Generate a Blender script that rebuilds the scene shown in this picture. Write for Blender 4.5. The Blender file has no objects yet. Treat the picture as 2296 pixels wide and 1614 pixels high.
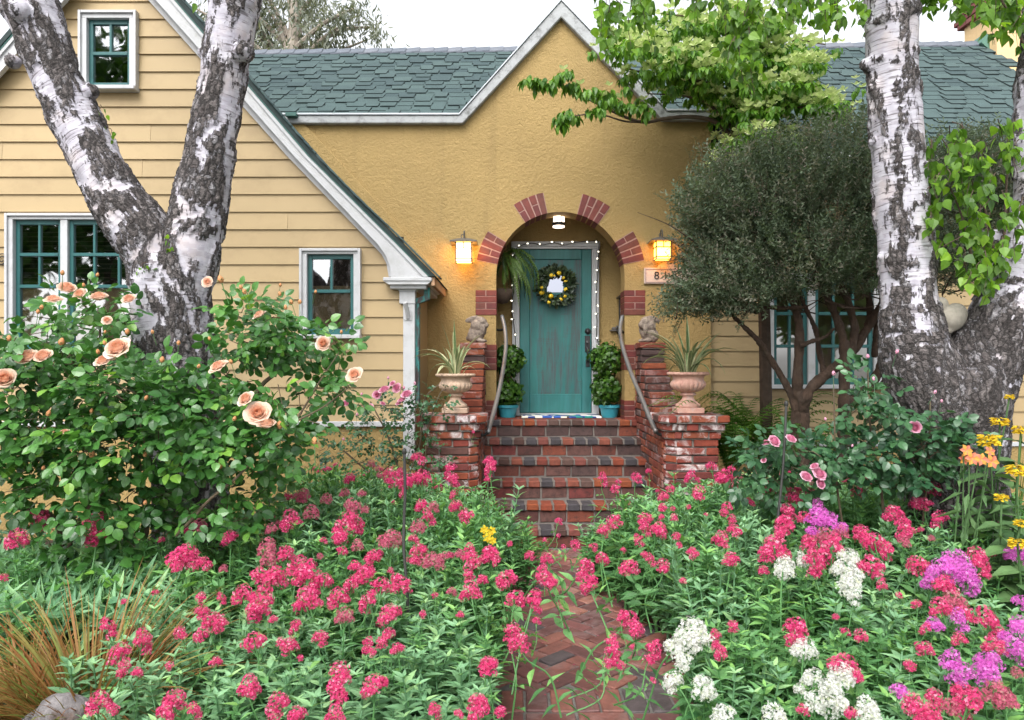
import bpy, bmesh, math, random
import numpy as np
from mathutils import Vector, Matrix

# ------------------------------------------------------------------ scene, camera, sky, sun, exposure
SC = bpy.context.scene
COL = SC.collection
random.seed(11)
rng = np.random.default_rng(11)
F, CX, HY, H = 1686.0, 1147.5, 820.0, 1.6      # focal length, centre column and horizon row of the photograph (2295 px wide), eye height

cam = bpy.data.cameras.new('camera')
cam.sensor_width = 36.0
cam.lens = 36.0 * F / 2295.0
cam.shift_y = 13.0 / 2295.0
cam.clip_start = 0.05
cam.clip_end = 500.0
camo = bpy.data.objects.new('camera', cam)
camo.location = (0, 0, H)
camo.rotation_euler = (math.radians(90), 0, 0)
COL.objects.link(camo)
SC.camera = camo

SUN_EL, SUN_AZ = math.radians(50), math.radians(200)     # high, behind the viewer, a little to the left
wld = bpy.data.worlds.new('World')
SC.world = wld
wld.use_nodes = True
wn, wl = wld.node_tree.nodes, wld.node_tree.links
wn.clear()
sky = wn.new('ShaderNodeTexSky')
sky.sky_type = 'NISHITA'
sky.sun_disc = False
sky.sun_elevation = SUN_EL
sky.sun_rotation = SUN_AZ
sky.dust_density = 3.0
hs = wn.new('ShaderNodeHueSaturation')            # overcast: the same sky behind a white cloud layer
hs.inputs['Saturation'].default_value = 0.16
bg = wn.new('ShaderNodeBackground')
bg.inputs['Strength'].default_value = 0.15
wo = wn.new('ShaderNodeOutputWorld')
wl.new(sky.outputs[0], hs.inputs['Color'])
wl.new(hs.outputs[0], bg.inputs['Color'])
wl.new(bg.outputs[0], wo.inputs['Surface'])

sl = bpy.data.lights.new('sun', 'SUN')
sl.energy = 1.0
sl.angle = math.radians(40)
sl.color = (1.0, 0.97, 0.92)
so = bpy.data.objects.new('sun', sl)
sd = Vector((math.sin(SUN_AZ) * math.cos(SUN_EL), math.cos(SUN_AZ) * math.cos(SUN_EL), math.sin(SUN_EL)))
so.rotation_euler = sd.to_track_quat('Z', 'Y').to_euler()
so.location = (0, -5, 12)
COL.objects.link(so)

SC.view_settings.view_transform = 'Standard'
SC.view_settings.look = 'None'
SC.view_settings.gamma = 1.0
SC.view_settings.exposure = 1.45
SC.view_settings.use_curve_mapping = False
SC.render.engine = 'CYCLES'
SC.cycles.use_denoising = True
SC.cycles.denoiser = 'OPENIMAGEDENOISE'
SC.cycles.max_bounces = 8
SC.cycles.diffuse_bounces = 4
SC.cycles.transparent_max_bounces = 12
SC.cycles.sample_clamp_indirect = 6.0


# ------------------------------------------------------------------ helpers
def W(x, y, Y):
    """photo pixel (2295 px wide) at depth Y -> world point"""
    return np.array([(x - CX) * Y / F, Y, H - (y - HY) * Y / F])


def px(Y):
    return Y / F          # metres per photo pixel at depth Y


def basis(o):
    return Matrix.LocRotScale(o.location, o.rotation_euler, o.scale)


def setp(o, parent):
    if parent is not None:
        o.parent = parent
        o.matrix_parent_inverse = basis(parent).inverted()
    return o


def tag(o, label, cat, group=None):
    o['label'] = label
    o['category'] = cat
    if group:
        o['group'] = group
    return o


def thing(name, label, cat, loc=(0, 0, 0), group=None):
    o = bpy.data.objects.new(name, None)
    o.empty_display_size = 0.1
    o.location = loc
    COL.objects.link(o)
    return tag(o, label, cat, group)


def mesh(name, V, faces, mat=None, smooth=False, attrs=None, fmat=None):
    me = bpy.data.meshes.new(name)
    V = np.ascontiguousarray(np.asarray(V, dtype=np.float32).reshape(-1, 3))
    if isinstance(faces, np.ndarray):
        faces = [faces]
    groups = []
    for f in faces:
        f = np.asarray(f, dtype=np.int32)
        if f.size:
            groups.append(f.reshape(1, -1) if f.ndim == 1 else f)
    loops = np.concatenate([g.ravel() for g in groups])
    tot = np.concatenate([np.full(len(g), g.shape[1], dtype=np.int32) for g in groups])
    st = np.concatenate([[0], np.cumsum(tot)[:-1]]).astype(np.int32)
    me.vertices.add(len(V))
    me.vertices.foreach_set('co', V.ravel())
    me.loops.add(len(loops))
    me.loops.foreach_set('vertex_index', loops)
    me.polygons.add(len(tot))
    me.polygons.foreach_set('loop_start', st)
    me.polygons.foreach_set('use_smooth', np.full(len(tot), bool(smooth)))
    if mat is not None:
        for m in (mat if isinstance(mat, (list, tuple)) else [mat]):
            me.materials.append(m)
    if fmat is not None:
        me.polygons.foreach_set('material_index', np.asarray(fmat, dtype=np.int32))
    me.update(calc_edges=True)
    if attrs:
        for k, a in attrs.items():
            at = me.attributes.new(k, 'FLOAT', 'POINT')
            at.data.foreach_set('value', np.asarray(a, dtype=np.float32))
    return me


def obj(name, me, parent=None, loc=None, rot=None, scale=None):
    o = bpy.data.objects.new(name, me)
    if loc is not None:
        o.location = loc
    if rot is not None:
        o.rotation_euler = rot
    if scale is not None:
        o.scale = scale
    COL.objects.link(o)
    return setp(o, parent)


def structure(o):
    o['kind'] = 'structure'
    return o


class Acc:
    """collects pieces of ONE thing or part into one mesh"""
    def __init__(s):
        s.V, s.F, s.A, s.n = [], [], [], 0

    def add(s, V, faces, tint=None):
        V = np.asarray(V, dtype=float).reshape(-1, 3)
        if isinstance(faces, np.ndarray) and faces.ndim == 2:
            faces = [faces]
        for f in faces:
            f = np.asarray(f, dtype=int)
            s.F.append((f.reshape(1, -1) if f.ndim == 1 else f) + s.n)
        if tint is None:
            tint = np.full(len(V), random.random())
        elif np.isscalar(tint):
            tint = np.full(len(V), tint)
        s.A.append(tint)
        s.V.append(V)
        s.n += len(V)
        return s

    def box(s, x0, x1, y0, y1, z0, z1, tint=None):
        V = [(x, y, z) for x in (x0, x1) for y in (y0, y1) for z in (z0, z1)]
        Fq = np.array([(0, 1, 3, 2), (4, 6, 7, 5), (0, 4, 5, 1), (2, 3, 7, 6), (0, 2, 6, 4), (1, 5, 7, 3)])
        return s.add(V, Fq, tint)

    def prism(s, poly, y0, y1, tint=None):
        """polygon of (x, z) pairs extruded along y"""
        n = len(poly)
        V = [(p[0], y0, p[1]) for p in poly] + [(p[0], y1, p[1]) for p in poly]
        fs = [list(range(n)), list(range(2 * n - 1, n - 1, -1))]
        fs += [[i, i + n, (i + 1) % n + n, (i + 1) % n] for i in range(n)]
        return s.add(V, fs, tint)

    def mesh(s, name, mat, smooth=False):
        return mesh(name, np.concatenate(s.V), s.F, mat, smooth, {'tint': np.concatenate(s.A)})

    def build(s, name, mat, parent=None, smooth=False):
        return obj(name, s.mesh(name, mat, smooth), parent)


def bevel_mesh(me, w=0.004, seg=1, angle=0.5):
    bm = bmesh.new()
    bm.from_mesh(me)
    bmesh.ops.recalc_face_normals(bm, faces=bm.faces)
    ed = [e for e in bm.edges if len(e.link_faces) == 2 and e.calc_face_angle(0) > angle]
    bmesh.ops.bevel(bm, geom=ed, offset=w, segments=seg, affect='EDGES', profile=0.6, clamp_overlap=True)
    bm.to_mesh(me)
    bm.free()
    me.update()
    return me


def fix_normals(me):
    bm = bmesh.new()
    bm.from_mesh(me)
    bmesh.ops.recalc_face_normals(bm, faces=bm.faces)
    bm.to_mesh(me)
    bm.free()
    return me


def boxobj(name, x0, x1, y0, y1, z0, z1, mat, parent=None, bev=0.004):
    """a bevelled box whose origin is its own centre"""
    c = np.array([(x0 + x1) / 2, (y0 + y1) / 2, (z0 + z1) / 2])
    a = Acc().box(x0 - c[0], x1 - c[0], y0 - c[1], y1 - c[1], z0 - c[2], z1 - c[2])
    me = a.mesh(name, mat)
    if bev:
        bevel_mesh(me, bev)
    return obj(name, me, parent, loc=c)


def prismobj(name, poly, y0, y1, mat, parent=None, bev=0.0):
    me = fix_normals(Acc().prism(poly, y0, y1).mesh(name, mat))
    if bev:
        bevel_mesh(me, bev)
    return obj(name, me, parent)


def catmull(P, n=8):
    P = np.asarray(P, dtype=float)
    if len(P) < 3:
        t = np.linspace(0, 1, n + 1)[:, None]
        return P[0] * (1 - t) + P[-1] * t
    Q = np.vstack([2 * P[0] - P[1], P, 2 * P[-1] - P[-2]])
    out = []
    for i in range(1, len(Q) - 2):
        t = np.linspace(0, 1, n, endpoint=False)[:, None]
        a, b, c, d = Q[i - 1], Q[i], Q[i + 1], Q[i + 2]
        out.append(0.5 * (2 * b + (c - a) * t + (2 * a - 5 * b + 4 * c - d) * t ** 2 + (3 * b - a - 3 * c + d) * t ** 3))
    out.append(P[-1][None])
    return np.vstack(out)


def tube(P, r, sides=8, cap=True):
    P = np.asarray(P, dtype=float)
    n = len(P)
    r = np.full(n, r) if np.isscalar(r) else np.asarray(r, dtype=float)
    T = np.gradient(P, axis=0)
    T /= np.linalg.norm(T, axis=1)[:, None] + 1e-9
    ref = np.array([0.0, 0.0, 1.0])
    if abs(T[0] @ ref) > 0.9:
        ref = np.array([0.0, 1.0, 0.0])
    N = np.zeros_like(T)
    u = np.cross(T[0], ref)
    u /= np.linalg.norm(u)
    for i in range(n):
        u = u - T[i] * (u @ T[i])
        u /= np.linalg.norm(u) + 1e-9
        N[i] = u
    B = np.cross(T, N)
    a = np.linspace(0, 2 * np.pi, sides, endpoint=False)
    V = P[:, None, :] + r[:, None, None] * (np.cos(a)[None, :, None] * N[:, None, :] + np.sin(a)[None, :, None] * B[:, None, :])
    V = V.reshape(-1, 3)
    i, j = np.meshgrid(np.arange(n - 1), np.arange(sides), indexing='ij')
    q = np.stack([i * sides + j, i * sides + (j + 1) % sides, (i + 1) * sides + (j + 1) % sides, (i + 1) * sides + j], -1).reshape(-1, 4)
    fs = [q]
    if cap:
        fs += [np.arange(sides)[::-1], np.arange(sides) + (n - 1) * sides]
    return V, fs


def lathe(prof, sides=32, c=(0, 0, 0), flute=None):
    """profile of (r, z) pairs; flute(z, angle) -> factor on r"""
    prof = np.asarray(prof, dtype=float)
    a = np.linspace(0, 2 * np.pi, sides, endpoint=False)
    R = np.repeat(prof[:, :1], sides, 1)
    if flute is not None:
        R = R * flute(np.repeat(prof[:, 1:], sides, 1), np.repeat(a[None], len(prof), 0))
    V = np.stack([c[0] + R * np.cos(a), c[1] + R * np.sin(a), c[2] + np.repeat(prof[:, 1:], sides, 1)], -1).reshape(-1, 3)
    n = len(prof)
    i, j = np.meshgrid(np.arange(n - 1), np.arange(sides), indexing='ij')
    q = np.stack([i * sides + j, i * sides + (j + 1) % sides, (i + 1) * sides + (j + 1) % sides, (i + 1) * sides + j], -1).reshape(-1, 4)
    return V, [q, np.arange(sides)[::-1], np.arange(sides) + (n - 1) * sides]


def ball(c, r, seg=12, rings=8):
    r = np.array([r, r, r]) if np.isscalar(r) else np.asarray(r)
    th = np.linspace(0.02, np.pi - 0.02, rings)
    V, Fc = lathe(np.stack([np.sin(th), -np.cos(th)], 1), seg)
    return V * r + np.asarray(c), Fc


# vectorised gradient noise
_perm = np.random.default_rng(5).permutation(256)
_perm = np.concatenate([_perm, _perm, _perm])
_grad = np.random.default_rng(6).normal(size=(256, 3))
_grad /= np.linalg.norm(_grad, axis=1)[:, None]


def gnoise(P):
    P = np.asarray(P, dtype=float)
    I = np.floor(P).astype(int)
    f = P - I
    I &= 255
    u = f * f * f * (f * (f * 6 - 15) + 10)
    out = 0
    for dx in (0, 1):
        for dy in (0, 1):
            for dz in (0, 1):
                h = _perm[_perm[_perm[(I[:, 0] + dx) & 255] + ((I[:, 1] + dy) & 255)] + ((I[:, 2] + dz) & 255)]
                d = f - np.array([dx, dy, dz])
                w = (u[:, 0] if dx else 1 - u[:, 0]) * (u[:, 1] if dy else 1 - u[:, 1]) * (u[:, 2] if dz else 1 - u[:, 2])
                out = out + w * (_grad[h] * d).sum(1)
    return out * 1.5


def fbm(P, o=4):
    s, a, t = 0, 1.0, 0
    for k in range(o):
        s = s + a * gnoise(P * 2 ** k + 17.3 * k)
        t += a
        a *= 0.5
    return s / t


def norm(v):
    v = np.asarray(v, dtype=float)
    return v / (np.linalg.norm(v, axis=-1, keepdims=True) + 1e-9)


def frames(D, Nrm):
    """leaf frames: y along D, z close to Nrm -> (N,3,3) with rows x, y, z"""
    y = norm(D)
    z = Nrm - y * (Nrm * y).sum(-1, keepdims=True)
    z = norm(z)
    x = np.cross(y, z)
    return np.stack([x, y, z], 1)


def scatter(tmpl, P, Fr, S, acc, tint=None):
    """copies of a small leaf or petal shape into one accumulator"""
    tv, tf = tmpl
    N = len(P)
    S = np.asarray(S)
    if S.ndim == 1:
        S = S[:, None].repeat(3, 1)
    V = np.einsum('nvk,nkj->nvj', tv[None] * S[:, None, :], Fr) + P[:, None, :]
    n = len(tv)
    off = (np.arange(N) * n)[:, None, None]
    fs = []
    for f in tf:
        f = np.asarray(f)
        fs.append((f[None] + off).reshape(-1, f.shape[1]))
    if tint is None:
        tint = rng.random(N)
    acc.add(V.reshape(-1, 3), fs, np.repeat(tint, n))
    return acc


def leaf(w=0.4, prof=((0.0, 0.0), (0.25, 0.8), (0.55, 1.0), (0.8, 0.55), (1.0, 0.0)), fold=0.25, droop=0.25, curl=0.0):
    """a folded, drooping leaf blade along +y of length 1; w = half width"""
    V, Fq, Ft = [], [], []
    rows = []
    for t, h in prof:
        z = -droop * t * t + curl * math.sin(t * 6)
        if h == 0:
            rows.append((len(V),))
            V.append((0, t, z))
        else:
            rows.append((len(V), len(V) + 1, len(V) + 2))
            V += [(-w * h, t, z + fold * w * h), (0, t, z), (w * h, t, z + fold * w * h)]
    for a, b in zip(rows[:-1], rows[1:]):
        if len(a) == 1 and len(b) == 3:
            Ft += [(a[0], b[1], b[0]), (a[0], b[2], b[1])]
        elif len(a) == 3 and len(b) == 1:
            Ft += [(a[0], a[1], b[0]), (a[1], a[2], b[0])]
        elif len(a) == 3:
            Fq += [(a[0], a[1], b[1], b[0]), (a[1], a[2], b[2], b[1])]
    fs = []
    if Ft:
        fs.append(np.array(Ft))
    if Fq:
        fs.append(np.array(Fq))
    return np.array(V, dtype=float), fs


def rand_dirs(n, up=0.0):
    d = rng.normal(size=(n, 3))
    d[:, 2] += up
    return norm(d)


# ------------------------------------------------------------------ materials
def newmat(name):
    m = bpy.data.materials.new(name)
    m.use_nodes = True
    nt = m.node_tree
    nt.nodes.clear()
    out = nt.nodes.new('ShaderNodeOutputMaterial')
    b = nt.nodes.new('ShaderNodeBsdfPrincipled')
    nt.links.new(b.outputs[0], out.inputs[0])
    return m, nt, b, out


class N:
    """tiny node-building helper"""
    def __init__(s, nt):
        s.nt = nt

    def new(s, t, **k):
        n = s.nt.nodes.new(t)
        for a, v in k.items():
            setattr(n, a, v)
        return n

    def put(s, sock, v):
        if hasattr(v, 'is_linked') or hasattr(v, 'links'):
            s.nt.links.new(v, sock)
        elif isinstance(v, (tuple, list)) and len(v) == 3 and sock.type == 'RGBA':
            sock.default_value = (*v, 1)
        else:
            sock.default_value = v

    def coord(s, kind='Object', scale=(1, 1, 1)):
        c = s.new('ShaderNodeTexCoord').outputs[kind]
        mp = s.new('ShaderNodeMapping')
        s.nt.links.new(c, mp.inputs[0])
        mp.inputs['Scale'].default_value = scale
        return mp.outputs[0]

    def noise(s, vec, scale, detail=4, rough=0.55, out='Fac', dist=0.0):
        n = s.new('ShaderNodeTexNoise')
        s.put(n.inputs['Vector'], vec)
        n.inputs['Scale'].default_value = scale
        n.inputs['Detail'].default_value = detail
        n.inputs['Roughness'].default_value = rough
        n.inputs['Distortion'].default_value = dist
        return n.outputs[out]

    def vor(s, vec, scale, out='Distance', feature='F1'):
        n = s.new('ShaderNodeTexVoronoi', feature=feature)
        s.put(n.inputs['Vector'], vec)
        n.inputs['Scale'].default_value = scale
        return n.outputs[out]

    def ramp(s, fac, stops, interp='LINEAR'):
        n = s.new('ShaderNodeValToRGB')
        s.put(n.inputs[0], fac)
        cr = n.color_ramp
        cr.interpolation = interp
        while len(cr.elements) < len(stops):
            cr.elements.new(0.5)
        for e, (p, c) in zip(cr.elements, stops):
            e.position = p
            e.color = (*c, 1) if not np.isscalar(c) else (c, c, c, 1)
        return n.outputs[0]

    def mix(s, fac, a, b, mode='MIX'):
        n = s.new('ShaderNodeMix', data_type='RGBA', blend_type=mode)
        s.put(n.inputs[0], fac)
        s.put(n.inputs[6], a)
        s.put(n.inputs[7], b)
        return n.outputs[2]

    def math(s, op, a, b=0.0, c=0.0):
        n = s.new('ShaderNodeMath', operation=op)
        s.put(n.inputs[0], a)
        s.put(n.inputs[1], b)
        s.put(n.inputs[2], c)
        return n.outputs[0]

    def attr(s, name, out='Fac'):
        n = s.new('ShaderNodeAttribute')
        n.attribute_name = name
        return n.outputs[out]

    def rand(s):
        return s.new('ShaderNodeObjectInfo').outputs['Random']

    def bump(s, h, strength=0.3, dist=0.01, normal=None):
        n = s.new('ShaderNodeBump')
        n.inputs['Strength'].default_value = strength
        n.inputs['Distance'].default_value = dist
        s.put(n.inputs['Height'], h)
        if normal is not None:
            s.put(n.inputs['Normal'], normal)
        return n.outputs[0]


def paint(name, col, rough=0.55, var=0.12, vscale=3.0, bump=0.15, bscale=60, bdist=0.004, dirt=None, dirtamt=0.35, dscale=5.0, objvar=0.0, grain=None):
    m, nt, b, out = newmat(name)
    n = N(nt)
    co = n.coord()
    c = n.mix(n.ramp(n.noise(co, vscale, 5), [(0.3, 0.0), (0.7, 1.0)]), tuple(v * (1 - var) for v in col), tuple(min(1, v * (1 + var)) for v in col))
    if dirt is not None:
        c = n.mix(n.math('MULTIPLY', n.ramp(n.noise(co, dscale, 8, 0.7), [(0.5, 0.0), (0.72, 1.0)]), dirtamt), c, dirt)
    if objvar:
        c = n.mix(1.0, c, n.ramp(n.rand(), [(0.0, 1 - objvar), (1.0, 1 + 0.0)]), 'MULTIPLY')
    nt.links.new(c, b.inputs['Base Color'])
    b.inputs['Roughness'].default_value = rough
    h = n.noise(n.coord('Object', grain) if grain else co, bscale, 4)
    nt.links.new(n.bump(h, bump, bdist), b.inputs['Normal'])
    return m


def leafmat(name, c0, c1, rough=0.45, trans=0.3, spec=0.4, tcol=None, c2=None):
    m, nt, b, out = newmat(name)
    n = N(nt)
    t = n.attr('tint')
    stops = [(0.0, c0), (0.8, c1), (1.0, c2 if c2 else c1)]
    c = n.ramp(t, stops)
    c = n.mix(1.0, c, n.ramp(n.noise(n.coord(), 25, 3), [(0.25, 0.75), (0.75, 1.15)]), 'MULTIPLY')
    nt.links.new(c, b.inputs['Base Color'])
    b.inputs['Roughness'].default_value = rough
    b.inputs['Specular IOR Level'].default_value = spec
    tr = n.new('ShaderNodeBsdfTranslucent')
    tc = n.mix(1.0, c, tcol if tcol else (1.5, 1.5, 0.7), 'MULTIPLY')
    nt.links.new(tc, tr.inputs['Color'])
    mx = n.new('ShaderNodeMixShader')
    mx.inputs[0].default_value = trans
    nt.links.new(b.outputs[0], mx.inputs[1])
    nt.links.new(tr.outputs[0], mx.inputs[2])
    nt.links.new(mx.outputs[0], out.inputs[0])
    return m


def petalmat(name, c0, c1, trans=0.35, c2=None):
    return leafmat(name, c0, c1, 0.6, trans, 0.2, (1.1, 1.0, 1.0), c2)


def brickmat(name, cols, white=0.0, dark=0.25, rough=0.85, bump=0.5, dim=0.70):
    """brick colour differs from brick to brick; stains and bloom have shapes of their own"""
    m, nt, b, out = newmat(name)
    n = N(nt)
    co = n.coord()
    rd = n.rand()
    st = [(i / len(cols), c) for i, c in enumerate(cols)]
    c = n.ramp(rd, st, 'CONSTANT')
    c = n.mix(1.0, c, (dim * 0.88, dim * 0.88, dim * 0.92), 'MULTIPLY')
    off = n.new('ShaderNodeVectorMath', operation='ADD')
    nt.links.new(co, off.inputs[0])
    cmb = n.new('ShaderNodeCombineXYZ')
    for k in range(3):
        nt.links.new(n.math('MULTIPLY', rd, 37.0 + 11 * k), cmb.inputs[k])
    nt.links.new(cmb.outputs[0], off.inputs[1])
    v = off.outputs[0]
    c = n.mix(1.0, c, n.ramp(n.noise(v, 14, 6, 0.65), [(0.25, 0.62), (0.75, 1.2)]), 'MULTIPLY')
    c = n.mix(n.math('MULTIPLY', n.ramp(n.noise(v, 22, 8, 0.75), [(0.48, 0.0), (0.68, 1.0)]), dark), c, (0.02, 0.015, 0.013))
    if white:
        wf = n.ramp(n.noise(v, 9, 8, 0.7, dist=0.6), [(0.47, 0.0), (0.62, 1.0)])
        gate = n.ramp(n.math('FRACT', n.math('MULTIPLY', rd, 7.31)), [(0.35, 0.0), (0.6, 1.0)])
        c = n.mix(n.math('MULTIPLY', n.math('MULTIPLY', wf, gate), white), c, (0.62, 0.56, 0.56))
    nt.links.new(c, b.inputs['Base Color'])
    b.inputs['Roughness'].default_value = rough
    h = n.math('ADD', n.noise(v, 45, 6, 0.7), n.math('MULTIPLY', n.noise(v, 9, 3), 1.5))
    nt.links.new(n.bump(h, bump, 0.006), b.inputs['Normal'])
    return m


def emis(name, col, strength, base=(0.9, 0.8, 0.6)):
    m, nt, b, out = newmat(name)
    b.inputs['Base Color'].default_value = (*base, 1)
    b.inputs['Roughness'].default_value = 0.4
    b.inputs['Emission Color'].default_value = (*col, 1)
    b.inputs['Emission Strength'].default_value = strength
    return m


M = {}
M['siding'] = paint('siding_paint', (0.400, 0.292, 0.150), 0.6, 0.06, 1.2, 0.12, 30, 0.003, (0.25, 0.17, 0.08), 0.4, 3.0, 0.10, (0.4, 3, 3))
M['white'] = paint('white_paint', (0.47, 0.475, 0.49), 0.5, 0.05, 4, 0.12, 50, 0.003, (0.27, 0.26, 0.24), 0.5, 7)
M['coping'] = paint('coping_paint', (0.35, 0.36, 0.37), 0.7, 0.10, 6, 0.5, 40, 0.006, (0.08, 0.08, 0.075), 0.8, 14)
M['teal'] = paint('teal_paint', (0.018, 0.105, 0.105), 0.4, 0.12, 6, 0.1, 60, 0.002, (0.012, 0.04, 0.04), 0.4, 9)
M['tealdark'] = paint('dark_green_paint', (0.025, 0.10, 0.085), 0.5, 0.15, 6)
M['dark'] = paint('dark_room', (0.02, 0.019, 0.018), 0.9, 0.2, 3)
M['blind'] = paint('wood_blind', (0.10, 0.075, 0.055), 0.5, 0.2, 4)
M['metal'] = paint('weathered_bronze', (0.10, 0.09, 0.08), 0.45, 0.2, 20)
M['black'] = paint('black_iron', (0.012, 0.012, 0.012), 0.45, 0.2, 20)
M['soil'] = paint('garden_soil', (0.035, 0.024, 0.016), 0.95, 0.4, 8, 1.0, 40, 0.02)
M['mortar'] = paint('mortar', (0.16, 0.14, 0.125), 0.95, 0.2, 10, 0.8, 90, 0.006, (0.05, 0.045, 0.04), 0.6, 8)
M['pathmortar'] = paint('path_mortar', (0.14, 0.13, 0.12), 0.95, 0.3, 12, 1.0, 110, 0.008, (0.03, 0.028, 0.024), 0.5, 10)
M['concrete'] = paint('concrete', (0.30, 0.29, 0.27), 0.9, 0.12, 4, 0.5, 70, 0.005)
M['lemon'] = paint('lemon_peel', (0.72, 0.48, 0.02), 0.45, 0.1, 20, 0.4, 200, 0.002)
M['wire'] = paint('dark_wire', (0.02, 0.02, 0.018), 0.6, 0.2, 20)
M['teapot'] = paint('blue_pot_glaze', (0.035, 0.24, 0.30), 0.35, 0.1, 8, 0.1, 40, 0.002)
M['twig'] = paint('twig_bark', (0.075, 0.05, 0.035), 0.9, 0.3, 20, 0.6, 60, 0.004)
M['manukabark'] = paint('tea_tree_bark', (0.060, 0.036, 0.024), 0.95, 0.35, 12, 1.0, 22, 0.02, (0.14, 0.11, 0.09), 0.35, 9, grain=(3, 3, 0.5))
M['stem'] = leafmat('green_stem', (0.10, 0.17, 0.06), (0.16, 0.22, 0.09), 0.6, 0.0)
M['cane'] = paint('rose_cane', (0.09, 0.065, 0.04), 0.85, 0.3, 15, 0.6, 40, 0.004, (0.10, 0.14, 0.05), 0.5, 9)
M['mbrass'] = paint('door_hardware', (0.02, 0.02, 0.022), 0.35, 0.2, 20)
M['ironrail'] = paint('galvanised_rail', (0.21, 0.215, 0.22), 0.38, 0.15, 10, 0.3, 80, 0.003, (0.09, 0.045, 0.03), 0.7, 5)
M['ironrail'].node_tree.nodes['Principled BSDF'].inputs['Metallic'].default_value = 0.55

M['brick'] = brickmat('step_brick', [(0.36, 0.075, 0.032), (0.27, 0.055, 0.033), (0.115, 0.055, 0.042), (0.34, 0.095, 0.055), (0.40, 0.095, 0.030), (0.085, 0.075, 0.080), (0.30, 0.085, 0.062), (0.155, 0.085, 0.066)], 0.0, 0.3)
M['pierbrick'] = brickmat('pier_brick', [(0.37, 0.070, 0.036), (0.31, 0.055, 0.035), (0.40, 0.085, 0.034), (0.22, 0.045, 0.035), (0.34, 0.075, 0.050), (0.15, 0.06, 0.045), (0.41, 0.10, 0.045)], 0.85, 0.2)
M['flankbrick'] = brickmat('flank_brick', [(0.36, 0.080, 0.036), (0.30, 0.060, 0.034), (0.17, 0.062, 0.045), (0.35, 0.095, 0.050), (0.12, 0.07, 0.062), (0.40, 0.10, 0.038)], 0.35, 0.3)
M['riserbrick'] = brickmat('riser_brick', [(0.20, 0.058, 0.038), (0.12, 0.068, 0.060), (0.30, 0.075, 0.04), (0.145, 0.052, 0.042), (0.19, 0.085, 0.068), (0.24, 0.052, 0.044)], 0.0, 0.7)
M['quoin'] = brickmat('painted_quoin_brick', [(0.235, 0.036, 0.026), (0.20, 0.030, 0.026), (0.27, 0.045, 0.028), (0.215, 0.050, 0.030)], 0.0, 0.18, 0.6, 0.35)
M['quoinmortar'] = paint('quoin_mortar', (0.33, 0.20, 0.17), 0.9, 0.15, 20, 0.6, 90, 0.004)
M['pathbrick'] = brickmat('path_brick', [(0.105, 0.040, 0.034), (0.150, 0.058, 0.045), (0.085, 0.036, 0.033), (0.120, 0.046, 0.042), (0.20, 0.085, 0.060), (0.062, 0.048, 0.048), (0.115, 0.052, 0.047), (0.165, 0.065, 0.048)], 0.10, 0.30, 0.6, 0.5, 1.65)


def stucco(name, col, strength=0.55, patch=(0.36, 0.24, 0.085)):
    m, nt, b, out = newmat(name)
    n = N(nt)
    co = n.coord()
    c = n.mix(n.ramp(n.noise(co, 1.6, 6, 0.6), [(0.3, 0.0), (0.7, 1.0)]), tuple(v * 0.92 for v in col), tuple(v * 1.06 for v in col))
    c = n.mix(n.math('MULTIPLY', n.ramp(n.noise(co, 3.2, 9, 0.75), [(0.52, 0.0), (0.8, 1.0)]), 0.35), c, patch)
    streak = n.ramp(n.noise(n.coord('Object', (7, 7, 0.45)), 1.0, 6, 0.6), [(0.54, 0.0), (0.72, 1.0)])
    c = n.mix(n.math('MULTIPLY', streak, 0.30), c, tuple(v * 0.55 for v in col))
    nt.links.new(c, b.inputs['Base Color'])
    b.inputs['Roughness'].default_value = 0.75
    h = n.math('ADD', n.ramp(n.noise(co, 34, 5, 0.6, dist=0.7), [(0.35, 0.0), (0.65, 1.0)]), n.math('MULTIPLY', n.noise(co, 9, 3), 1.2))
    nt.links.new(n.bump(h, strength, 0.012), b.inputs['Normal'])
    return m


M['stucco'] = stucco('yellow_stucco', (0.335, 0.228, 0.084), 0.5)
M['stuccopale'] = stucco('pale_stucco', (0.72, 0.50, 0.26), 0.2, (0.6, 0.4, 0.2))


def shinglemat(name, a, bcol):
    m, nt, b, out = newmat(name)
    n = N(nt)
    co = n.coord('Generated')
    wco = n.coord('Object')
    c = n.mix(n.rand(), a, bcol)
    c = n.mix(1.0, c, n.ramp(n.noise(wco, 260, 3, 0.8), [(0.3, 0.55), (0.7, 1.4)]), 'MULTIPLY')
    c = n.mix(1.0, c, n.ramp(n.noise(wco, 3, 4), [(0.3, 0.85), (0.7, 1.1)]), 'MULTIPLY')
    nt.links.new(c, b.inputs['Base Color'])
    b.inputs['Roughness'].default_value = 0.9
    nt.links.new(n.bump(n.noise(wco, 320, 3, 0.8), 0.5, 0.004), b.inputs['Normal'])
    return m


M['shingle'] = shinglemat('asphalt_shingle', (0.034, 0.060, 0.064), (0.058, 0.094, 0.092))
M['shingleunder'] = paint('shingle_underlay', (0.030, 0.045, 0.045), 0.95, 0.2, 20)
M['ridge'] = shinglemat('ridge_shingle', (0.10, 0.115, 0.14), (0.14, 0.15, 0.175))


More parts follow.
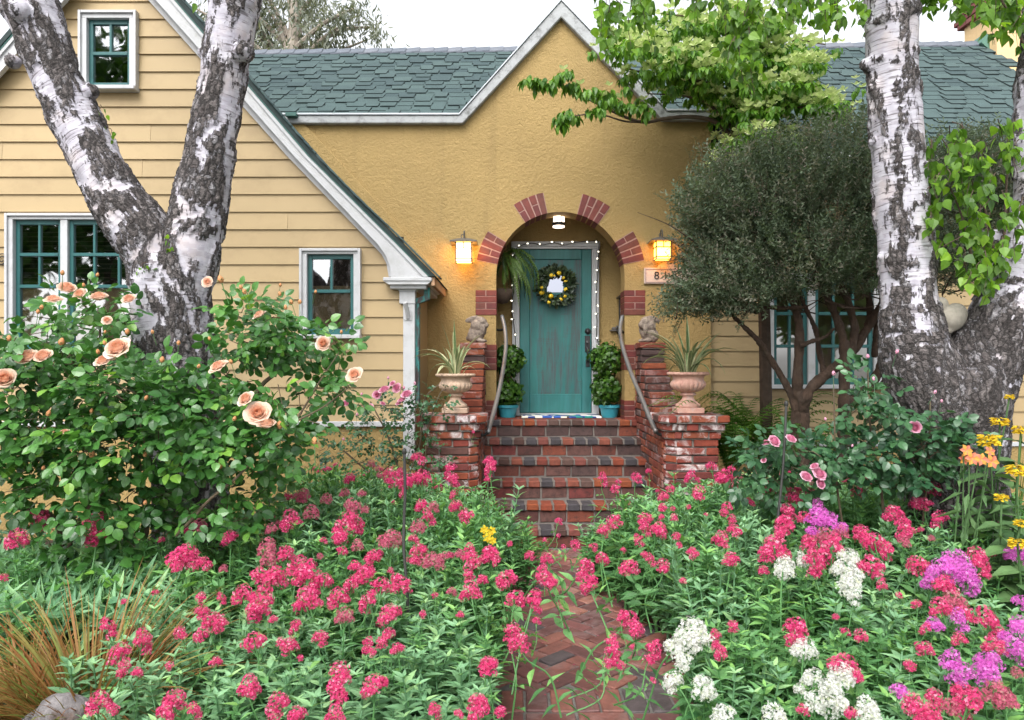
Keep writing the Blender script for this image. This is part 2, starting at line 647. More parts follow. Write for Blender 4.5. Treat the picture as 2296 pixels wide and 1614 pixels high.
def glassmat():
    m, nt, b, out = newmat('window_glass')
    n = N(nt)
    nt.nodes.remove(b)
    tr = n.new('ShaderNodeBsdfTransparent')
    tr.inputs[0].default_value = (0.80, 0.84, 0.84, 1)
    gl = n.new('ShaderNodeBsdfGlossy')
    gl.inputs['Roughness'].default_value = 0.02
    gl.inputs['Color'].default_value = (0.95, 0.97, 1, 1)
    nt.links.new(n.bump(n.noise(n.coord(), 2.5, 2), 0.05, 0.03), gl.inputs['Normal'])
    fr = n.new('ShaderNodeFresnel')
    fr.inputs[0].default_value = 1.9
    mx = n.new('ShaderNodeMixShader')
    nt.links.new(n.math('ADD', fr.outputs[0], 0.22), mx.inputs[0])
    nt.links.new(tr.outputs[0], mx.inputs[1])
    nt.links.new(gl.outputs[0], mx.inputs[2])
    nt.links.new(mx.outputs[0], out.inputs[0])
    return m


M['glass'] = glassmat()


def doormat_():
    m, nt, b, out = newmat('woven_mat')
    n = N(nt)
    co = n.coord('Object', (14, 9, 1))
    c = n.ramp(n.vor(co, 1.0, 'Color'), [(0.0, (0.02, 0.05, 0.22)), (0.3, (0.75, 0.72, 0.62)), (0.45, (0.02, 0.22, 0.20)), (0.62, (0.80, 0.78, 0.72)), (0.75, (0.03, 0.09, 0.35)), (0.9, (0.05, 0.04, 0.04))], 'CONSTANT')
    nt.links.new(c, b.inputs['Base Color'])
    b.inputs['Roughness'].default_value = 0.95
    return m


M['mat'] = doormat_()


def door_mat(name, wear):
    m, nt, b, out = newmat(name)
    n = N(nt)
    co = n.coord('Object', (1, 1, 1))
    st = n.coord('Object', (9, 1, 1.1))
    fine = n.coord('Object', (60, 1, 3))
    cross = n.coord('Object', (4, 1, 60))
    teal = n.mix(n.ramp(n.noise(co, 3, 5), [(0.3, 0), (0.7, 1)]), (0.008, 0.098, 0.096), (0.014, 0.145, 0.130))
    teal = n.mix(n.math('MULTIPLY', n.ramp(n.noise(st, 1.4, 5, 0.6), [(0.45, 0), (0.7, 1)]), 0.6), teal, (0.026, 0.20, 0.21))
    w = n.ramp(n.noise(st, 0.75, 7, 0.62), [(0.46, 0.0), (0.56, 1.0)])
    w = n.math('MULTIPLY', w, n.ramp(n.noise(fine, 1.0, 4, 0.7), [(0.35, 0.25), (0.6, 1.0)]))
    w2 = n.math('MULTIPLY', n.ramp(n.noise(cross, 1.0, 4, 0.7), [(0.55, 0.0), (0.7, 1.0)]), n.ramp(n.noise(co, 4, 3), [(0.45, 0), (0.6, 0.8)]))
    w = n.math('MINIMUM', n.math('ADD', w, w2), 1.0)
    c = n.mix(n.math('MULTIPLY', w, wear), teal, (0.050, 0.046, 0.050))
    nt.links.new(c, b.inputs['Base Color'])
    b.inputs['Roughness'].default_value = 0.5
    nt.links.new(n.bump(n.noise(fine, 1.0, 4), 0.25, 0.003), b.inputs['Normal'])
    return m


M['doorpanel'] = door_mat('weathered_teal_door', 0.85)
M['doorframe'] = door_mat('teal_door_rails', 0.18)


def patina():
    m, nt, b, out = newmat('copper_patina')
    n = N(nt)
    co = n.coord('Object', (1, 1, 0.35))
    c = n.mix(n.ramp(n.noise(co, 22, 7, 0.7), [(0.42, 0), (0.58, 1)]), (0.050, 0.035, 0.035), (0.035, 0.22, 0.21))
    nt.links.new(c, b.inputs['Base Color'])
    b.inputs['Roughness'].default_value = 0.6
    b.inputs['Metallic'].default_value = 0.2
    return m


M['patina'] = patina()


def stone(name, a, c2, scale=30, lichen=None, bump=0.7):
    m, nt, b, out = newmat(name)
    n = N(nt)
    co = n.coord()
    c = n.mix(n.ramp(n.noise(co, scale, 8, 0.7), [(0.35, 0), (0.65, 1)]), a, c2)
    if lichen:
        c = n.mix(n.ramp(n.noise(co, scale * 0.35, 6, 0.7), [(0.52, 0), (0.66, 0.85)]), c, lichen)
    nt.links.new(c, b.inputs['Base Color'])
    b.inputs['Roughness'].default_value = 0.9
    nt.links.new(n.bump(n.noise(co, scale * 3, 6, 0.7), bump, 0.006), b.inputs['Normal'])
    return m


M['rabbit'] = stone('cast_stone', (0.30, 0.24, 0.19), (0.13, 0.10, 0.085), 45, (0.36, 0.30, 0.24))
M['urnpale'] = stone('aged_terracotta', (0.55, 0.40, 0.29), (0.36, 0.25, 0.18), 22, (0.17, 0.15, 0.13), 0.4)
M['urnpink'] = stone('pink_terracotta', (0.60, 0.36, 0.28), (0.47, 0.25, 0.20), 22, (0.42, 0.33, 0.30), 0.4)
M['birdstone'] = stone('bird_stone', (0.42, 0.38, 0.32), (0.26, 0.24, 0.20), 9, (0.12, 0.13, 0.10), 0.4)
M['rock'] = stone('garden_rock', (0.20, 0.185, 0.185), (0.085, 0.078, 0.08), 16, (0.12, 0.065, 0.04), 1.0)
M['plaque'] = stone('plaque_tile', (0.62, 0.50, 0.42), (0.48, 0.38, 0.33), 60, None, 0.3)


def bark():
    m, nt, b, out = newmat('birch_bark')
    n = N(nt)
    co = n.coord()

    def vec(a, l, d):
        cmb = n.new('ShaderNodeCombineXYZ')
        nt.links.new(n.math('MULTIPLY', n.attr('across'), a), cmb.inputs[0])
        nt.links.new(n.math('MULTIPLY', n.attr('along'), l), cmb.inputs[1])
        nt.links.new(n.math('MULTIPLY', n.attr('deep'), d), cmb.inputs[2])
        return cmb.outputs[0]
    lv = vec(7, 95, 7)
    white = n.mix(n.ramp(n.noise(co, 9, 6, 0.65), [(0.35, 0), (0.65, 1)]), (0.36, 0.345, 0.40), (0.50, 0.485, 0.53))
    peel = n.ramp(n.noise(vec(9, 42, 9), 1.0, 5, 0.6), [(0.50, 0), (0.58, 1)])
    white = n.mix(n.math('MULTIPLY', peel, 0.5), white, (0.25, 0.225, 0.26))
    warm = n.ramp(n.noise(co, 4, 4, 0.6), [(0.52, 0), (0.66, 1)])
    white = n.mix(n.math('MULTIPLY', warm, 0.5), white, (0.46, 0.385, 0.36))
    len1 = n.ramp(n.noise(lv, 0.9, 3, 0.55), [(0.575, 0), (0.63, 1)])
    white = n.mix(n.math('MULTIPLY', len1, 0.75), white, (0.085, 0.07, 0.075))
    # plated old bark: long plates with dark cracks between them
    wv = n.new('ShaderNodeVectorMath', operation='ADD')
    nt.links.new(vec(30, 13, 30), wv.inputs[0])
    sc = n.new('ShaderNodeVectorMath', operation='SCALE')
    nt.links.new(n.noise(co, 22, 5, 0.7, 'Color'), sc.inputs[0])
    sc.inputs['Scale'].default_value = 1.6
    nt.links.new(sc.outputs[0], wv.inputs[1])
    edge = n.vor(wv.outputs[0], 1.0, 'Distance', 'DISTANCE_TO_EDGE')
    cell = n.vor(wv.outputs[0], 1.0, 'Color')
    fiss = n.noise(co, 60, 6, 0.7)
    plate = n.mix(n.ramp(cell, [(0.2, 0), (0.8, 1)]), (0.105, 0.088, 0.085), (0.25, 0.22, 0.215))
    plate = n.mix(1.0, plate, n.ramp(fiss, [(0.3, 0.5), (0.7, 1.5)]), 'MULTIPLY')
    flake = n.ramp(n.math('ADD', cell, n.math('MULTIPLY', n.math('SUBTRACT', n.noise(co, 35, 5, 0.7), 0.5), 0.9)), [(0.70, 0), (0.78, 1)])
    plate = n.mix(n.math('MULTIPLY', flake, 0.75), plate, (0.46, 0.44, 0.47))
    crack = n.ramp(edge, [(0.03, 1), (0.16, 0)])
    dk = n.mix(n.math('MULTIPLY', crack, 0.85), plate, (0.020, 0.016, 0.015))
    d = n.attr('dark')
    rag = n.math('ADD', n.math('MULTIPLY', n.math('SUBTRACT', n.noise(vec(34, 12, 34), 1.0, 7, 0.72), 0.5), 1.5), n.math('MULTIPLY', n.math('SUBTRACT', n.noise(co, 60, 4, 0.7), 0.5), 0.5))
    dd = n.ramp(n.math('ADD', d, rag), [(0.46, 0), (0.55, 1)])
    c = n.mix(dd, white, dk)
    nt.links.new(c, b.inputs['Base Color'])
    b.inputs['Roughness'].default_value = 0.8
    hh = n.math('MULTIPLY', n.math('ADD', n.math('MINIMUM', n.math('MULTIPLY', edge, 3.0), 1.0), n.math('MULTIPLY', fiss, 0.5)), dd)
    nt.links.new(n.bump(hh, 1.0, 0.028), b.inputs['Normal'])
    return m


M['bark'] = bark()

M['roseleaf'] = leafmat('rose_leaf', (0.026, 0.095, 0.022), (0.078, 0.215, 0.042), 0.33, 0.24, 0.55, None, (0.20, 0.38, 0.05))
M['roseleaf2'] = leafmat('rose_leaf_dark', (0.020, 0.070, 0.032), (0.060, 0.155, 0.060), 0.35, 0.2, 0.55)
M['valleaf'] = leafmat('valerian_leaf', (0.046, 0.150, 0.050), (0.145, 0.325, 0.112), 0.5, 0.25, 0.35, None, (0.24, 0.46, 0.12))
M['valleafgrey'] = leafmat('valerian_leaf_glaucous', (0.085, 0.215, 0.105), (0.215, 0.400, 0.205), 0.5, 0.22, 0.35, None, (0.30, 0.49, 0.20))
M['birchleaf'] = leafmat('birch_leaf', (0.050, 0.125, 0.016), (0.150, 0.300, 0.032), 0.4, 0.45, 0.4, None, (0.25, 0.44, 0.04))
M['dogleaf'] = leafmat('dogwood_leaf', (0.040, 0.120, 0.015), (0.155, 0.320, 0.036), 0.4, 0.42, 0.45)
M['bract'] = leafmat('dogwood_bract', (0.46, 0.60, 0.22), (0.70, 0.78, 0.42), 0.6, 0.4, 0.2, (1, 1, 0.8))
M['manuka'] = leafmat('tea_tree_leaf', (0.040, 0.066, 0.036), (0.110, 0.150, 0.092), 0.6, 0.25, 0.3, None, (0.22, 0.19, 0.16))
M['fern'] = leafmat('fern_leaf', (0.030, 0.095, 0.010), (0.095, 0.215, 0.020), 0.5, 0.3)
M['hangfern'] = leafmat('hanging_fern_leaf', (0.012, 0.038, 0.008), (0.080, 0.150, 0.020), 0.5, 0.3)
M['topiary'] = leafmat('ivy_leaf', (0.015, 0.055, 0.008), (0.060, 0.145, 0.016), 0.4, 0.2)
M['wreath'] = leafmat('wreath_leaf', (0.012, 0.028, 0.012), (0.045, 0.070, 0.028), 0.45, 0.1)
M['sedge'] = leafmat('bronze_sedge', (0.24, 0.095, 0.028), (0.30, 0.19, 0.060), 0.55, 0.25, 0.3, (1.2, 1.0, 0.7), (0.12, 0.20, 0.035))
M['grass'] = leafmat('garden_grass', (0.055, 0.135, 0.022), (0.14, 0.25, 0.05), 0.5, 0.3)
M['phormium'] = leafmat('strap_leaf', (0.10, 0.19, 0.07), (0.46, 0.48, 0.26), 0.45, 0.2, 0.4, (1, 1, 0.8), (0.66, 0.60, 0.40))
M['euca'] = leafmat('eucalyptus_leaf', (0.10, 0.125, 0.100), (0.22, 0.24, 0.19), 0.5, 0.3)
M['sage'] = leafmat('sage_leaf', (0.050, 0.115, 0.040), (0.105, 0.200, 0.070), 0.6, 0.2)
M['pink'] = petalmat('coral_pink_petal', (0.42, 0.012, 0.085), (0.80, 0.085, 0.265), 0.3, (0.92, 0.40, 0.54))
M['pinkdull'] = petalmat('faded_pink_petal', (0.40, 0.055, 0.12), (0.62, 0.16, 0.25), 0.3, (0.50, 0.32, 0.28))
M['mauve'] = petalmat('mauve_petal', (0.50, 0.06, 0.42), (0.78, 0.20, 0.66), 0.35, (0.85, 0.42, 0.75))
M['whitefl'] = petalmat('white_petal', (0.62, 0.66, 0.60), (0.80, 0.81, 0.78), 0.35, (0.55, 0.62, 0.38))
M['peach'] = petalmat('peach_rose_petal', (0.78, 0.42, 0.25), (0.80, 0.62, 0.50), 0.4, (0.82, 0.77, 0.73))
M['bud'] = petalmat('orange_bud_petal', (0.55, 0.15, 0.08), (0.66, 0.36, 0.16), 0.3)
M['rosepink'] = petalmat('pink_rose_petal', (0.70, 0.22, 0.38), (0.78, 0.44, 0.56), 0.4, (0.82, 0.62, 0.70))
M['yellow'] = petalmat('yellow_petal', (0.56, 0.34, 0.012), (0.70, 0.53, 0.03), 0.3)
M['apricot'] = petalmat('apricot_petal', (0.58, 0.15, 0.09), (0.66, 0.27, 0.18), 0.3, (0.62, 0.32, 0.03))

M['amber'] = emis('amber_glass_lit', (1.0, 0.47, 0.11), 9.0)
M['amberdeep'] = emis('deep_amber_glass_lit', (1.0, 0.36, 0.03), 5.0)
M['porchglass'] = emis('frosted_glass_lit', (1.0, 0.80, 0.62), 1.6)
M['bulb'] = emis('string_bulb_lit', (1.0, 0.95, 0.78), 0.85)

# ------------------------------------------------------------------ ground, path, pavement
g = Acc()
nx, ny = 60, 60
xs, ys = np.linspace(-70, 70, nx), np.concatenate([np.linspace(-40, 0, 12), np.linspace(0.4, 12, 34), np.linspace(14, 90, 14)])
gx, gy = np.meshgrid(xs, ys, indexing='ij')
gz = np.zeros_like(gx)
i, j = np.meshgrid(np.arange(nx - 1), np.arange(len(ys) - 1), indexing='ij')
q = np.stack([i * len(ys) + j, (i + 1) * len(ys) + j, (i + 1) * len(ys) + j + 1, i * len(ys) + j + 1], -1).reshape(-1, 4)
g.add(np.stack([gx, gy, gz], -1).reshape(-1, 3), q)
structure(g.build('ground', M['soil']))
structure(boxobj('pavement', -12, 12, -2.2, 1.5, -0.06, 0.03, M['concrete'], None, 0.01))
structure(boxobj('road', -40, 40, -11, -2.35, -0.05, 0.012, paint('asphalt', (0.05, 0.05, 0.052), 0.9, 0.2, 8, 0.6, 120, 0.005), None, 0))

PX0, PX1, PY0, PY1 = -0.16, 1.18, 1.5, 6.56
path = structure(boxobj('brick_path', PX0 - 0.06, PX1 + 0.06, PY0, PY1, -0.05, 0.012, M['pathmortar'], None, 0))


def brick_mesh(name, l, w, h, mat, bev=0.005, jit=0.0025):
    a = Acc().box(-l / 2, l / 2, -w / 2, w / 2, -h / 2, h / 2)
    me = a.mesh(name, mat)
    for v in me.vertices:
        v.co += Vector((random.uniform(-jit, jit), random.uniform(-jit, jit), random.uniform(-jit, jit)))
    bevel_mesh(me, bev)
    me.polygons.foreach_set('use_smooth', [False] * len(me.polygons))
    return me


PB = [brick_mesh('paving_brick', 0.196, 0.094, 0.05, M['pathbrick'], 0.004, 0.003) for _ in range(4)]
u = 0.1045
cosr, sinr = math.cos(math.radians(45)), math.sin(math.radians(45))
pcx, pcy = 0.5, 5.0
for ix in range(-30, 31):
    for iy in range(-30, 31):
        d = (ix - iy) % 4
        if d == 0:
            cx_, cy_, r = ix + 1.0, iy + 0.5, 0.0
        elif d == 3:
            cx_, cy_, r = ix + 0.5, iy + 1.0, math.pi / 2
        else:
            continue
        X = pcx + u * (cx_ * cosr - cy_ * sinr)
        Y = pcy + u * (cx_ * sinr + cy_ * cosr)
        if not (PX0 + 0.02 < X < PX1 - 0.02 and 3.70 < Y < 6.5):
            continue
        obj('brick', random.choice(PB), path, (X, Y, -0.003 + random.uniform(-0.0035, 0.0035)),
            (random.uniform(-0.012, 0.012), random.uniform(-0.012, 0.012), r + math.radians(45) + random.uniform(-0.012, 0.012)))
# small cut bricks along the border of the herringbone
CB = [brick_mesh('cut_brick', 0.10, 0.085, 0.05, M['pathbrick'], 0.004, 0.004) for _ in range(3)]
SB = [brick_mesh('border_brick', 0.225, 0.102, 0.05, M['pathbrick'], 0.005, 0.003) for _ in range(4)]
for k in range(12):
    obj('brick', random.choice(SB), path, (PX0 + 0.045 + k * 0.1165, 3.555, -0.002 + random.uniform(-0.003, 0.003)), (random.uniform(-0.01, 0.01), random.uniform(-0.01, 0.01), math.pi / 2 + random.uniform(-0.02, 0.02)))
for rr in range(3):
    for k in range(6):
        obj('brick', random.choice(SB), path, (PX0 + 0.10 + k * 0.236 + (0.11 if rr % 2 else 0), 3.375 - rr * 0.115, -0.002 + random.uniform(-0.003, 0.003)), (0, 0, random.uniform(-0.02, 0.02)))

# ------------------------------------------------------------------ the cottage
YW, YS, YR, YD = 6.90, 7.95, 8.06, 8.60      # depth of the gable wing front, stucco front, right-hand wall, door wall
house = thing('cottage_house', 'yellow cottage with steep gables, green shingle roof and arched brick porch', 'house', (0.5, 8.0, 0))

# --- gable wing: clapboard wall
ridge_in = [(333, 0), (645, 351), (836, 549), (862, 578), (880, 640)]
kw = px(YW)


def wx(x, Y=YW):
    return (x - CX) * Y / F


def wz(y, Y=YW):
    return H - (y - HY) * Y / F


APX = wx(246)


def rake_z(x):
    """underside of the rake at world x on the wing front"""
    d = abs(x - APX)
    xs_ = [abs(wx(a) - APX) for a, b in ridge_in]
    zs_ = [wz(b) for a, b in ridge_in]
    s = (zs_[0] - zs_[1]) / (xs_[1] - xs_[0])
    if d < xs_[0]:
        return zs_[0] + (xs_[0] - d) * s
    return float(np.interp(d, xs_, zs_))


siding = obj('siding_wall', Acc().box(-6.15, wx(918), YW + 0.03, YW + 0.12, wz(950), wz(640)).mesh('siding_wall', M['siding']), house)
# the sheathing above the eaves, cut to the gable (behind the boards)
pts = [(wx(918), wz(640))] + [(x_, rake_z(x_) + 0.05) for x_ in np.linspace(wx(876), APX, 14)] + [(2 * APX - x_, rake_z(x_) + 0.05) for x_ in np.linspace(APX, wx(876), 14)[1:]] + [(-6.15, wz(640))]

WIN = {  # window openings in photo pixels: x0, y0, x1, y1 of the opening on the wing front
    'gable': (201, 46, 296, 200), 'double': (37, 494, 322, 784), 'small': (691, 571, 795, 751)}


def rect_minus(r, holes):
    out = [r]
    for h in holes:
        nxt = []
        for (a, b, c, d) in out:
            x0, z0, x1, z1 = max(a, h[0]), max(b, h[1]), min(c, h[2]), min(d, h[3])
            if x0 >= x1 or z0 >= z1:
                nxt.append((a, b, c, d))
                continue
            if a < x0:
                nxt.append((a, b, x0, d))
            if x1 < c:
                nxt.append((x1, b, c, d))
            if b < z0:
                nxt.append((x0, b, x1, z0))
            if z1 < d:
                nxt.append((x0, z1, x1, d))
        out = nxt
    return out


def board(x0a, x1a, x0b, x1b, z0, z1, Y, parent, full_z0, full_z1, mat):
    """a lap siding board: bottom edge stands proud, top tucks under the next"""
    def yy(z):
        t = (z - full_z0) / (full_z1 - full_z0)
        return Y - 0.022 + 0.016 * t
    cx = (x0a + x1a) / 2
    V = [(x0a - cx, yy(z0), z0), (x1a - cx, yy(z0), z0), (x1b - cx, yy(z1), z1), (x0b - cx, yy(z1), z1),
         (x0a - cx, Y + 0.03, z0), (x1a - cx, Y + 0.03, z0), (x1b - cx, Y + 0.03, z1), (x0b - cx, Y + 0.03, z1)]
    Fq = np.array([(0, 1, 2, 3), (5, 4, 7, 6), (0, 4, 5, 1), (1, 5, 6, 2), (2, 6, 7, 3), (3, 7, 4, 0)])
    return obj('siding_board', mesh('siding_board', V, Fq, mat), parent, loc=(cx, 0, 0))


holes = [(wx(a) - 0.02, wz(d) - 0.02, wx(c) + 0.02, wz(b) + 0.02) for (a, b, c, d) in WIN.values()]
pitch = 39.2 * kw
z = wz(946)
while z < wz(-170):
    z1 = z + pitch
    lo, hi = -6.12, wx(906)
    # limits under the rakes at the bottom and the top of the board
    def lim(zz):
        d = 0.0
        for k in np.linspace(0, 3.2, 321):
            if rake_z(APX + k) + 0.06 >= zz:
                d = k
        return d
    db, dt = (lim(z), lim(z1)) if z > wz(640) else (9, 9)
    if db < 0.05:
        break
    for (a, b, c, d) in rect_minus((-6.12, z, hi, z1), holes):
        xa0, xa1 = max(a, APX - db), min(c, APX + db)
        xb0, xb1 = max(a, APX - dt), min(c, APX + dt)
        if xa1 - xa0 < 0.01:
            continue
        if xb1 < xb0:
            xb0 = xb1 = (xb0 + xb1) / 2
        if xa1 - xa0 > 1.7 and random.random() < 0.75:
            xm_ = random.uniform(xa0 + 0.5, min(xa1, xb1) - 0.5)     # butt joint between two boards
            board(xa0, xm_ - 0.001, xb0, xm_ - 0.001, b, d + 0.004, YW, siding, z, z1, M['siding'])
            board(xm_ + 0.001, xa1, xm_ + 0.001, xb1, b, d + 0.004, YW + 0.001, siding, z, z1, M['siding'])
            continue
        board(xa0, xa1, xb0, xb1, b, d + 0.004, YW, siding, z, z1, M['siding'])
    z = z1

boxobj('skirt_board', -6.15, wx(931), YW - 0.035, YW + 0.05, wz(956), wz(944), M['white'], house)
prismobj('foundation_wall', [(-6.15, 0), (wx(930), 0), (wx(930), wz(956)), (-6.15, wz(956))], YW + 0.005, YW + 0.15, M['stucco'], house)
# wing return wall on the porch side, behind the corner board
boxobj('return_wall', wx(930) - 0.1, wx(930) - 0.004, YW + 0.04, 8.2, 0, wz(600), M['siding'], house, 0)
# corner board with its small capital
boxobj('corner_board', wx(905), wx(931), YW - 0.045, YW + 0.06, 0.75, wz(652), M['white'], house)
boxobj('corner_capital', wx(897), wx(932), YW - 0.055, YW + 0.06, wz(682), wz(655), M['white'], house)
prismobj('capital_flare', [(wx(897), wz(655)), (wx(932), wz(655)), (wx(938), wz(646)), (wx(890), wz(646))], YW - 0.06, YW + 0.06, M['white'], house)
# flag holder
fh = Acc()
fh.box(wx(909), wx(924), YW - 0.055, YW - 0.043, wz(718), wz(697))
V, Fc = tube([W(915, 712, YW - 0.05), W(912, 695, YW - 0.09), W(908, 678, YW - 0.13)], [0.022, 0.02, 0.022], 12)
fh.add(V, Fc)
V, Fc = tube([W(913, 688, YW - 0.11), W(921, 687, YW - 0.11)], 0.005, 8)
fh.add(V, Fc)
fh.build('flag_holder', M['white'], house)

# cornice return at the foot of the rake: stacked mouldings
YC = YW - 0.16
boxobj('cornice_crown', wx(858, YC), wx(968, YC), YC, YW + 0.9, wz(630, YC), wz(621, YC), M['white'], house, 0.006)
prismobj('cornice_cove', [(wx(860, YC), wz(630, YC)), (wx(966, YC), wz(630, YC)), (wx(957, YC), wz(637, YC)), (wx(870, YC), wz(637, YC))], YC + 0.01, YW + 0.9, M['white'], house)
boxobj('cornice_bed', wx(872, YC), wx(954, YC), YC + 0.05, YW + 0.9, wz(646, YC), wz(637, YC), M['white'], house, 0.005)
boxobj('eave_end', wx(966, YC), wx(974, YC), YC + 0.02, YW + 0.95, wz(640, YC), wz(620, YC), paint('raw_wood', (0.45, 0.27, 0.16), 0.8), house)

# rake boards (fascia) and frieze, both sides of the gable
YF = YW - 0.14
outer = [(392, 0), (693, 351), (892, 549), (960, 621)]
inner = [(349, 0), (660, 351), (848, 549), (864, 572), (874, 596), (876, 622)]
frieze_in = [(333, 0), (645, 351), (836, 549), (858, 573), (868, 592), (873, 621)]


def up(poly, y, slope):
    """extend a rake polyline up to the ridge column"""
    (xa, ya), (xb, yb) = poly[0], poly[1]
    s = (yb - ya) / (xb - xa)
    return [(246, ya - (xa - 246) * s)] + list(poly)


def strip(name, A, B, Y0, Y1, mat, Yp, bev=0.0):
    for side in (1, -1):
        P = [(wx(x, Yp), wz(y, Yp)) for x, y in A] + [(wx(x, Yp), wz(y, Yp)) for x, y in B[::-1]]
        if side < 0:
            P = [(2 * APX * Yp / YW - x, z) for x, z in P]
        prismobj(name, P, Y0, Y1, mat, house, bev)


strip('rake_board', up(outer, 0, 1), up(inner, 0, 1), YF, YF + 0.05, M['white'], YF)
strip('rake_frieze', up([(x + 30, y) for x, y in frieze_in], 0, 1), up(frieze_in, 0, 1), YW - 0.05, YW + 0.02, M['white'], YW)
# a thin crown moulding line on the rake board
strip('rake_moulding', up([(x + 1, y) for x, y in outer], 0, 1), up([(x - 11, y) for x, y in outer], 0, 1), YF - 0.018, YF, M['white'], YF)
# roof of the wing: slabs with shingle edge
rt = [(408, 0), (709, 351), (908, 549), (978, 620)]
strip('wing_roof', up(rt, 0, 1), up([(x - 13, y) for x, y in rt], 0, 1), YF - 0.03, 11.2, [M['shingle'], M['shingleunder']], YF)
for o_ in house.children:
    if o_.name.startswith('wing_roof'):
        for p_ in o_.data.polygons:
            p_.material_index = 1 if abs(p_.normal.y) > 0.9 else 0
strip('roof_edge', up([(x - 13.4, y) for x, y in rt], 0, 1), up([(x - 18, y) for x, y in rt], 0, 1), YF - 0.022, YF + 0.3, M['tealdark'], YF)
# shingle butts along the rake: uneven little slabs
for side in (1,):
    P = up(rt, 0, 1)
    Q = catmull([(wx(x, YF), 0, wz(y, YF)) for x, y in P[1:]], 10)
    for k in range(0, len(Q) - 1):
        for t in (0.0, 0.33, 0.66):
            p = Q[k] * (1 - t) + Q[k + 1] * t
            d = norm(Q[k + 1] - Q[k])
            obj('shingle', None or bpy.data.meshes.get('rake_shingle') or brick_mesh('rake_shingle', 0.10, 0.16, 0.016, M['shingle'], 0.002, 0.004), house,
                (p[0] + 0.01, YF + 0.03 + random.uniform(-0.012, 0.012), p[2] + 0.012), (0, math.atan2(-d[2], d[0]) + random.uniform(-0.06, 0.02), 0))

# downspout: gutter outlet, elbow, pipe with copper patina
ds = Acc()
Yd = YW + 0.03
for P, w in (([(958, 648), (957, 668)], 6.5), ([(957, 668), (934, 676)], 6), ([(934, 674), (934, 900)], 6.5)):
    (xa, ya), (xb, yb) = P
    d = norm(np.array([xb - xa, yb - ya], dtype=float))
    nrm = np.array([-d[1], d[0]]) * w
    a0, b0 = np.array([xa, ya]) - d * 3, np.array([xb, yb]) + d * 3
    poly = [a0 + nrm, b0 + nrm, b0 - nrm, a0 - nrm]
    ds.prism([(wx(p[0], Yd), wz(p[1], Yd)) for p in poly], Yd - 0.03 - 0.002 * w * random.random(), Yd + 0.04)
for yy in (688, 700):
    ds.box(wx(926.5, Yd), wx(941.5, Yd), Yd - 0.038, Yd + 0.045, wz(yy + 3, Yd), wz(yy, Yd))
obj('downspout', fix_normals(ds.mesh('downspout', M['patina'])), house)


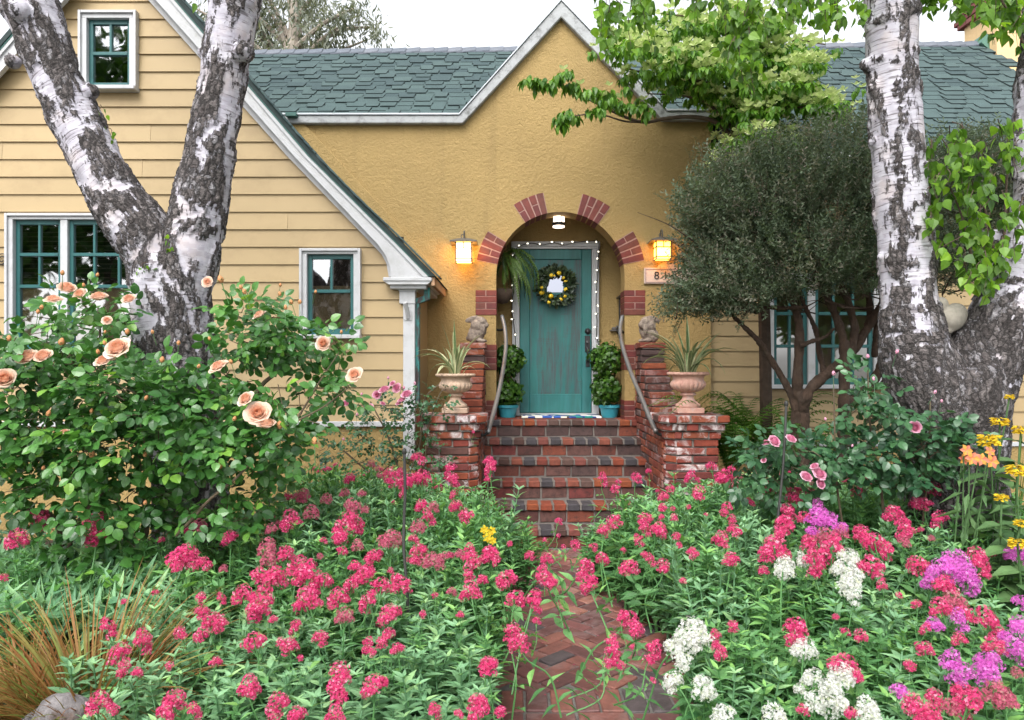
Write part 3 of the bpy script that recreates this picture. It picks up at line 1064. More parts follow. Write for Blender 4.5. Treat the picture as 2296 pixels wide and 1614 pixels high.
# --- windows
def window(x0, y0, x1, y1, Y, cols, splits, casing=16, head=14, mull=None, blinds=False, sashx=None, wallY=None, low_cols=None, sill=True, interior=True):
    """opening in photo pixels; sashx = list of (xa, xb) sashes, splits = rows [(ya, yb, n columns)]"""
    k = px(Y)
    X = lambda x: wx(x, Y)
    Z = lambda y: wz(y, Y)
    a = Acc()
    yf = Y - 0.055
    a.box(X(x0) - casing * k, X(x0), yf, Y + 0.06, Z(y1), Z(y0))
    a.box(X(x1), X(x1) + casing * k, yf, Y + 0.06, Z(y1), Z(y0))
    a.box(X(x0) - casing * k, X(x1) + casing * k, yf + 0.003, Y + 0.06, Z(y0), Z(y0) + head * k)
    # backband moulding
    a.box(X(x0) - (casing + 3) * k, X(x0) - (casing - 3) * k, yf - 0.02, Y + 0.0, Z(y1), Z(y0) + (head + 3) * k)
    a.box(X(x1) + (casing - 3) * k, X(x1) + (casing + 3) * k, yf - 0.02, Y + 0.0, Z(y1), Z(y0) + (head + 3) * k)
    a.box(X(x0) - (casing - 3) * k, X(x1) + (casing - 3) * k, yf - 0.018, Y + 0.0, Z(y0) + (head - 3) * k, Z(y0) + (head + 3) * k)
    if sashx is None:
        sashx = [(x0, x1)]
    for (s0, s1), (t0, t1) in zip(sashx[:-1], sashx[1:]):
        a.box(X(s1), X(t0), yf + 0.012, Y + 0.06, Z(y1), Z(y0))
    # reveal behind the opening
    w = obj('window', bevel_mesh(a.mesh('window', M['white']), 0.003), house)
    if sill:
        boxobj('sill', X(x0) - (casing + 4) * k, X(x1) + (casing + 4) * k, yf - 0.06, Y + 0.05, Z(y1) - 9 * k, Z(y1), M['white'], w, 0.006)
    for (s0, s1) in sashx:
        fr = Acc()
        st, rl = 9 * k, 10 * k
        ys_ = Y - 0.01
        fr.box(X(s0), X(s0) + st, ys_, Y + 0.04, Z(y1), Z(y0))
        fr.box(X(s1) - st, X(s1), ys_, Y + 0.04, Z(y1), Z(y0))
        fr.box(X(s0) + st, X(s1) - st, ys_ + 0.001, Y + 0.04, Z(y0) - rl, Z(y0))
        fr.box(X(s0) + st, X(s1) - st, ys_ + 0.001, Y + 0.04, Z(y1), Z(y1) + rl * 1.4)
        fr2 = fr.build('sash', M['teal'], w)
        bevel_mesh(fr2.data, 0.003)
        for (ya, yb, n) in splits:
            n = n if not isinstance(n, dict) else n[(s0, s1)]
            if ya > y0 + 12:
                boxobj('rail', X(s0) + st, X(s1) - st, ys_ - 0.004, Y + 0.035, Z(ya) - 3.6 * k, Z(ya) + 3.6 * k, M['teal'], w, 0.002)
            for c in range(1, n):
                xm = s0 + (s1 - s0) * c / n
                boxobj('muntin', X(xm) - 2.6 * k, X(xm) + 2.6 * k, ys_ + 0.003, Y + 0.03, Z(yb), Z(ya), M['teal'], w, 0.002)
            for c in range(n):
                xa, xb = s0 + (s1 - s0) * c / n, s0 + (s1 - s0) * (c + 1) / n
                me = mesh('pane', [(X(xa), Y + 0.012, Z(yb)), (X(xb), Y + 0.012, Z(yb)), (X(xb), Y + 0.012, Z(ya)), (X(xa), Y + 0.012, Z(ya))], np.array([[0, 1, 2, 3]]), M['glass'])
                obj('pane', me, w)
    # dark room behind
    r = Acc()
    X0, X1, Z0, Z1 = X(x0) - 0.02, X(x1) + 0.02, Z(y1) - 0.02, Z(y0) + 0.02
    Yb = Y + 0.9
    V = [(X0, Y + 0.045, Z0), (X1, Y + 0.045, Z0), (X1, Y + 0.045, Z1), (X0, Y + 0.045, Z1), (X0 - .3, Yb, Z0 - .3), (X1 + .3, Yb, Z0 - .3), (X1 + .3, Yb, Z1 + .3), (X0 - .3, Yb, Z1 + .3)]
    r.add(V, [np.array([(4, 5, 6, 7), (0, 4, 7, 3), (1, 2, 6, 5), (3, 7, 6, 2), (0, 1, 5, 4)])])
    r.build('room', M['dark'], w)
    if blinds:
        zb = Z(y1)
        sm = Acc().box(-0.5, 0.5, -0.012, 0.012, -0.0012, 0.0012).mesh('blind_slat', M['blind'])
        while zb < Z(y0):
            obj('blind_slat', sm, w, ((X0 + X1) / 2, Y + 0.085, zb), (math.radians(24), 0, 0), (X1 - X0, 1, 1))
            zb += 0.042
    return w


window(*WIN['gable'], YW, 2, [(46, 121, 2), (121, 200, 1)], casing=14, head=13)
window(*WIN['double'], YW, 2, [(494, 571, {(37, 141): 2, (157, 322): 3}), (571, 642, {(37, 141): 2, (157, 322): 3}), (642, 784, 1)], casing=13, head=10, blinds=True, sashx=[(37, 141), (157, 322)])
window(*WIN['small'], YW, 2, [(571, 653, 2), (653, 751, 1)], casing=13, head=9)

# --- wall of the right-hand wing: boards, window
rwall = obj('siding_wall', Acc().box(wx(1596, YS), 7.0, YR + 0.03, YR + 0.12, 0.0, 3.6).mesh('siding_wall', M['siding']), house)
RW = (1731, 628, 2062, 862)
rh = [(wx(RW[0], YR) - 0.02, wz(RW[3], YR) - 0.02, wx(RW[2], YR) + 0.02, wz(RW[1], YR) + 0.02)]
z = wz(990, YR)
p_ = 33.9 * px(YR)
while z < 3.55:
    for (a, b, c, d) in rect_minus((wx(1597, YS), z, 6.9, z + p_), rh):
        board(a, c, a, c, b, d + 0.004, YR, rwall, z, z + p_, M['siding'])
    z += p_
rwall.hide_render = False
boxobj('skirt_board', wx(1597, YS), 6.9, YR - 0.03, YR + 0.03, wz(1000, YR), wz(990, YR), M['white'], house)
boxobj('foundation_wall', wx(1597, YS), 6.9, YR - 0.005, YR + 0.1, 0, wz(1000, YR), M['stucco'], house, 0)
window(*RW, YR, 2, [(628, 703, {(1731, 1808): 2, (1824, 1955): 3, (1979, 2062): 2}), (703, 776, {(1731, 1808): 2, (1824, 1955): 3, (1979, 2062): 2}), (776, 862, {(1731, 1808): 2, (1824, 1955): 3, (1979, 2062): 2})], casing=13, head=10, blinds=True, sashx=[(1731, 1808), (1824, 1955), (1979, 2062)])

# --- stucco entrance front with the arch
xs_ = lambda x: wx(x, YS)
zs_ = lambda y: wz(y, YS)
ACX, ACZ, AR = xs_(1256), zs_(619), 144 * px(YS)
FLOOR = 1.033
n_arc = 40
arc = [(ACX + AR * math.cos(t), ACZ + AR * math.sin(t)) for t in np.linspace(0, math.pi, n_arc + 1)]     # right to left
TH = 0.30
outl = [(xs_(1593), 0), (xs_(1593), zs_(268)), (xs_(1487), zs_(268)), (xs_(1257), zs_(28)), (xs_(1034), zs_(272)), (xs_(640), zs_(272)), (xs_(640), 0)]
poly = outl + [(ACX - AR, 0)] + arc[::-1] + [(ACX + AR, 0)]
bm = bmesh.new()
fv = [bm.verts.new((p[0], YS, p[1])) for p in poly]
f = bm.faces.new(fv)
ret = bmesh.ops.extrude_face_region(bm, geom=[f])
for v in ret['geom']:
    if isinstance(v, bmesh.types.BMVert):
        v.co.y += TH
bmesh.ops.triangulate(bm, faces=[f_ for f_ in bm.faces if len(f_.verts) > 4])
bmesh.ops.recalc_face_normals(bm, faces=bm.faces)
me = bpy.data.meshes.new('stucco_wall')
bm.to_mesh(me)
bm.free()
me.materials.append(M['stucco'])
stw = obj('stucco_wall', me, house)
# raised stucco curb where the wing roof dies into the wall
prismobj('roof_curb', [(xs_(620), zs_(268)), (xs_(676), zs_(272)), (xs_(861), zs_(469)), (xs_(988), zs_(618)), (xs_(965), zs_(641)), (xs_(760), zs_(420))], YS - 0.03, YS + 0.01, M['stucco'], stw, 0.004)
# right return of the porch block
boxobj('return_wall', xs_(1593) - 0.2, xs_(1593) - 0.003, YS + 0.31, 9.2, 0, zs_(272), M['stucco'], house, 0)

# coping
ctop = [(636, 263), (1030, 263), (1257, 9), (1492, 254), (1602, 254)]
cbot = [(636, 281), (1038, 281), (1257, 45), (1482, 274), (1602, 274)]
prismobj('coping', [(xs_(x), zs_(y)) for x, y in ctop] + [(xs_(x), zs_(y)) for x, y in cbot[::-1]], YS - 0.07, YS + 0.34, M['coping'], house, 0.008)
mt = [(x, y - 4) for x, y in ctop]
prismobj('coping_flashing', [(xs_(x), zs_(y)) for x, y in mt] + [(xs_(x), zs_(y) ) for x, y in [(x, y - 0.6) for x, y in ctop[::-1]]], YS - 0.085, YS + 0.36, paint('flashing', (0.50, 0.53, 0.57), 0.45), house)
boxobj('gutter_end', xs_(648), xs_(672), YS - 0.14, YS + 0.25, zs_(270), zs_(261), M['tealdark'], house)

# arch quoins and jamb quoins: every brick its own piece
def polar_brick(a0, a1, r0, r1):
    na = 3
    V = []
    y0, y1 = YS - 0.008, YS + TH - 0.01
    for y in (y0, y1):
        for r in (r0, r1):
            for t in np.linspace(a0, a1, na):
                V.append((ACX + r * math.cos(t), y, ACZ + r * math.sin(t)))
    idx = lambda yy, rr, t: yy * 2 * na + rr * na + t
    fs = []
    for t in range(na - 1):
        fs += [[idx(0, 0, t), idx(0, 0, t + 1), idx(0, 1, t + 1), idx(0, 1, t)], [idx(1, 0, t), idx(1, 1, t), idx(1, 1, t + 1), idx(1, 0, t + 1)],
               [idx(0, 0, t), idx(1, 0, t), idx(1, 0, t + 1), idx(0, 0, t + 1)], [idx(0, 1, t), idx(0, 1, t + 1), idx(1, 1, t + 1), idx(1, 1, t)]]
    for t in (0, na - 1):
        fs.append([idx(0, 0, t), idx(0, 1, t), idx(1, 1, t), idx(1, 0, t)])
    V = np.array(V)
    c = V.mean(0)
    me = fix_normals(mesh('brick', V - c, fs, M['quoin']))
    bevel_mesh(me, 0.0035, 1, 0.6)
    return obj('brick', me, stw, loc=c)


pk = px(YS)
for (d0, d1, flip) in ((101.5, 123.5, 0), (148, 169.5, 1), (54, 75, 1), (10.5, 32, 0)):
    nr = 4
    da = math.radians(d1 - d0) / nr
    gap = 0.007 / (168 * pk)
    ob = Acc()
    for r_ in range(nr):
        a0, a1 = math.radians(d0) + r_ * da, math.radians(d0) + (r_ + 1) * da
        ri, ro = AR - 0.004, 191 * pk
        if (r_ + flip) % 2:
            rm = ri + (ro - ri) * (0.46 + 0.08 * random.random())
            polar_brick(a0 + gap, a1 - gap, ri, rm - 0.005)
            polar_brick(a0 + gap, a1 - gap, rm + 0.005, ro)
        else:
            polar_brick(a0 + gap, a1 - gap, ri, ro)
    # mortar bed, set back 3 mm from the brick faces
    na = 7
    pl = [(ACX + (AR - 0.001) * math.cos(t), ACZ + (AR - 0.001) * math.sin(t)) for t in np.linspace(math.radians(d0), math.radians(d1), na)]
    pl += [(ACX + 190.4 * pk * math.cos(t), ACZ + 190.4 * pk * math.sin(t)) for t in np.linspace(math.radians(d1), math.radians(d0), na)]
    prismobj('mortar_bed', pl, YS - 0.004, YS + 0.02, M['quoinmortar'], stw)

for side in (-1, 1):
    xi = ACX + side * AR
    for (ya, yb) in ((650, 707), (772, 830), (897, 945)):
        n_c = 4
        zc0, zc1 = zs_(yb), zs_(ya)
        hh = (zc1 - zc0) / n_c
        wid = 46 * pk
        lo = min(xi - side * 0.001, xi + side * (wid - 0.002))
        hi = max(xi - side * 0.001, xi + side * (wid - 0.002))
        boxobj('mortar_bed', lo, hi, YS - 0.004, YS + 0.02, zc0 + 0.003, zc1 - 0.003, M['quoinmortar'], stw, 0)
        for c in range(n_c):
            segs = [(0, 1)] if (c % 2 == 0) else [(0, 0.5), (0.5, 1)]
            for s0, s1 in segs:
                xa, xb = sorted((xi + side * (s0 * wid - (0.005 if s0 == 0 else -0.005)), xi + side * (s1 * wid - (0.005 if s1 < 1 else 0))))
                boxobj('brick', xa, xb, YS - 0.008, YS + TH - 0.01, zc0 + c * hh + 0.003, zc0 + (c + 1) * hh - 0.003, M['quoin'], stw, 0.0035)

# --- porch interior
PXL, PXR = ACX - 0.90, ACX + 0.90
boxobj('porch_back_wall', PXL, PXR, YD + 0.04, YD + 0.16, 0.9, 3.7, M['stucco'], house, 0)
boxobj('porch_side_wall', PXL - 0.1, PXL, YS + TH + 0.002, YD + 0.16, 0.9, 3.7, M['stucco'], house, 0)
boxobj('porch_side_wall', PXR, PXR + 0.1, YS + TH + 0.002, YD + 0.16, 0.9, 3.7, M['stucco'], house, 0)
boxobj('porch_ceiling', PXL - 0.1, PXR + 0.1, YS + TH + 0.002, YD + 0.16, 3.45, 3.55, M['stucco'], house, 0)
xd = lambda x: wx(x, YD)
zd = lambda y: wz(y, YD)
# door
DX0, DX1, DZ0, DZ1 = xd(1165), xd(1325), FLOOR + 0.03, zd(560)
door = boxobj('door', DX0 + 0.1, DX1 - 0.1, YD - 0.012, YD + 0.03, DZ0 + 0.2, DZ1 - 0.1, M['doorpanel'], house, 0.002)
door['label'] = 'weathered teal panel of the front door'
for xa, xb in ((DX0, DX0 + 0.112), (DX1 - 0.112, DX1)):
    boxobj('stile', xa, xb, YD - 0.03, YD + 0.03, DZ0, DZ1, M['doorframe'], door, 0.006)
boxobj('rail', DX0 + 0.112, DX1 - 0.112, YD - 0.0295, YD + 0.03, DZ0, DZ0 + 0.215, M['doorframe'], door, 0.006)
boxobj('rail', DX0 + 0.112, DX1 - 0.112, YD - 0.0295, YD + 0.03, DZ1 - 0.115, DZ1, M['doorframe'], door, 0.006)
gpx = (1226, 619, 1262, 656)
boxobj('window_frame', xd(gpx[0]) - 0.03, xd(gpx[2]) + 0.03, YD - 0.028, YD + 0.01, zd(gpx[3]) - 0.03, zd(gpx[1]) + 0.03, M['doorframe'], door, 0.004)
m_, nt_, b_, o_ = newmat('mirror_pane')
b_.inputs['Base Color'].default_value = (0.27, 0.28, 0.33, 1)
b_.inputs['Metallic'].default_value = 1.0
b_.inputs['Roughness'].default_value = 0.06
boxobj('pane', xd(gpx[0]), xd(gpx[2]), YD - 0.034, YD - 0.02, zd(gpx[3]), zd(gpx[1]), m_, door, 0)
hw = Acc()
V, Fc = lathe([(0.0, 0), (0.036, 0.0), (0.034, 0.012), (0.022, 0.016), (0.018, 0.03), (0, 0.032)], 20)
hw.add(V[:, [0, 2, 1]] * np.array([1, -1, 1]) + np.array([xd(1317), YD - 0.03, zd(743)]), Fc)
obj('deadbolt', fix_normals(hw.mesh('deadbolt', M['mbrass'], True)), door)
hw = Acc()
prof = [W(1316, 757, YD - 0.034), W(1316, 790, YD - 0.034)]
hw.box(xd(1310), xd(1322), YD - 0.042, YD - 0.029, zd(789), zd(753))
hw.box(xd(1312), xd(1321), YD - 0.040, YD - 0.029, zd(822), zd(806))
V, Fc = tube(catmull([W(1316, 774, YD - 0.03), W(1316, 777, YD - 0.075), W(1317, 790, YD - 0.095), W(1317, 803, YD - 0.085), W(1316, 812, YD - 0.03)], 6), [0.012] * 25, 10)
hw.add(V, Fc)
V, Fc = tube([W(1316, 768, YD - 0.03), W(1316, 766, YD - 0.075)], [0.012, 0.016], 10)
hw.add(V, Fc)
obj('handle', bevel_mesh(fix_normals(hw.mesh('handle', M['mbrass'])), 0.004), door)
boxobj('threshold', DX0 - 0.06, DX1 + 0.06, YD - 0.09, YD + 0.03, FLOOR, FLOOR + 0.028, paint('aluminium_sill', (0.35, 0.36, 0.37), 0.4), house, 0.004)
# fluted casing
for side in (0, 1):
    xa, xb = (xd(1148), DX0 - 0.004) if side == 0 else (DX1 + 0.004, xd(1342))
    c_ = boxobj('door_casing', xa, xb, YD - 0.04, YD + 0.05, FLOOR, DZ1 + 0.004, M['white'], house, 0.005)
    for k in range(3):
        xm = xa + (xb - xa) * (k + 0.6) / 3.2
        boxobj('flute', xm - 0.006, xm + 0.006, YD - 0.047, YD - 0.038, FLOOR + 0.1, DZ1, M['white'], c_, 0.003)
hd = boxobj('door_head', xd(1146), xd(1344), YD - 0.044, YD + 0.05, DZ1 + 0.004, DZ1 + 0.09, M['white'], house, 0.005)
for k in range(2):
    boxobj('moulding', xd(1146), xd(1344), YD - 0.055, YD - 0.04, DZ1 + 0.03 + k * 0.035, DZ1 + 0.042 + k * 0.035, M['white'], hd, 0.003)

# --- main roof
SL = math.radians(42)
RY = 9.48


def rz(X):
    return 5.547 + 0.0118 * (X + 3.4)


def RP(X, s, h=0.0):
    return np.array([X, RY - s * math.cos(SL) - h * math.sin(SL), rz(X) - s * math.sin(SL) + h * math.cos(SL)])


XL, XR_, XB = -3.9, 5.90, xs_(1600)
rf = Acc()
V = []
for X, s0, s1 in ((XL, 0, 1.98), (XB, 0, 1.98), (XB, 0, 2.86), (XR_, 0, 2.86)):
    V += [RP(X, s0, -0.012), RP(X, s1, -0.012)]
V = np.array(V)
Vb = V - np.array([0, 0, 0.14])
fs = [[0, 1, 3, 2], [4, 5, 7, 6], [8, 10, 11, 9], [12, 14, 15, 13], [5, 13, 15, 7], [1, 9, 11, 3], [6, 7, 15, 14], [0, 8, 9, 1]]
rf.add(np.vstack([V, Vb]), fs)
# back slope
Vk = np.array([RP(XL, 0, -0.012), RP(XR_, 0, -0.012), np.array([XR_, RY + 3.2, rz(XR_) - 2.9]), np.array([XL, RY + 3.2, rz(XL) - 2.9])])
rf.add(Vk, [[0, 1, 2, 3]])
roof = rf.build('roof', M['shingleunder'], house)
# gable roof behind the coping
Vg = np.array([(xs_(1257), YS + 0.2, zs_(16)), (xs_(1257), 9.45, zs_(16)), (xs_(1020), 8.6, zs_(270)), (xs_(1020), YS + 0.2, zs_(270)), (xs_(1496), 8.6, zs_(262)), (xs_(1496), YS + 0.2, zs_(262))])
obj('gable_roof', mesh('gable_roof', Vg, [[0, 3, 2, 1], [0, 1, 4, 5]], M['shingle']), house)
boxobj('eave_fascia', XB + 0.02, XR_, RY - 2.86 * math.cos(SL) - 0.02, RY - 2.86 * math.cos(SL) + 0.03, rz(XB) - 2.86 * math.sin(SL) - 0.16, rz(XB) - 2.86 * math.sin(SL) - 0.01, M['white'], house)

# laminated shingles: slabs with slanted sides in two overlapping courses
EXPO, TABW = 0.116, 0.215


def shingle_mesh(w, l, slant, t):
    # x across, y down the slope, z out of the roof
    V = [(-w / 2, 0, 0), (w / 2, 0, 0), (w / 2 - slant, l, 0), (-w / 2 + slant, l, 0), (-w / 2, 0, 0.003), (w / 2, 0, 0.003), (w / 2 - slant, l, t), (-w / 2 + slant, l, t)]
    Fq = np.array([(4, 7, 6, 5), (3, 2, 6, 7), (0, 3, 7, 4), (1, 5, 6, 2), (0, 1, 2, 3)])
    return np.array(V), Fq


SHV = [shingle_mesh(TABW * w_, 0.17, sl_, t_) for t_ in (0.010, 0.017) for w_, sl_ in ((1.06, 0.022), (0.92, 0.018), (1.22, 0.026), (0.78, 0.018))]
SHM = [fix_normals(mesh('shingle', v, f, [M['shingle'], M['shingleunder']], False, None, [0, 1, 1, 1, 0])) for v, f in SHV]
# columns: x axis, down-slope axis, normal
Rb = Matrix(((1, 0, 0), (0, -math.cos(SL), -math.sin(SL)), (0, -math.sin(SL), math.cos(SL))))
RE = Matrix(((-1, 0, 0), (0, -math.cos(SL), -math.sin(SL)), (0, -math.sin(SL), math.cos(SL)))).to_euler()
rest = Acc()
cand = []
nrow = int(2.86 / EXPO)
for r_ in range(nrow):
    s = 0.03 + r_ * EXPO
    X = XL + (r_ * 0.37 % 1.0) * TABW
    k = r_
    while X < XR_ - 0.05:
        w_ = random.randrange(4)
        ww = TABW * (1.06, 0.92, 1.22, 0.78)[w_]
        low = (k % 2) if random.random() < 0.8 else random.randrange(2)
        k += 1
        xc = X + ww / 2
        X += ww * 0.93
        if s > 1.79 and xc < XB + 0.1:
            continue
        if s + 0.17 > 2.9:
            continue
        p = RP(xc, s + (0.022 if low else 0.0) + random.uniform(-0.003, 0.003), 0.005 if low else 0.0)
        ppx = CX + p[0] * F / p[1]
        vis = (545 < ppx < 1150) or (2065 < ppx < 2260) or (1800 < ppx < 1940 and s < 1.6)
        cand.append((p, w_ + 4 * low, vis, ppx))
viscount = 0
for p, w_, vis, ppx in cand:
    if vis and viscount < 298:
        viscount += 1
        o = obj('shingle', SHM[w_], roof)
        o.location = p
        o.rotation_euler = RE
    else:
        v, f = SHV[w_]
        Rn = np.array(Rb)
        rest.add(v @ Rn.T + p, f)
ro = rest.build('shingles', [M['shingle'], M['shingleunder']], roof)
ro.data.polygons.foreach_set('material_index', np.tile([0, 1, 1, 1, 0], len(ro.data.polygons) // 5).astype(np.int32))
fix_normals(ro.data)
ro['kind'] = 'stuff'
# ridge caps
cw, cs = 0.125 * math.cos(SL), 0.125 * math.sin(SL)
rcV = []
for xx, hh in ((-0.12, 0.004), (0.12, 0.024)):
    for dy, dz in ((-cw, -cs), (0, 0), (cw, -cs)):
        rcV += [(xx, dy, dz + hh), (xx, dy, dz + hh + 0.016)]
rcF = [[0, 2, 8, 6], [2, 4, 10, 8], [1, 7, 9, 3], [3, 9, 11, 5], [0, 6, 7, 1], [4, 5, 11, 10], [0, 1, 3, 2], [2, 3, 5, 4], [6, 8, 9, 7], [8, 10, 11, 9]]
RC = fix_normals(mesh('ridge_cap', rcV, rcF, M['ridge']))
X = XL
while X < XR_ - 0.1:
    o = obj('ridge_cap', RC, roof, (X, RY, rz(X) + 0.004), (0, random.uniform(-0.02, 0.02), 0))
    X += 0.175
# gable end of the main house and chimney
prismobj('gable_end', [(RY - 2.05, 3.6), (RY + 3.0, 3.0), (RY, rz(XR_) - 0.1)], 0, 0.1, M['stucco'], house)
ge = COL.objects[-1] if False else None
for o_ in list(house.children):
    if o_.name.startswith('gable_end'):
        o_.rotation_euler = (0, 0, math.radians(90))
        o_.location = (XR_ - 0.1, 0, 0)
chim = Acc()
CX0, CX1, CY0, CY1, CZ = 5.93, 7.3, 9.20, 9.86, 6.02
chim.box(CX0, CX1, CY0, CY1, 2.0, CZ)
ch = chim.build('chimney', M['stuccopale'], house)
cb = [brick_mesh('chimney_brick', 0.2, 0.1, 0.062, brickmat('chimney_brick', [(0.33, 0.10, 0.085), (0.28, 0.08, 0.07), (0.37, 0.13, 0.11)], 0, 0.1), 0.004) for _ in range(2)]
boxobj('chimney_cap_core', CX0 - 0.025, CX1 + 0.025, CY0 - 0.025, CY1 + 0.025, CZ, CZ + 0.55, M['quoinmortar'], ch, 0)
for r_ in range(7):
    for k in range(7):
        obj('brick', random.choice(cb), ch, (CX0 + 0.06 + k * 0.21 + (0.1 if r_ % 2 else 0), CY0 - 0.0, CZ + 0.03 + r_ * 0.073))
    for k in range(4):
        obj('brick', random.choice(cb), ch, (CX0 - 0.0, CY0 + 0.08 + k * 0.19 + (0.08 if r_ % 2 else 0), CZ + 0.03 + r_ * 0.073), (0, 0, math.pi / 2), (0.9, 1, 1))
YG = RY - 0.02
boxobj('saddle_curb', wx(2214, YG), wx(2258, YG), YG - 0.18, YG + 0.4, wz(128, YG), wz(112, YG), M['tealdark'], ch)
boxobj('saddle_flashing', wx(2212, YG), wx(2266, YG), YG - 0.22, YG + 0.35, wz(136, YG), wz(129, YG), M['white'], ch)
prismobj('saddle_gable', [(wx(2186, YG), wz(104, YG)), (wx(2196, YG), wz(82, YG)), (wx(2222, YG), wz(108, YG)), (wx(2216, YG), wz(130, YG))], YG - 0.12, YG + 0.3, paint('green_felt', (0.09, 0.19, 0.15), 0.8, 0.2, 12), ch)

# ------------------------------------------------------------------ brick steps
SXL, SXR = ACX - 0.90 - 0.0, ACX + 0.885
RISE, RUN = 0.172, 0.256
YT = 7.84
steps = thing('brick_steps', 'six red brick entrance steps between the stepped brick walls', 'steps', ((SXL + SXR) / 2, 6.6, 0))
core = Acc()
for k in range(6):
    ztop = FLOOR - RISE * k
    yf = YT - RUN * k
    # mortar body behind the bricks, 12 mm back
    core.box(SXL, SXR, yf + 0.035, YD + 0.03 if k == 0 else YT + 0.1 - RUN * (k - 1), -0.02, ztop - 0.006)
    core.box(SXL, SXR, yf + 0.012, yf + 0.2, ztop - 0.055, ztop - 0.004)
obj('mortar_core', fix_normals(core.mesh('mortar_core', M['mortar'])), steps)
TB = [brick_mesh('tread_brick', 0.109, 0.215, 0.060, M['brick'], 0.008, 0.004) for _ in range(5)]
RB = [brick_mesh('riser_brick', 0.238, 0.09, 0.100, M['riserbrick'], 0.006, 0.004) for _ in range(5)]
LB = [brick_mesh('landing_brick', 0.225, 0.105, 0.05, M['brick'], 0.006, 0.003) for _ in range(4)]
for k in range(6):
    ztop = FLOOR - RISE * k
    yf = YT - RUN * k
    X = SXL + 0.06 + random.uniform(0, 0.05)
    while X < SXR - 0.04:
        obj('tread_brick', random.choice(TB), steps, (X, yf + 0.1075 + random.uniform(-0.004, 0.004), ztop - 0.03), (0, 0, random.uniform(-0.015, 0.015)))
        X += 0.124
    X = SXL + random.uniform(0.0, 0.12)
    while X < SXR + 0.02:
        obj('riser_brick', random.choice(RB), steps, (X, yf + 0.045 + 0.028 + random.uniform(-0.003, 0.003), ztop - 0.066 - 0.052))
        X += 0.253
for r_ in range(4):
    for k in range(8):
        obj('landing_brick', random.choice(LB), steps, (SXL + 0.1 + k * 0.235 + (0.11 if r_ % 2 else 0), YT + 0.285 + r_ * 0.118, FLOOR - 0.027))


# ------------------------------------------------------------------ flank walls with stepped tops and front piers
def flank(side, label):
    xi = ACX + side * 0.79
    xo = ACX + side * 1.03
    x0, x1 = min(xi, xo), max(xi, xo)
    t = thing('stepped_brick_wall', label, 'wall', ((x0 + x1) / 2, 7.2, 0))
    t['kind'] = 'thing'
    ch_ = 0.069
    ncrs = 27
    ZT = 1.84
    core = Acc()
    FB = [brick_mesh('flank_brick', 0.212, x1 - x0, 0.058, M['flankbrick'], 0.006, 0.004) for _ in range(4)]
    HB = [brick_mesh('flank_half_brick', 0.102, x1 - x0, 0.058, M['flankbrick'], 0.006, 0.004) for _ in range(4)]
    fronts = [7.56, 7.58, 7.60, 7.52, 7.40, 7.30, 7.20, 7.09, 6.98, 6.86, 6.74]
    for c in range(ncrs):
        zt = ZT - c * ch_
        if zt < 0:
            break
        yf = fronts[c] if c < len(fronts) else 6.52
        yb = YS - 0.002
        core.box(x0 + 0.012, x1 - 0.012, yf + 0.012, yb, zt - ch_, zt - 0.008)
        Y = yf
        first = True
        while Y < yb - 0.03:
            half = (c % 2 == 1 and first) or yb - Y < 0.17
            L = 0.105 if half else 0.217
            sc = 1.08 if c == 0 else 1.0
            obj('brick', random.choice(HB if half else FB), t, ((x0 + x1) / 2 + random.uniform(-0.004, 0.004), Y + L / 2, zt - 0.034), (0, 0, math.pi / 2 + random.uniform(-0.01, 0.01)), (min(1.0, (yb - Y) / L) if yb - Y < L else 1, sc, 1))
            Y += L + 0.006
            first = False
    obj('mortar_core', fix_normals(core.mesh('mortar_core', M['mortar'])), t)
    return t


flank(1, 'stepped brick wall running up from the pink urn pier to a stone rabbit')
flank(-1, 'stepped brick wall running up from the pale urn pier to a stone rabbit')


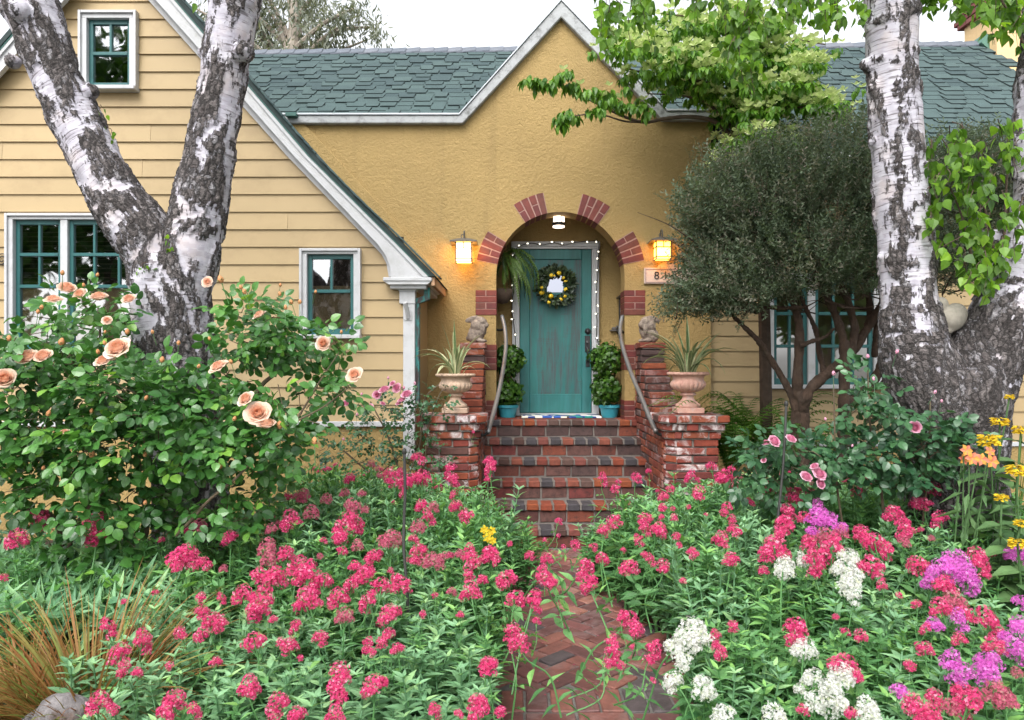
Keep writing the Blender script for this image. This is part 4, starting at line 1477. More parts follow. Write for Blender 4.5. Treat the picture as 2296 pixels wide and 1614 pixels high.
def pier(side, label):
    t = thing('brick_pier', label, 'pier', (ACX + side * 1.02, 6.55, 0))
    zt = 1.185
    yb = 6.80
    core = Acc()
    c = 0
    BM = {}

    def bmk(l):
        key = round(l, 2)
        if key not in BM:
            BM[key] = [brick_mesh('pier_brick', key, 0.1, 0.058, M['pierbrick'], 0.007, 0.004) for _ in range(3)]
        return random.choice(BM[key])
    while zt > 0.05:
        out = (0.075, 0.045, 0.02)[c] if c < 3 else 0.0
        xi = ACX + side * (0.80 - out)
        xo = ACX + side * (1.235 + out)
        x0, x1 = min(xi, xo), max(xi, xo)
        yf = 6.36 - out
        hh = 0.069
        cham = 0.07       # chamfered inner corner
        xin = x0 if side > 0 else x1
        pl = [(x0 + 0.012, yf + 0.012), (x1 - 0.012, yf + 0.012), (x1 - 0.012, yb), (x0 + 0.012, yb)]
        if side > 0:
            pl = [(x0 + 0.012, yf + 0.012 + cham), (x0 + 0.012 + cham, yf + 0.012)] + pl[1:]
        else:
            pl = [pl[0], (x1 - 0.012 - cham, yf + 0.012), (x1 - 0.012, yf + 0.012 + cham)] + pl[2:]
        nV = [(p[0], p[1], zt - hh) for p in pl] + [(p[0], p[1], zt - 0.006) for p in pl]
        m_ = len(pl)
        core.add(nV, [list(range(m_)), list(range(2 * m_ - 1, m_ - 1, -1))] + [[q_, (q_ + 1) % m_, (q_ + 1) % m_ + m_, q_ + m_] for q_ in range(m_)])
        # front face bricks from the outer edge inwards
        xa, xb = (x0 + cham + 0.01, x1) if side > 0 else (x0, x1 - cham - 0.01)
        X = xb if side > 0 else xa
        lens = ([0.21, 0.10] if c % 2 else [0.10, 0.21]) * 4
        tot = xb - xa
        run = []
        rem = tot
        for L in lens:
            if rem < 0.05:
                break
            L = min(L, rem)
            if rem - L < 0.05:
                L = rem
            run.append(L)
            rem -= L + 0.012
        pos = 0
        for L in run:
            xc = (xb - pos - L / 2) if side > 0 else (xa + pos + L / 2)
            obj('brick', bmk(L), t, (xc, yf + 0.05 + random.uniform(-0.004, 0.004), zt - 0.034), (0, random.uniform(-0.008, 0.008), random.uniform(-0.012, 0.012)))
            pos += L + 0.012
        # chamfer brick
        xcc = (x0 + cham / 2 + 0.02) if side > 0 else (x1 - cham / 2 - 0.02)
        obj('brick', bmk(0.11), t, (xcc + side * 0.018, yf + cham / 2 + 0.045, zt - 0.034), (0, 0, -side * math.radians(45)))
        # inner and outer side bricks
        for xe, sg in ((x0, 1), (x1, -1)):
            ys0 = yf + (cham + 0.04 if (sg == side) else 0.115)
            Y = ys0
            while Y < yb - 0.05:
                L = min(0.21, yb - Y)
                obj('brick', bmk(L), t, (xe + sg * 0.05, Y + L / 2, zt - 0.034), (0, 0, math.pi / 2))
                Y += L + 0.012
        if c == 0:
            X = x0 + 0.16
            while X < x1 - 0.12:
                for yy in (yf + 0.22, yf + 0.33):
                    obj('brick', bmk(0.2), t, (X + 0.05, yy, zt - 0.034))
                X += 0.212
        zt -= hh
        c += 1
    obj('mortar_core', fix_normals(core.mesh('mortar_core', M['mortar'])), t)


pier(1, 'corbelled red brick pier under the pink terracotta urn')
pier(-1, 'corbelled red brick pier under the pale stained urn')

# ------------------------------------------------------------------ lamps
def wall_lantern(px_, py_, glass, label, scale=1.0):
    """box lantern with a flared cap hanging from a hook on a wall plate"""
    Yl = YS - 0.13
    c = W(px_, py_, Yl)
    k = px(Yl) * scale
    t = thing('wall_lantern', label, 'lantern', c, 'lanterns beside the arch')
    hw_, hb = 17 * k, 21 * k      # half width of the cage, half height
    fr = Acc()
    for sx in (-1, 1):
        for sy in (-1, 1):
            fr.box(c[0] + sx * hw_ - 0.006, c[0] + sx * hw_ + 0.006, c[1] + sy * hw_ - 0.006, c[1] + sy * hw_ + 0.006, c[2] - hb, c[2] + hb)
    for z_ in (-hb, -hb + 6 * k, hb - 13 * k, hb):
        for s_ in (-1, 1):
            fr.box(c[0] - hw_ - 0.007, c[0] + hw_ + 0.007, c[1] + s_ * (hw_ + 0.001) - 0.005, c[1] + s_ * (hw_ + 0.001) + 0.005, c[2] + z_ - 0.005, c[2] + z_ + 0.005)
            fr.box(c[0] + s_ * (hw_ + 0.001) - 0.005, c[0] + s_ * (hw_ + 0.001) + 0.005, c[1] - hw_ - 0.007, c[1] + hw_ + 0.007, c[2] + z_ - 0.0048, c[2] + z_ + 0.0048)
    for s_ in (-1, 1):
        fr.box(c[0] - 0.005, c[0] + 0.005, c[1] + s_ * hw_ - 0.0055, c[1] + s_ * hw_ + 0.0055, c[2] + hb - 13 * k, c[2] + hb)
    fr.build('cage', M['metal'], t)
    g_ = Acc().box(c[0] - hw_ + 0.004, c[0] + hw_ - 0.004, c[1] - hw_ + 0.004, c[1] + hw_ - 0.004, c[2] - hb + 0.004, c[2] + hb - 0.004)
    g_.build('glass', glass, t)
    r_ = 30 * k
    cap = Acc()
    V = []
    for rr, zz in ((r_, hb + 0.0), (r_, hb + 0.012), (r_ * 0.45, hb + 0.045), (0.02, hb + 0.055)):
        V += [(c[0] + sx * rr, c[1] + sy * rr, c[2] + zz) for sx, sy in ((-1, -1), (1, -1), (1, 1), (-1, 1))]
    fs = [[0, 3, 2, 1], [12, 13, 14, 15]]
    for l in range(3):
        fs += [[l * 4 + q_, l * 4 + (q_ + 1) % 4, l * 4 + 4 + (q_ + 1) % 4, l * 4 + 4 + q_] for q_ in range(4)]
    cap.add(V, fs)
    cap.build('cap', M['metal'], t)
    hk = Acc()
    zt = c[2] + hb + 0.05
    hk.box(c[0] - 0.05 * scale, c[0] + 0.07 * scale, YS - 0.018, YS + 0.002, zt - 0.10, zt + 0.02)
    P = catmull([(c[0], YS - 0.01, zt + 0.0), (c[0], YS - 0.06, zt + 0.07), (c[0], c[1] + 0.03, zt + 0.085), (c[0], c[1] - 0.01, zt + 0.06), (c[0], c[1], zt - 0.01)], 6)
    V, Fc = tube(P, 0.007, 8)
    hk.add(V, Fc)
    a_ = np.linspace(0, 2 * np.pi, 17)
    V, Fc = tube(np.stack([c[0] - 0.012 + 0.02 * np.cos(a_), np.full(17, c[1]), zt + 0.025 + 0.02 * np.sin(a_)], 1), 0.0045, 6, False)
    hk.add(V, Fc)
    hk.build('bracket', M['metal'], t)
    return t


wall_lantern(1040, 567, M['amber'], 'lit box lantern glowing pale yellow on the stucco, clear of the shrub')
wall_lantern(1484, 563, M['amberdeep'], 'lit amber box lantern above the house number, half behind the dark shrub', 0.95)

# porch ceiling lantern
Yp = 8.22
c = W(1252, 497, Yp)
k = px(Yp)
pl_ = thing('porch_lantern', 'small lit cylinder lantern hanging inside the arch above the door', 'lantern', c)
V, Fc = lathe([(0, -0.062), (13 * k, -0.062), (13 * k, 0.075), (0, 0.075)], 24, c)
Acc().add(V, Fc).build('glass', M['porchglass'], pl_, True)
bd = Acc()
for z0, z1, r_ in ((-0.048, -0.012, 14.5 * k), (0.072, 0.085, 15 * k)):
    V, Fc = lathe([(r_ - 0.004, z0), (r_, z0), (r_, z1), (r_ - 0.004, z1)], 24, c)
    bd.add(V, Fc[:1])
for a_ in np.linspace(0.4, 0.4 + 2 * math.pi, 5)[:-1]:
    bd.box(c[0] + 14 * k * math.cos(a_) - 0.004, c[0] + 14 * k * math.cos(a_) + 0.004, c[1] + 14 * k * math.sin(a_) - 0.004, c[1] + 14 * k * math.sin(a_) + 0.004, c[2] - 0.05, c[2] + 0.08)
V, Fc = tube([(c[0], c[1], c[2] + 0.08), (c[0], c[1], 3.452)], 0.008, 8)
bd.add(V, Fc)
V, Fc = lathe([(0, 0.0), (0.05, 0.0), (0.05, -0.02), (0, -0.025)], 16, (c[0], c[1], 3.452))
bd.add(V, Fc)
bd.build('frame', M['black'], pl_)

# string lights round the door casing
Ysl = YD - 0.075
ls = thing('string_lights', 'string of small warm bulbs draped round the white door casing', 'string lights', (xd(1250), Ysl, FLOOR))
wp = [(1143, 852), (1149, 820), (1155, 770), (1152, 730), (1147, 690), (1152, 640), (1150, 600), (1153, 565), (1165, 552), (1190, 545), (1215, 549), (1240, 544), (1265, 549), (1290, 543), (1318, 541), (1340, 541),
      (1342, 560), (1340, 590), (1339, 620), (1337, 650), (1336, 690), (1338, 720), (1337, 750), (1342, 775), (1352, 800), (1366, 830), (1372, 870), (1384, 905)]
wpts = catmull([W(x, y, Ysl - (0.06 if i_ > 23 else 0) - (0.16 if i_ > 24 else 0)) for i_, (x, y) in enumerate(wp)], 6)
V, Fc = tube(wpts, 0.004, 6)
Acc().add(V, Fc).build('wire', M['wire'], ls)
bv, bf = lathe([(0.0, 0.0), (0.005, 0.002), (0.0088, 0.012), (0.007, 0.022), (0.0, 0.031)], 10)
bme = mesh('bulb', bv, bf, M['bulb'], True)
sme = mesh('socket', *lathe([(0.0, -0.016), (0.006, -0.016), (0.006, 0.003), (0.0, 0.003)], 8), M['wire'])
cum = np.concatenate([[0], np.cumsum(np.linalg.norm(np.diff(wpts, axis=0), axis=1))])
for s_ in np.arange(0.05, cum[-1], 0.125) + rng.uniform(-0.03, 0.03, len(np.arange(0.05, cum[-1], 0.125))):
    p = np.array([np.interp(s_, cum, wpts[:, q_]) for q_ in range(3)])
    rot = (random.uniform(1.2, 2.6), random.uniform(-0.6, 0.6), random.uniform(-2.5, 2.5))
    b_ = obj('bulb', bme, ls, p + np.array([random.uniform(-0.012, 0.012), -0.012, random.uniform(-0.008, 0.012)]), rot)
    obj('socket', sme, b_, b_.location, rot)

# house number tile
Yq = YS - 0.03
pq = thing('house_number_tile', 'pinkish tile with the house number, partly behind the dark shrub', 'sign', W(1480, 617, Yq))
x0_, x1_, z0_, z1_ = wx(1444, Yq), wx(1546, Yq), wz(636, Yq), wz(600, Yq)
xm = (x0_ + x1_) / 2
bump_ = [(xm + 0.10 * math.cos(a_), z1_ + 0.058 * math.sin(a_)) for a_ in np.linspace(0, math.pi, 9)]
prismobj('tile', [(x0_, z0_), (x1_, z0_), (x1_, z1_)] + bump_ + [(x0_, z1_)], Yq, YS + 0.001, M['plaque'], pq, 0.004)
for (a_, b_, c_, d_) in ((x0_ + .012, x1_ - .012, z0_ + .012, z0_ + .02), (x0_ + .012, x1_ - .012, z1_ - .02, z1_ - .012), (x0_ + .012, x0_ + .02, z0_ + .02, z1_ - .02), (x1_ - .02, x1_ - .012, z0_ + .02, z1_ - .02)):
    boxobj('border', a_, b_, Yq - 0.004, Yq + 0.004, c_, d_, paint('tile_border', (0.30, 0.22, 0.22), 0.7, 0.3, 60), pq, 0)
cu = bpy.data.curves.new('number', 'FONT')
cu.body = '8 1 1'
cu.size = 0.115
cu.extrude = 0.003
cu.align_x, cu.align_y = 'CENTER', 'CENTER'
cu.materials.append(M['black'])
tmp = bpy.data.objects.new('number_text', cu)
COL.objects.link(tmp)
dg = bpy.context.evaluated_depsgraph_get()
nm = bpy.data.meshes.new_from_object(tmp.evaluated_get(dg))
bpy.data.objects.remove(tmp)
nm.name = 'number'
obj('number', nm, pq, (xm - 0.02, Yq - 0.004, (z0_ + z1_) / 2 - 0.002), (math.radians(90), 0, 0))

# ------------------------------------------------------------------ wreath
Yw = YD - 0.075
wc = W(1245, 641, Yw)
wr = thing('wreath', 'dark leafy wreath with yellow lemons on the teal door', 'wreath', wc)
R0 = 33 * px(Yw)
a_ = np.linspace(0, 2 * np.pi, 33)
V, Fc = tube(np.stack([wc[0] + R0 * np.cos(a_), np.full(33, wc[1]), wc[2] + R0 * np.sin(a_)], 1), 0.022, 8, False)
Acc().add(V, Fc).build('ring', M['twig'], wr)
n_ = 420
an = rng.random(n_) * 2 * np.pi
rad = np.stack([np.cos(an), np.zeros(n_), np.sin(an)], 1)
tang = np.stack([-np.sin(an), np.zeros(n_), np.cos(an)], 1)
P = wc + rad * (R0 + rng.normal(0, 0.022, n_))[:, None] + np.array([0, 1, 0]) * rng.uniform(-0.06, 0.01, n_)[:, None]
D = norm(rad * rng.normal(0.45, 0.7, n_)[:, None] + tang * rng.normal(0.3, 0.6, n_)[:, None] + np.array([0, -1, 0]) * rng.uniform(0.0, 0.8, n_)[:, None])
scatter(leaf(0.27), P, frames(D, np.array([0, -1.0, 0]) + rng.normal(0, 0.5, (n_, 3))), rng.uniform(0.05, 0.085, n_), ac := Acc())
ac.build('leaves', M['wreath'], wr)
lm = mesh('lemon', *ball((0, 0, 0), (0.030, 0.024, 0.024), 14, 10), M['lemon'], True)
for (lx, ly, s_) in ((595, 455, 1), (755, 412, 1.05), (850, 508, 0.75), (893, 588, 0.85), (898, 745, 1), (880, 885, 0.75), (803, 948, 0.95), (592, 882, 1.1), (543, 1008, 0.8), (405, 708, 0.8), (402, 812, 1.1), (660, 462, 0.5)):
    sx, sy = (1980 + lx / 5.38) / 1.6924, (960 + ly / 5.38) / 1.6924
    obj('lemon', lm, wr, W(sx, sy, Yw - 0.055), (random.random(), random.uniform(-0.5, 0.5), random.random()), (s_, s_, s_))

# door mat
tag(boxobj('doormat', xd(1168), xd(1338), 8.14, 8.47, FLOOR + 0.0, FLOOR + 0.018, M['mat'], None, 0.004), 'blue, white and green woven mat at the foot of the door', 'doormat')

# small dark wall ornament and mail slot box by the door
orn = Acc()
o0 = W(1378, 738, YD + 0.02)
orn.box(o0[0] - 0.055, o0[0] + 0.055, YD - 0.01, YD + 0.045, o0[2] - 0.02, o0[2] - 0.006)
V, Fc = ball((o0[0] - 0.005, YD + 0.02, o0[2] + 0.008), (0.034, 0.018, 0.018))
orn.add(V, Fc)
V, Fc = ball((o0[0] + 0.026, YD + 0.02, o0[2] + 0.028), (0.014, 0.012, 0.015))
orn.add(V, Fc)
tag(orn.build('wall_ornament', M['metal'], None), 'small bronze animal ornament on the porch wall beside the door', 'ornament')
mb = thing('mailbox', 'narrow black basket mailbox inside the arch by the handrail', 'mailbox', W(1394, 720, 8.42))
mx0, mx1 = wx(1388, 8.42), wx(1412, 8.42)
boxobj('back', mx0, mx1, 8.44, 8.47, wz(745, 8.42), wz(668, 8.42), M['black'], mb, 0.003)
for k_ in range(6):
    zz = wz(745, 8.42) + k_ * 0.035
    boxobj('slat', mx0, mx1, 8.36, 8.37, zz, zz + 0.018, M['black'], mb, 0.002)
boxobj('letter', mx0 + 0.01, mx1 - 0.01, 8.385, 8.43, wz(735, 8.42), wz(690, 8.42), M['white'], mb, 0.002)
boxobj('base', mx0, mx1, 8.36, 8.47, wz(748, 8.42), wz(745, 8.42), M['black'], mb, 0.002)
boxobj('lid', mx0 - 0.01, mx1 + 0.01, 8.33, 8.60, wz(668, 8.42), wz(663, 8.42), M['black'], mb, 0.003)
boxobj('bracket', mx0, mx1, 8.47, YD + 0.045, wz(745, 8.42), wz(735, 8.42), M['black'], mb, 0.003)

# ------------------------------------------------------------------ pots and topiaries in the porch
ivy = leaf(0.55, ((0, 0), (0.12, 0.9), (0.3, 0.75), (0.42, 1.0), (0.62, 0.5), (1, 0)), 0.15, 0.3)


def topiary(xp, yp, balls, Yt, wpx, label, plabel):
    c = W(xp, yp, Yt)
    k = px(Yt)
    h = 28 * k
    base = np.array([c[0], c[1], FLOOR])
    r_ = wpx * k / 2
    t = thing('flower_pot', plabel, 'pot', base, 'blue pots beside the door')
    V, Fc = lathe([(0, 0), (r_ * 0.72, 0), (r_ * 0.95, h - 0.03), (r_ * 1.05, h - 0.03), (r_ * 1.05, h), (r_ * 0.93, h), (r_ * 0.9, h - 0.025), (0, h - 0.025)], 28, base)
    Acc().add(V, Fc).build('pot', M['teapot'], t, False)
    p = thing('topiary', label, 'plant', base + np.array([0, 0, h - 0.03]), 'double ball topiaries')
    V, Fc = tube([base + np.array([0, 0, h - 0.03]), W(balls[0][0], balls[0][1], Yt)], 0.014, 8)
    Acc().add(V, Fc).build('trunk', M['twig'], p)
    for (bx, by, br) in balls:
        bc = W(bx, by, Yt)
        n_ = 620
        d = rand_dirs(n_)
        rr = br * k * rng.uniform(0.6, 1.05, n_)
        rr = np.where(rng.random(n_) < 0.06, rr * 1.2, rr)
        P = bc + d * rr[:, None]
        D = norm(d * 0.25 + rng.normal(0, 0.6, (n_, 3)) + np.array([0, 0, -0.5]))
        a_ = Acc()
        scatter(ivy, P, frames(D, d + rng.normal(0, 0.35, (n_, 3))), rng.uniform(0.04, 0.062, n_), a_)
        a_.build('foliage', M['topiary'], p)


topiary(1366, 935, ((1358, 805, 36), (1357, 872, 34)), 8.28, 46, 'double ball ivy topiary on the door handle side', 'blue pot holding the topiary on the door handle side')
topiary(1138, 937, ((1140, 806, 34), (1137, 880, 32)), 8.30, 46, 'double ball ivy topiary half hidden by the arch jamb', 'blue pot half hidden by the arch jamb and handrail')

# hanging fern
Yh = 8.30
hc = W(1127, 585, Yh)
hb_ = thing('hanging_basket', 'dark hanging basket inside the arch under feathery green fern', 'basket', W(1127, 660, Yh))
V, Fc = lathe([(0, -0.13), (0.06, -0.12), (0.11, -0.05), (0.125, 0.03), (0.115, 0.03), (0, 0.0)], 20, W(1125, 655, Yh))
Acc().add(V, Fc).build('bowl', M['twig'], hb_, True)
ch_ = Acc()
for dx in (-0.11, 0.11):
    V, Fc = tube([W(1125, 650, Yh) + np.array([dx, 0, 0]), np.array([hc[0], Yh, 3.46])], 0.003, 5)
    ch_.add(V, Fc)
ch_.build('chain', M['wire'], hb_)


def frond(P, width, acc, leafl=0.04, n=26, tmpl=leaf(0.16, ((0, 0), (0.35, 1), (1, 0)), 0.1, 0.2), droop=0.4, tint=None):
    """a pinnate frond along the polyline P"""
    Q = catmull(P, 10)
    cum = np.concatenate([[0], np.cumsum(np.linalg.norm(np.diff(Q, axis=0), axis=1))])
    s = np.linspace(0.08, 1.0, n) * cum[-1]
    pts = np.stack([np.interp(s, cum, Q[:, q_]) for q_ in range(3)], 1)
    tg = norm(np.gradient(pts, axis=0))
    side = norm(np.cross(tg, np.array([0, 0, 1.0]) + rng.normal(0, 0.15, 3)))
    f = np.sin(np.linspace(0.25, np.pi * 0.97, n)) * width
    tt = rng.random() if tint is None else tint
    for sg in (-1, 1):
        D = norm(side * sg + tg * 0.35 + np.array([0, 0, -droop]))
        scatter(tmpl, pts, frames(D, np.cross(side, tg) * 1.0 + np.array([0, -0.3, 0.6])), np.maximum(f, 0.01), acc, np.clip(tt + rng.normal(0, 0.12, n), 0, 1))
    V, Fc = tube(Q, 0.0025, 4, False)
    acc.add(V, Fc, tt)


hf = thing('hanging_fern', 'feathery green fern trailing from the basket over the door corner', 'fern', W(1130, 640, Yh))
ac = Acc()
for k_ in range(46):
    a_ = random.uniform(-0.4, 3.5) if k_ > 8 else random.uniform(-0.2, 0.6)
    L = random.uniform(18, 62)
    st = (1128 + random.uniform(-12, 14), 585 + random.uniform(-22, 25))
    ex = st[0] + (random.random() ** 0.7) * 72 * (1 if random.random() < 0.72 else -0.5)
    ey = st[1] + random.uniform(15, 95)
    yy = random.uniform(-0.28, 0.08)
    frond([W(st[0], st[1], Yh), W((st[0] + ex) / 2, st[1] - 10, Yh + yy * 0.5), W(ex, (st[1] + ey) / 2 - 2, Yh + yy), W(ex + 4, ey, Yh + yy)], 0.045, ac, n=22, droop=0.7)
ac.build('fronds', M['hangfern'], hf)


# ------------------------------------------------------------------ handrails
def rail(pts, label):
    P = catmull([W(x, y, Y_) for x, y, Y_ in pts], 8)
    t = thing('handrail', label, 'handrail', (P[-1][0], P[-1][1], P[-1][2]), 'curved pipe handrails beside the steps')
    V, Fc = tube(P, 0.0205, 14)
    Acc().add(V, Fc).build('pipe', M['ironrail'], t, True)
    return t, P


cr = lambda cx_, cy_: (1063.6 + cx_ * 0.3661, 531.8 + cy_ * 0.3661)
rp = [(905, 482, 8.00), (891, 560, 7.9), (903, 655, 7.72), (932, 755, 7.50), (970, 860, 7.25), (1020, 975, 6.98), (1068, 1095, 6.72), (1112, 1192, 6.50)]
t_, P_ = rail([(*cr(a_, b_), c_) for a_, b_, c_ in rp], 'curved grey pipe handrail on the side of the pink urn')
for p, q in ((P_[-1], np.array([ACX + 0.79, 6.50, P_[-1][2] - 0.02])), (W(1393, 742, 7.93), np.array([ACX + AR + 0.01, 8.06, wz(742, 7.93)]))):
    V, Fc = tube(catmull([p, (p + q) / 2 + np.array([0, 0, -0.012]), q], 5), 0.013, 8)
    a_ = Acc().add(V, Fc)
    V, Fc = ball(q, (0.012, 0.036, 0.036))
    a_.add(V, Fc).build('bracket', M['black'], t_)
rp = [(168, 482, 8.0), (186, 560, 7.88), (192, 665, 7.70), (176, 800, 7.40), (152, 930, 7.12), (120, 1060, 6.84), (82, 1196, 6.52)]
t_, P_ = rail([(*cr(a_, b_), c_) for a_, b_, c_ in rp], 'curved grey pipe handrail on the side of the pale urn')
for p, q in ((P_[-1], np.array([ACX - 0.79, 6.52, P_[-1][2] - 0.02])), (W(1131, 737, 7.93), np.array([ACX - AR - 0.01, 8.06, wz(737, 7.93)]))):
    V, Fc = tube(catmull([p, (p + q) / 2 + np.array([0, 0, -0.012]), q], 5), 0.013, 8)
    a_ = Acc().add(V, Fc)
    V, Fc = ball(q, (0.012, 0.036, 0.036))
    a_.add(V, Fc).build('bracket', M['black'], t_)


# ------------------------------------------------------------------ urns with strap-leaved plants
def urn(xp, Yu, k, mat, label, zbase=1.187):
    c = np.array([wx(xp, Yu), Yu, zbase])
    t = thing('urn', label, 'urn', c, 'garden urns on the brick piers')
    u_ = 0.345 / 0.345 * k
    b = 0.112 * u_
    boxobj('plinth', c[0] - b, c[0] + b, c[1] - b, c[1] + b, c[2], c[2] + 0.048 * u_, mat, t, 0.006)
    prof = [(0.0, 0.046), (0.098, 0.047), (0.104, 0.060), (0.100, 0.075), (0.085, 0.085), (0.062, 0.103), (0.048, 0.125), (0.046, 0.145), (0.066, 0.150), (0.068, 0.162), (0.052, 0.168), (0.055, 0.173)]
    V, Fc = lathe([(r_ * u_, z_ * u_) for r_, z_ in prof], 36, c)
    Acc().add(V, Fc).build('foot', mat, t, True)
    th = np.linspace(0, 1, 14)
    bowl = [(0.052, 0.172), (0.085, 0.182), (0.115, 0.198), (0.135, 0.220), (0.143, 0.243), (0.140, 0.262), (0.130, 0.276), (0.128, 0.296), (0.138, 0.310), (0.150, 0.317), (0.168, 0.320), (0.173, 0.330), (0.172, 0.340), (0.160, 0.345), (0.138, 0.340), (0.130, 0.315), (0.0, 0.312)]

    def fl(z_, a_):
        zz = (z_ / u_)
        w_ = np.clip((zz - 0.172) / 0.03, 0, 1) * np.clip((0.272 - zz) / 0.03, 0, 1)
        rim = np.clip((zz - 0.318) / 0.004, 0, 1)
        return 1 + w_ * (np.abs(np.sin(a_ * 11)) ** 0.7 * 0.085 - 0.03) + rim * 0.02 * np.sin(a_ * 22)
    V, Fc = lathe([(r_ * u_, z_ * u_) for r_, z_ in bowl], 176, c, fl)
    Acc().add(V, Fc).build('bowl', mat, t, True)
    # soil
    return c, u_


def straps(c, z0, n_, lens, label, seed, extra=()):
    t = thing('strap_leaf_plant', label, 'plant', (c[0], c[1], z0))
    R = random.Random(seed)
    ac = Acc()
    for k_ in range(n_):
        a_ = R.uniform(0, 2 * math.pi)
        L = R.uniform(*lens)
        lean = R.uniform(0.15, 1.0)
        d = np.array([math.cos(a_), math.sin(a_) * 0.8, 0])
        b = np.array([c[0], c[1], z0]) + d * R.uniform(0.0, 0.06)
        pts = [b]
        ang = math.radians(88 - lean * 22)
        for s_ in range(9):
            pts.append(pts[-1] + L / 9 * (d * math.cos(ang) + np.array([0, 0, math.sin(ang)])))
            ang -= lean * R.uniform(0.22, 0.36)
        pts = np.array(pts)
        w_ = R.uniform(0.010, 0.020)
        prof = np.array([0.55, 0.8, 0.95, 1, 1, 0.95, 0.82, 0.6, 0.35, 0.03]) * w_
        side = norm(np.cross(np.gradient(pts, axis=0), np.array([0, 0, 1.0]) + np.array([R.gauss(0, .2), R.gauss(0, .2), 0])))
        up_ = norm(np.cross(side, np.gradient(pts, axis=0)))
        # five strips: cream edge, green centre
        cols = [-1, -0.55, 0, 0.55, 1]
        V = np.stack([pts + side * (prof * cc)[:, None] + up_ * (abs(cc) * prof * 0.45)[:, None] for cc in cols], 1).reshape(-1, 3)
        q = []
        for i_ in range(len(pts) - 1):
            for j_ in range(4):
                q.append((i_ * 5 + j_, i_ * 5 + j_ + 1, (i_ + 1) * 5 + j_ + 1, (i_ + 1) * 5 + j_))
        base = R.uniform(0.0, 0.25)
        tint = np.tile(np.array([0.98, 0.15 + base, 0.0 + base, 0.15 + base, 0.98]), len(pts))
        if R.random() < 0.18:
            tint = np.clip(tint + 0.5, 0, 1)
        ac.add(V, np.array(q), tint)
    ac.build('leaves', M['phormium'], t, True)


c, u_ = urn(1021, 6.60, 1.0, M['urnpale'], 'pale stained fluted urn on the brick pier by the downspout')
V, Fc = lathe([(0.0, 0.315), (0.129, 0.314)], 24, c)
straps(c, c[2] + 0.31, 28, (0.26, 0.56), 'cream striped strap leaf plant in the pale stained urn', 3)
c, u_ = urn(1542, 6.60, 1.04, M['urnpink'], 'pink terracotta fluted urn on the brick pier by the ferns')
straps(c, c[2] + 0.32, 36, (0.32, 0.62), 'green and cream strap leaf plant in the pink terracotta urn', 8)


# ------------------------------------------------------------------ statues: union of ellipsoids, voxel remeshed
def blob(name, parts, mat, parent, voxel=0.006, disp=0.004, dscale=38):
    a_ = Acc()
    for cc, rr, rot in parts:
        V, Fc = ball((0, 0, 0), rr, 16, 12)
        Rr = np.array(Matrix.Rotation(rot, 3, 'Y')) if np.isscalar(rot) else np.array(rot)
        a_.add(V @ Rr.T + np.asarray(cc), Fc)
    me = a_.mesh(name, mat, True)
    tmp = bpy.data.objects.new('tmp', me)
    COL.objects.link(tmp)
    m_ = tmp.modifiers.new('r', 'REMESH')
    m_.mode = 'VOXEL'
    m_.voxel_size = voxel
    m2 = tmp.modifiers.new('s', 'SMOOTH')
    m2.iterations = 2
    dg = bpy.context.evaluated_depsgraph_get()
    nm = bpy.data.meshes.new_from_object(tmp.evaluated_get(dg))
    bpy.data.objects.remove(tmp)
    nv = len(nm.vertices)
    co = np.zeros(nv * 3)
    nm.vertices.foreach_get('co', co)
    no = np.zeros(nv * 3)
    nm.vertices.foreach_get('normal', no)
    co, no = co.reshape(-1, 3), no.reshape(-1, 3)
    co = co + no * (fbm(co * dscale, 3) * disp)[:, None]
    nm.vertices.foreach_set('co', co.astype(np.float32).ravel())
    nm.polygons.foreach_set('use_smooth', np.ones(len(nm.polygons), dtype=bool))
    nm.materials.clear()
    nm.materials.append(mat)
    nm.update()
    nm.name = name
    return obj(name, nm, parent)


def rabbit(xp, side, label, ydeg):
    """seated rabbit, head bowed with paws over the face, long ear hanging; side=+1 faces +x"""
    Yr = 7.70
    o = np.array([wx(xp, Yr), Yr, 1.838])
    k = 1.12
    s = side
    P = [((0, 0, 0.085), (0.078, 0.07, 0.088), 0.25 * s), ((-0.028 * s, -0.035, 0.060), (0.052, 0.040, 0.062), 0), ((-0.03 * s, 0.04, 0.060), (0.05, 0.038, 0.06), 0),
         ((0.01 * s, -0.02, 0.150), (0.062, 0.058, 0.060), 0.2 * s), ((0.045 * s, -0.012, 0.190), (0.060, 0.050, 0.044), 0.55 * s), ((0.084 * s, -0.01, 0.155), (0.030, 0.032, 0.034), 0.6 * s),
         ((0.070 * s, -0.045, 0.115), (0.020, 0.018, 0.050), 0.1 * s), ((0.072 * s, 0.02, 0.115), (0.020, 0.018, 0.050), 0.1 * s), ((0.05 * s, -0.045, 0.016), (0.045, 0.022, 0.018), 0), ((0.05 * s, 0.03, 0.016), (0.045, 0.022, 0.018), 0),
         ((-0.035 * s, -0.030, 0.212), (0.072, 0.014, 0.028), -0.30 * s), ((0.03 * s, -0.052, 0.158), (0.062, 0.014, 0.026), 0.75 * s), ((-0.075 * s, 0.0, 0.04), (0.025, 0.025, 0.025), 0)]
    t = thing('rabbit_statue', label, 'statue', o, 'stone rabbits on the brick walls')
    Rz = np.array(Matrix.Rotation(math.radians(ydeg), 3, 'Z'))
    parts = [(o + (Rz @ (np.array(cc) * k)), np.array(rr) * k, Rz @ np.array(Matrix.Rotation(rot, 3, 'Y'))) for cc, rr, rot in P]
    blob('body', parts, M['rabbit'], t)


rabbit(1068, 1, 'stone rabbit hiding its face, ear swept back, above the pale urn', -8)
rabbit(1454, -1, 'stone rabbit hiding its face, round headed, above the pink urn', 25)

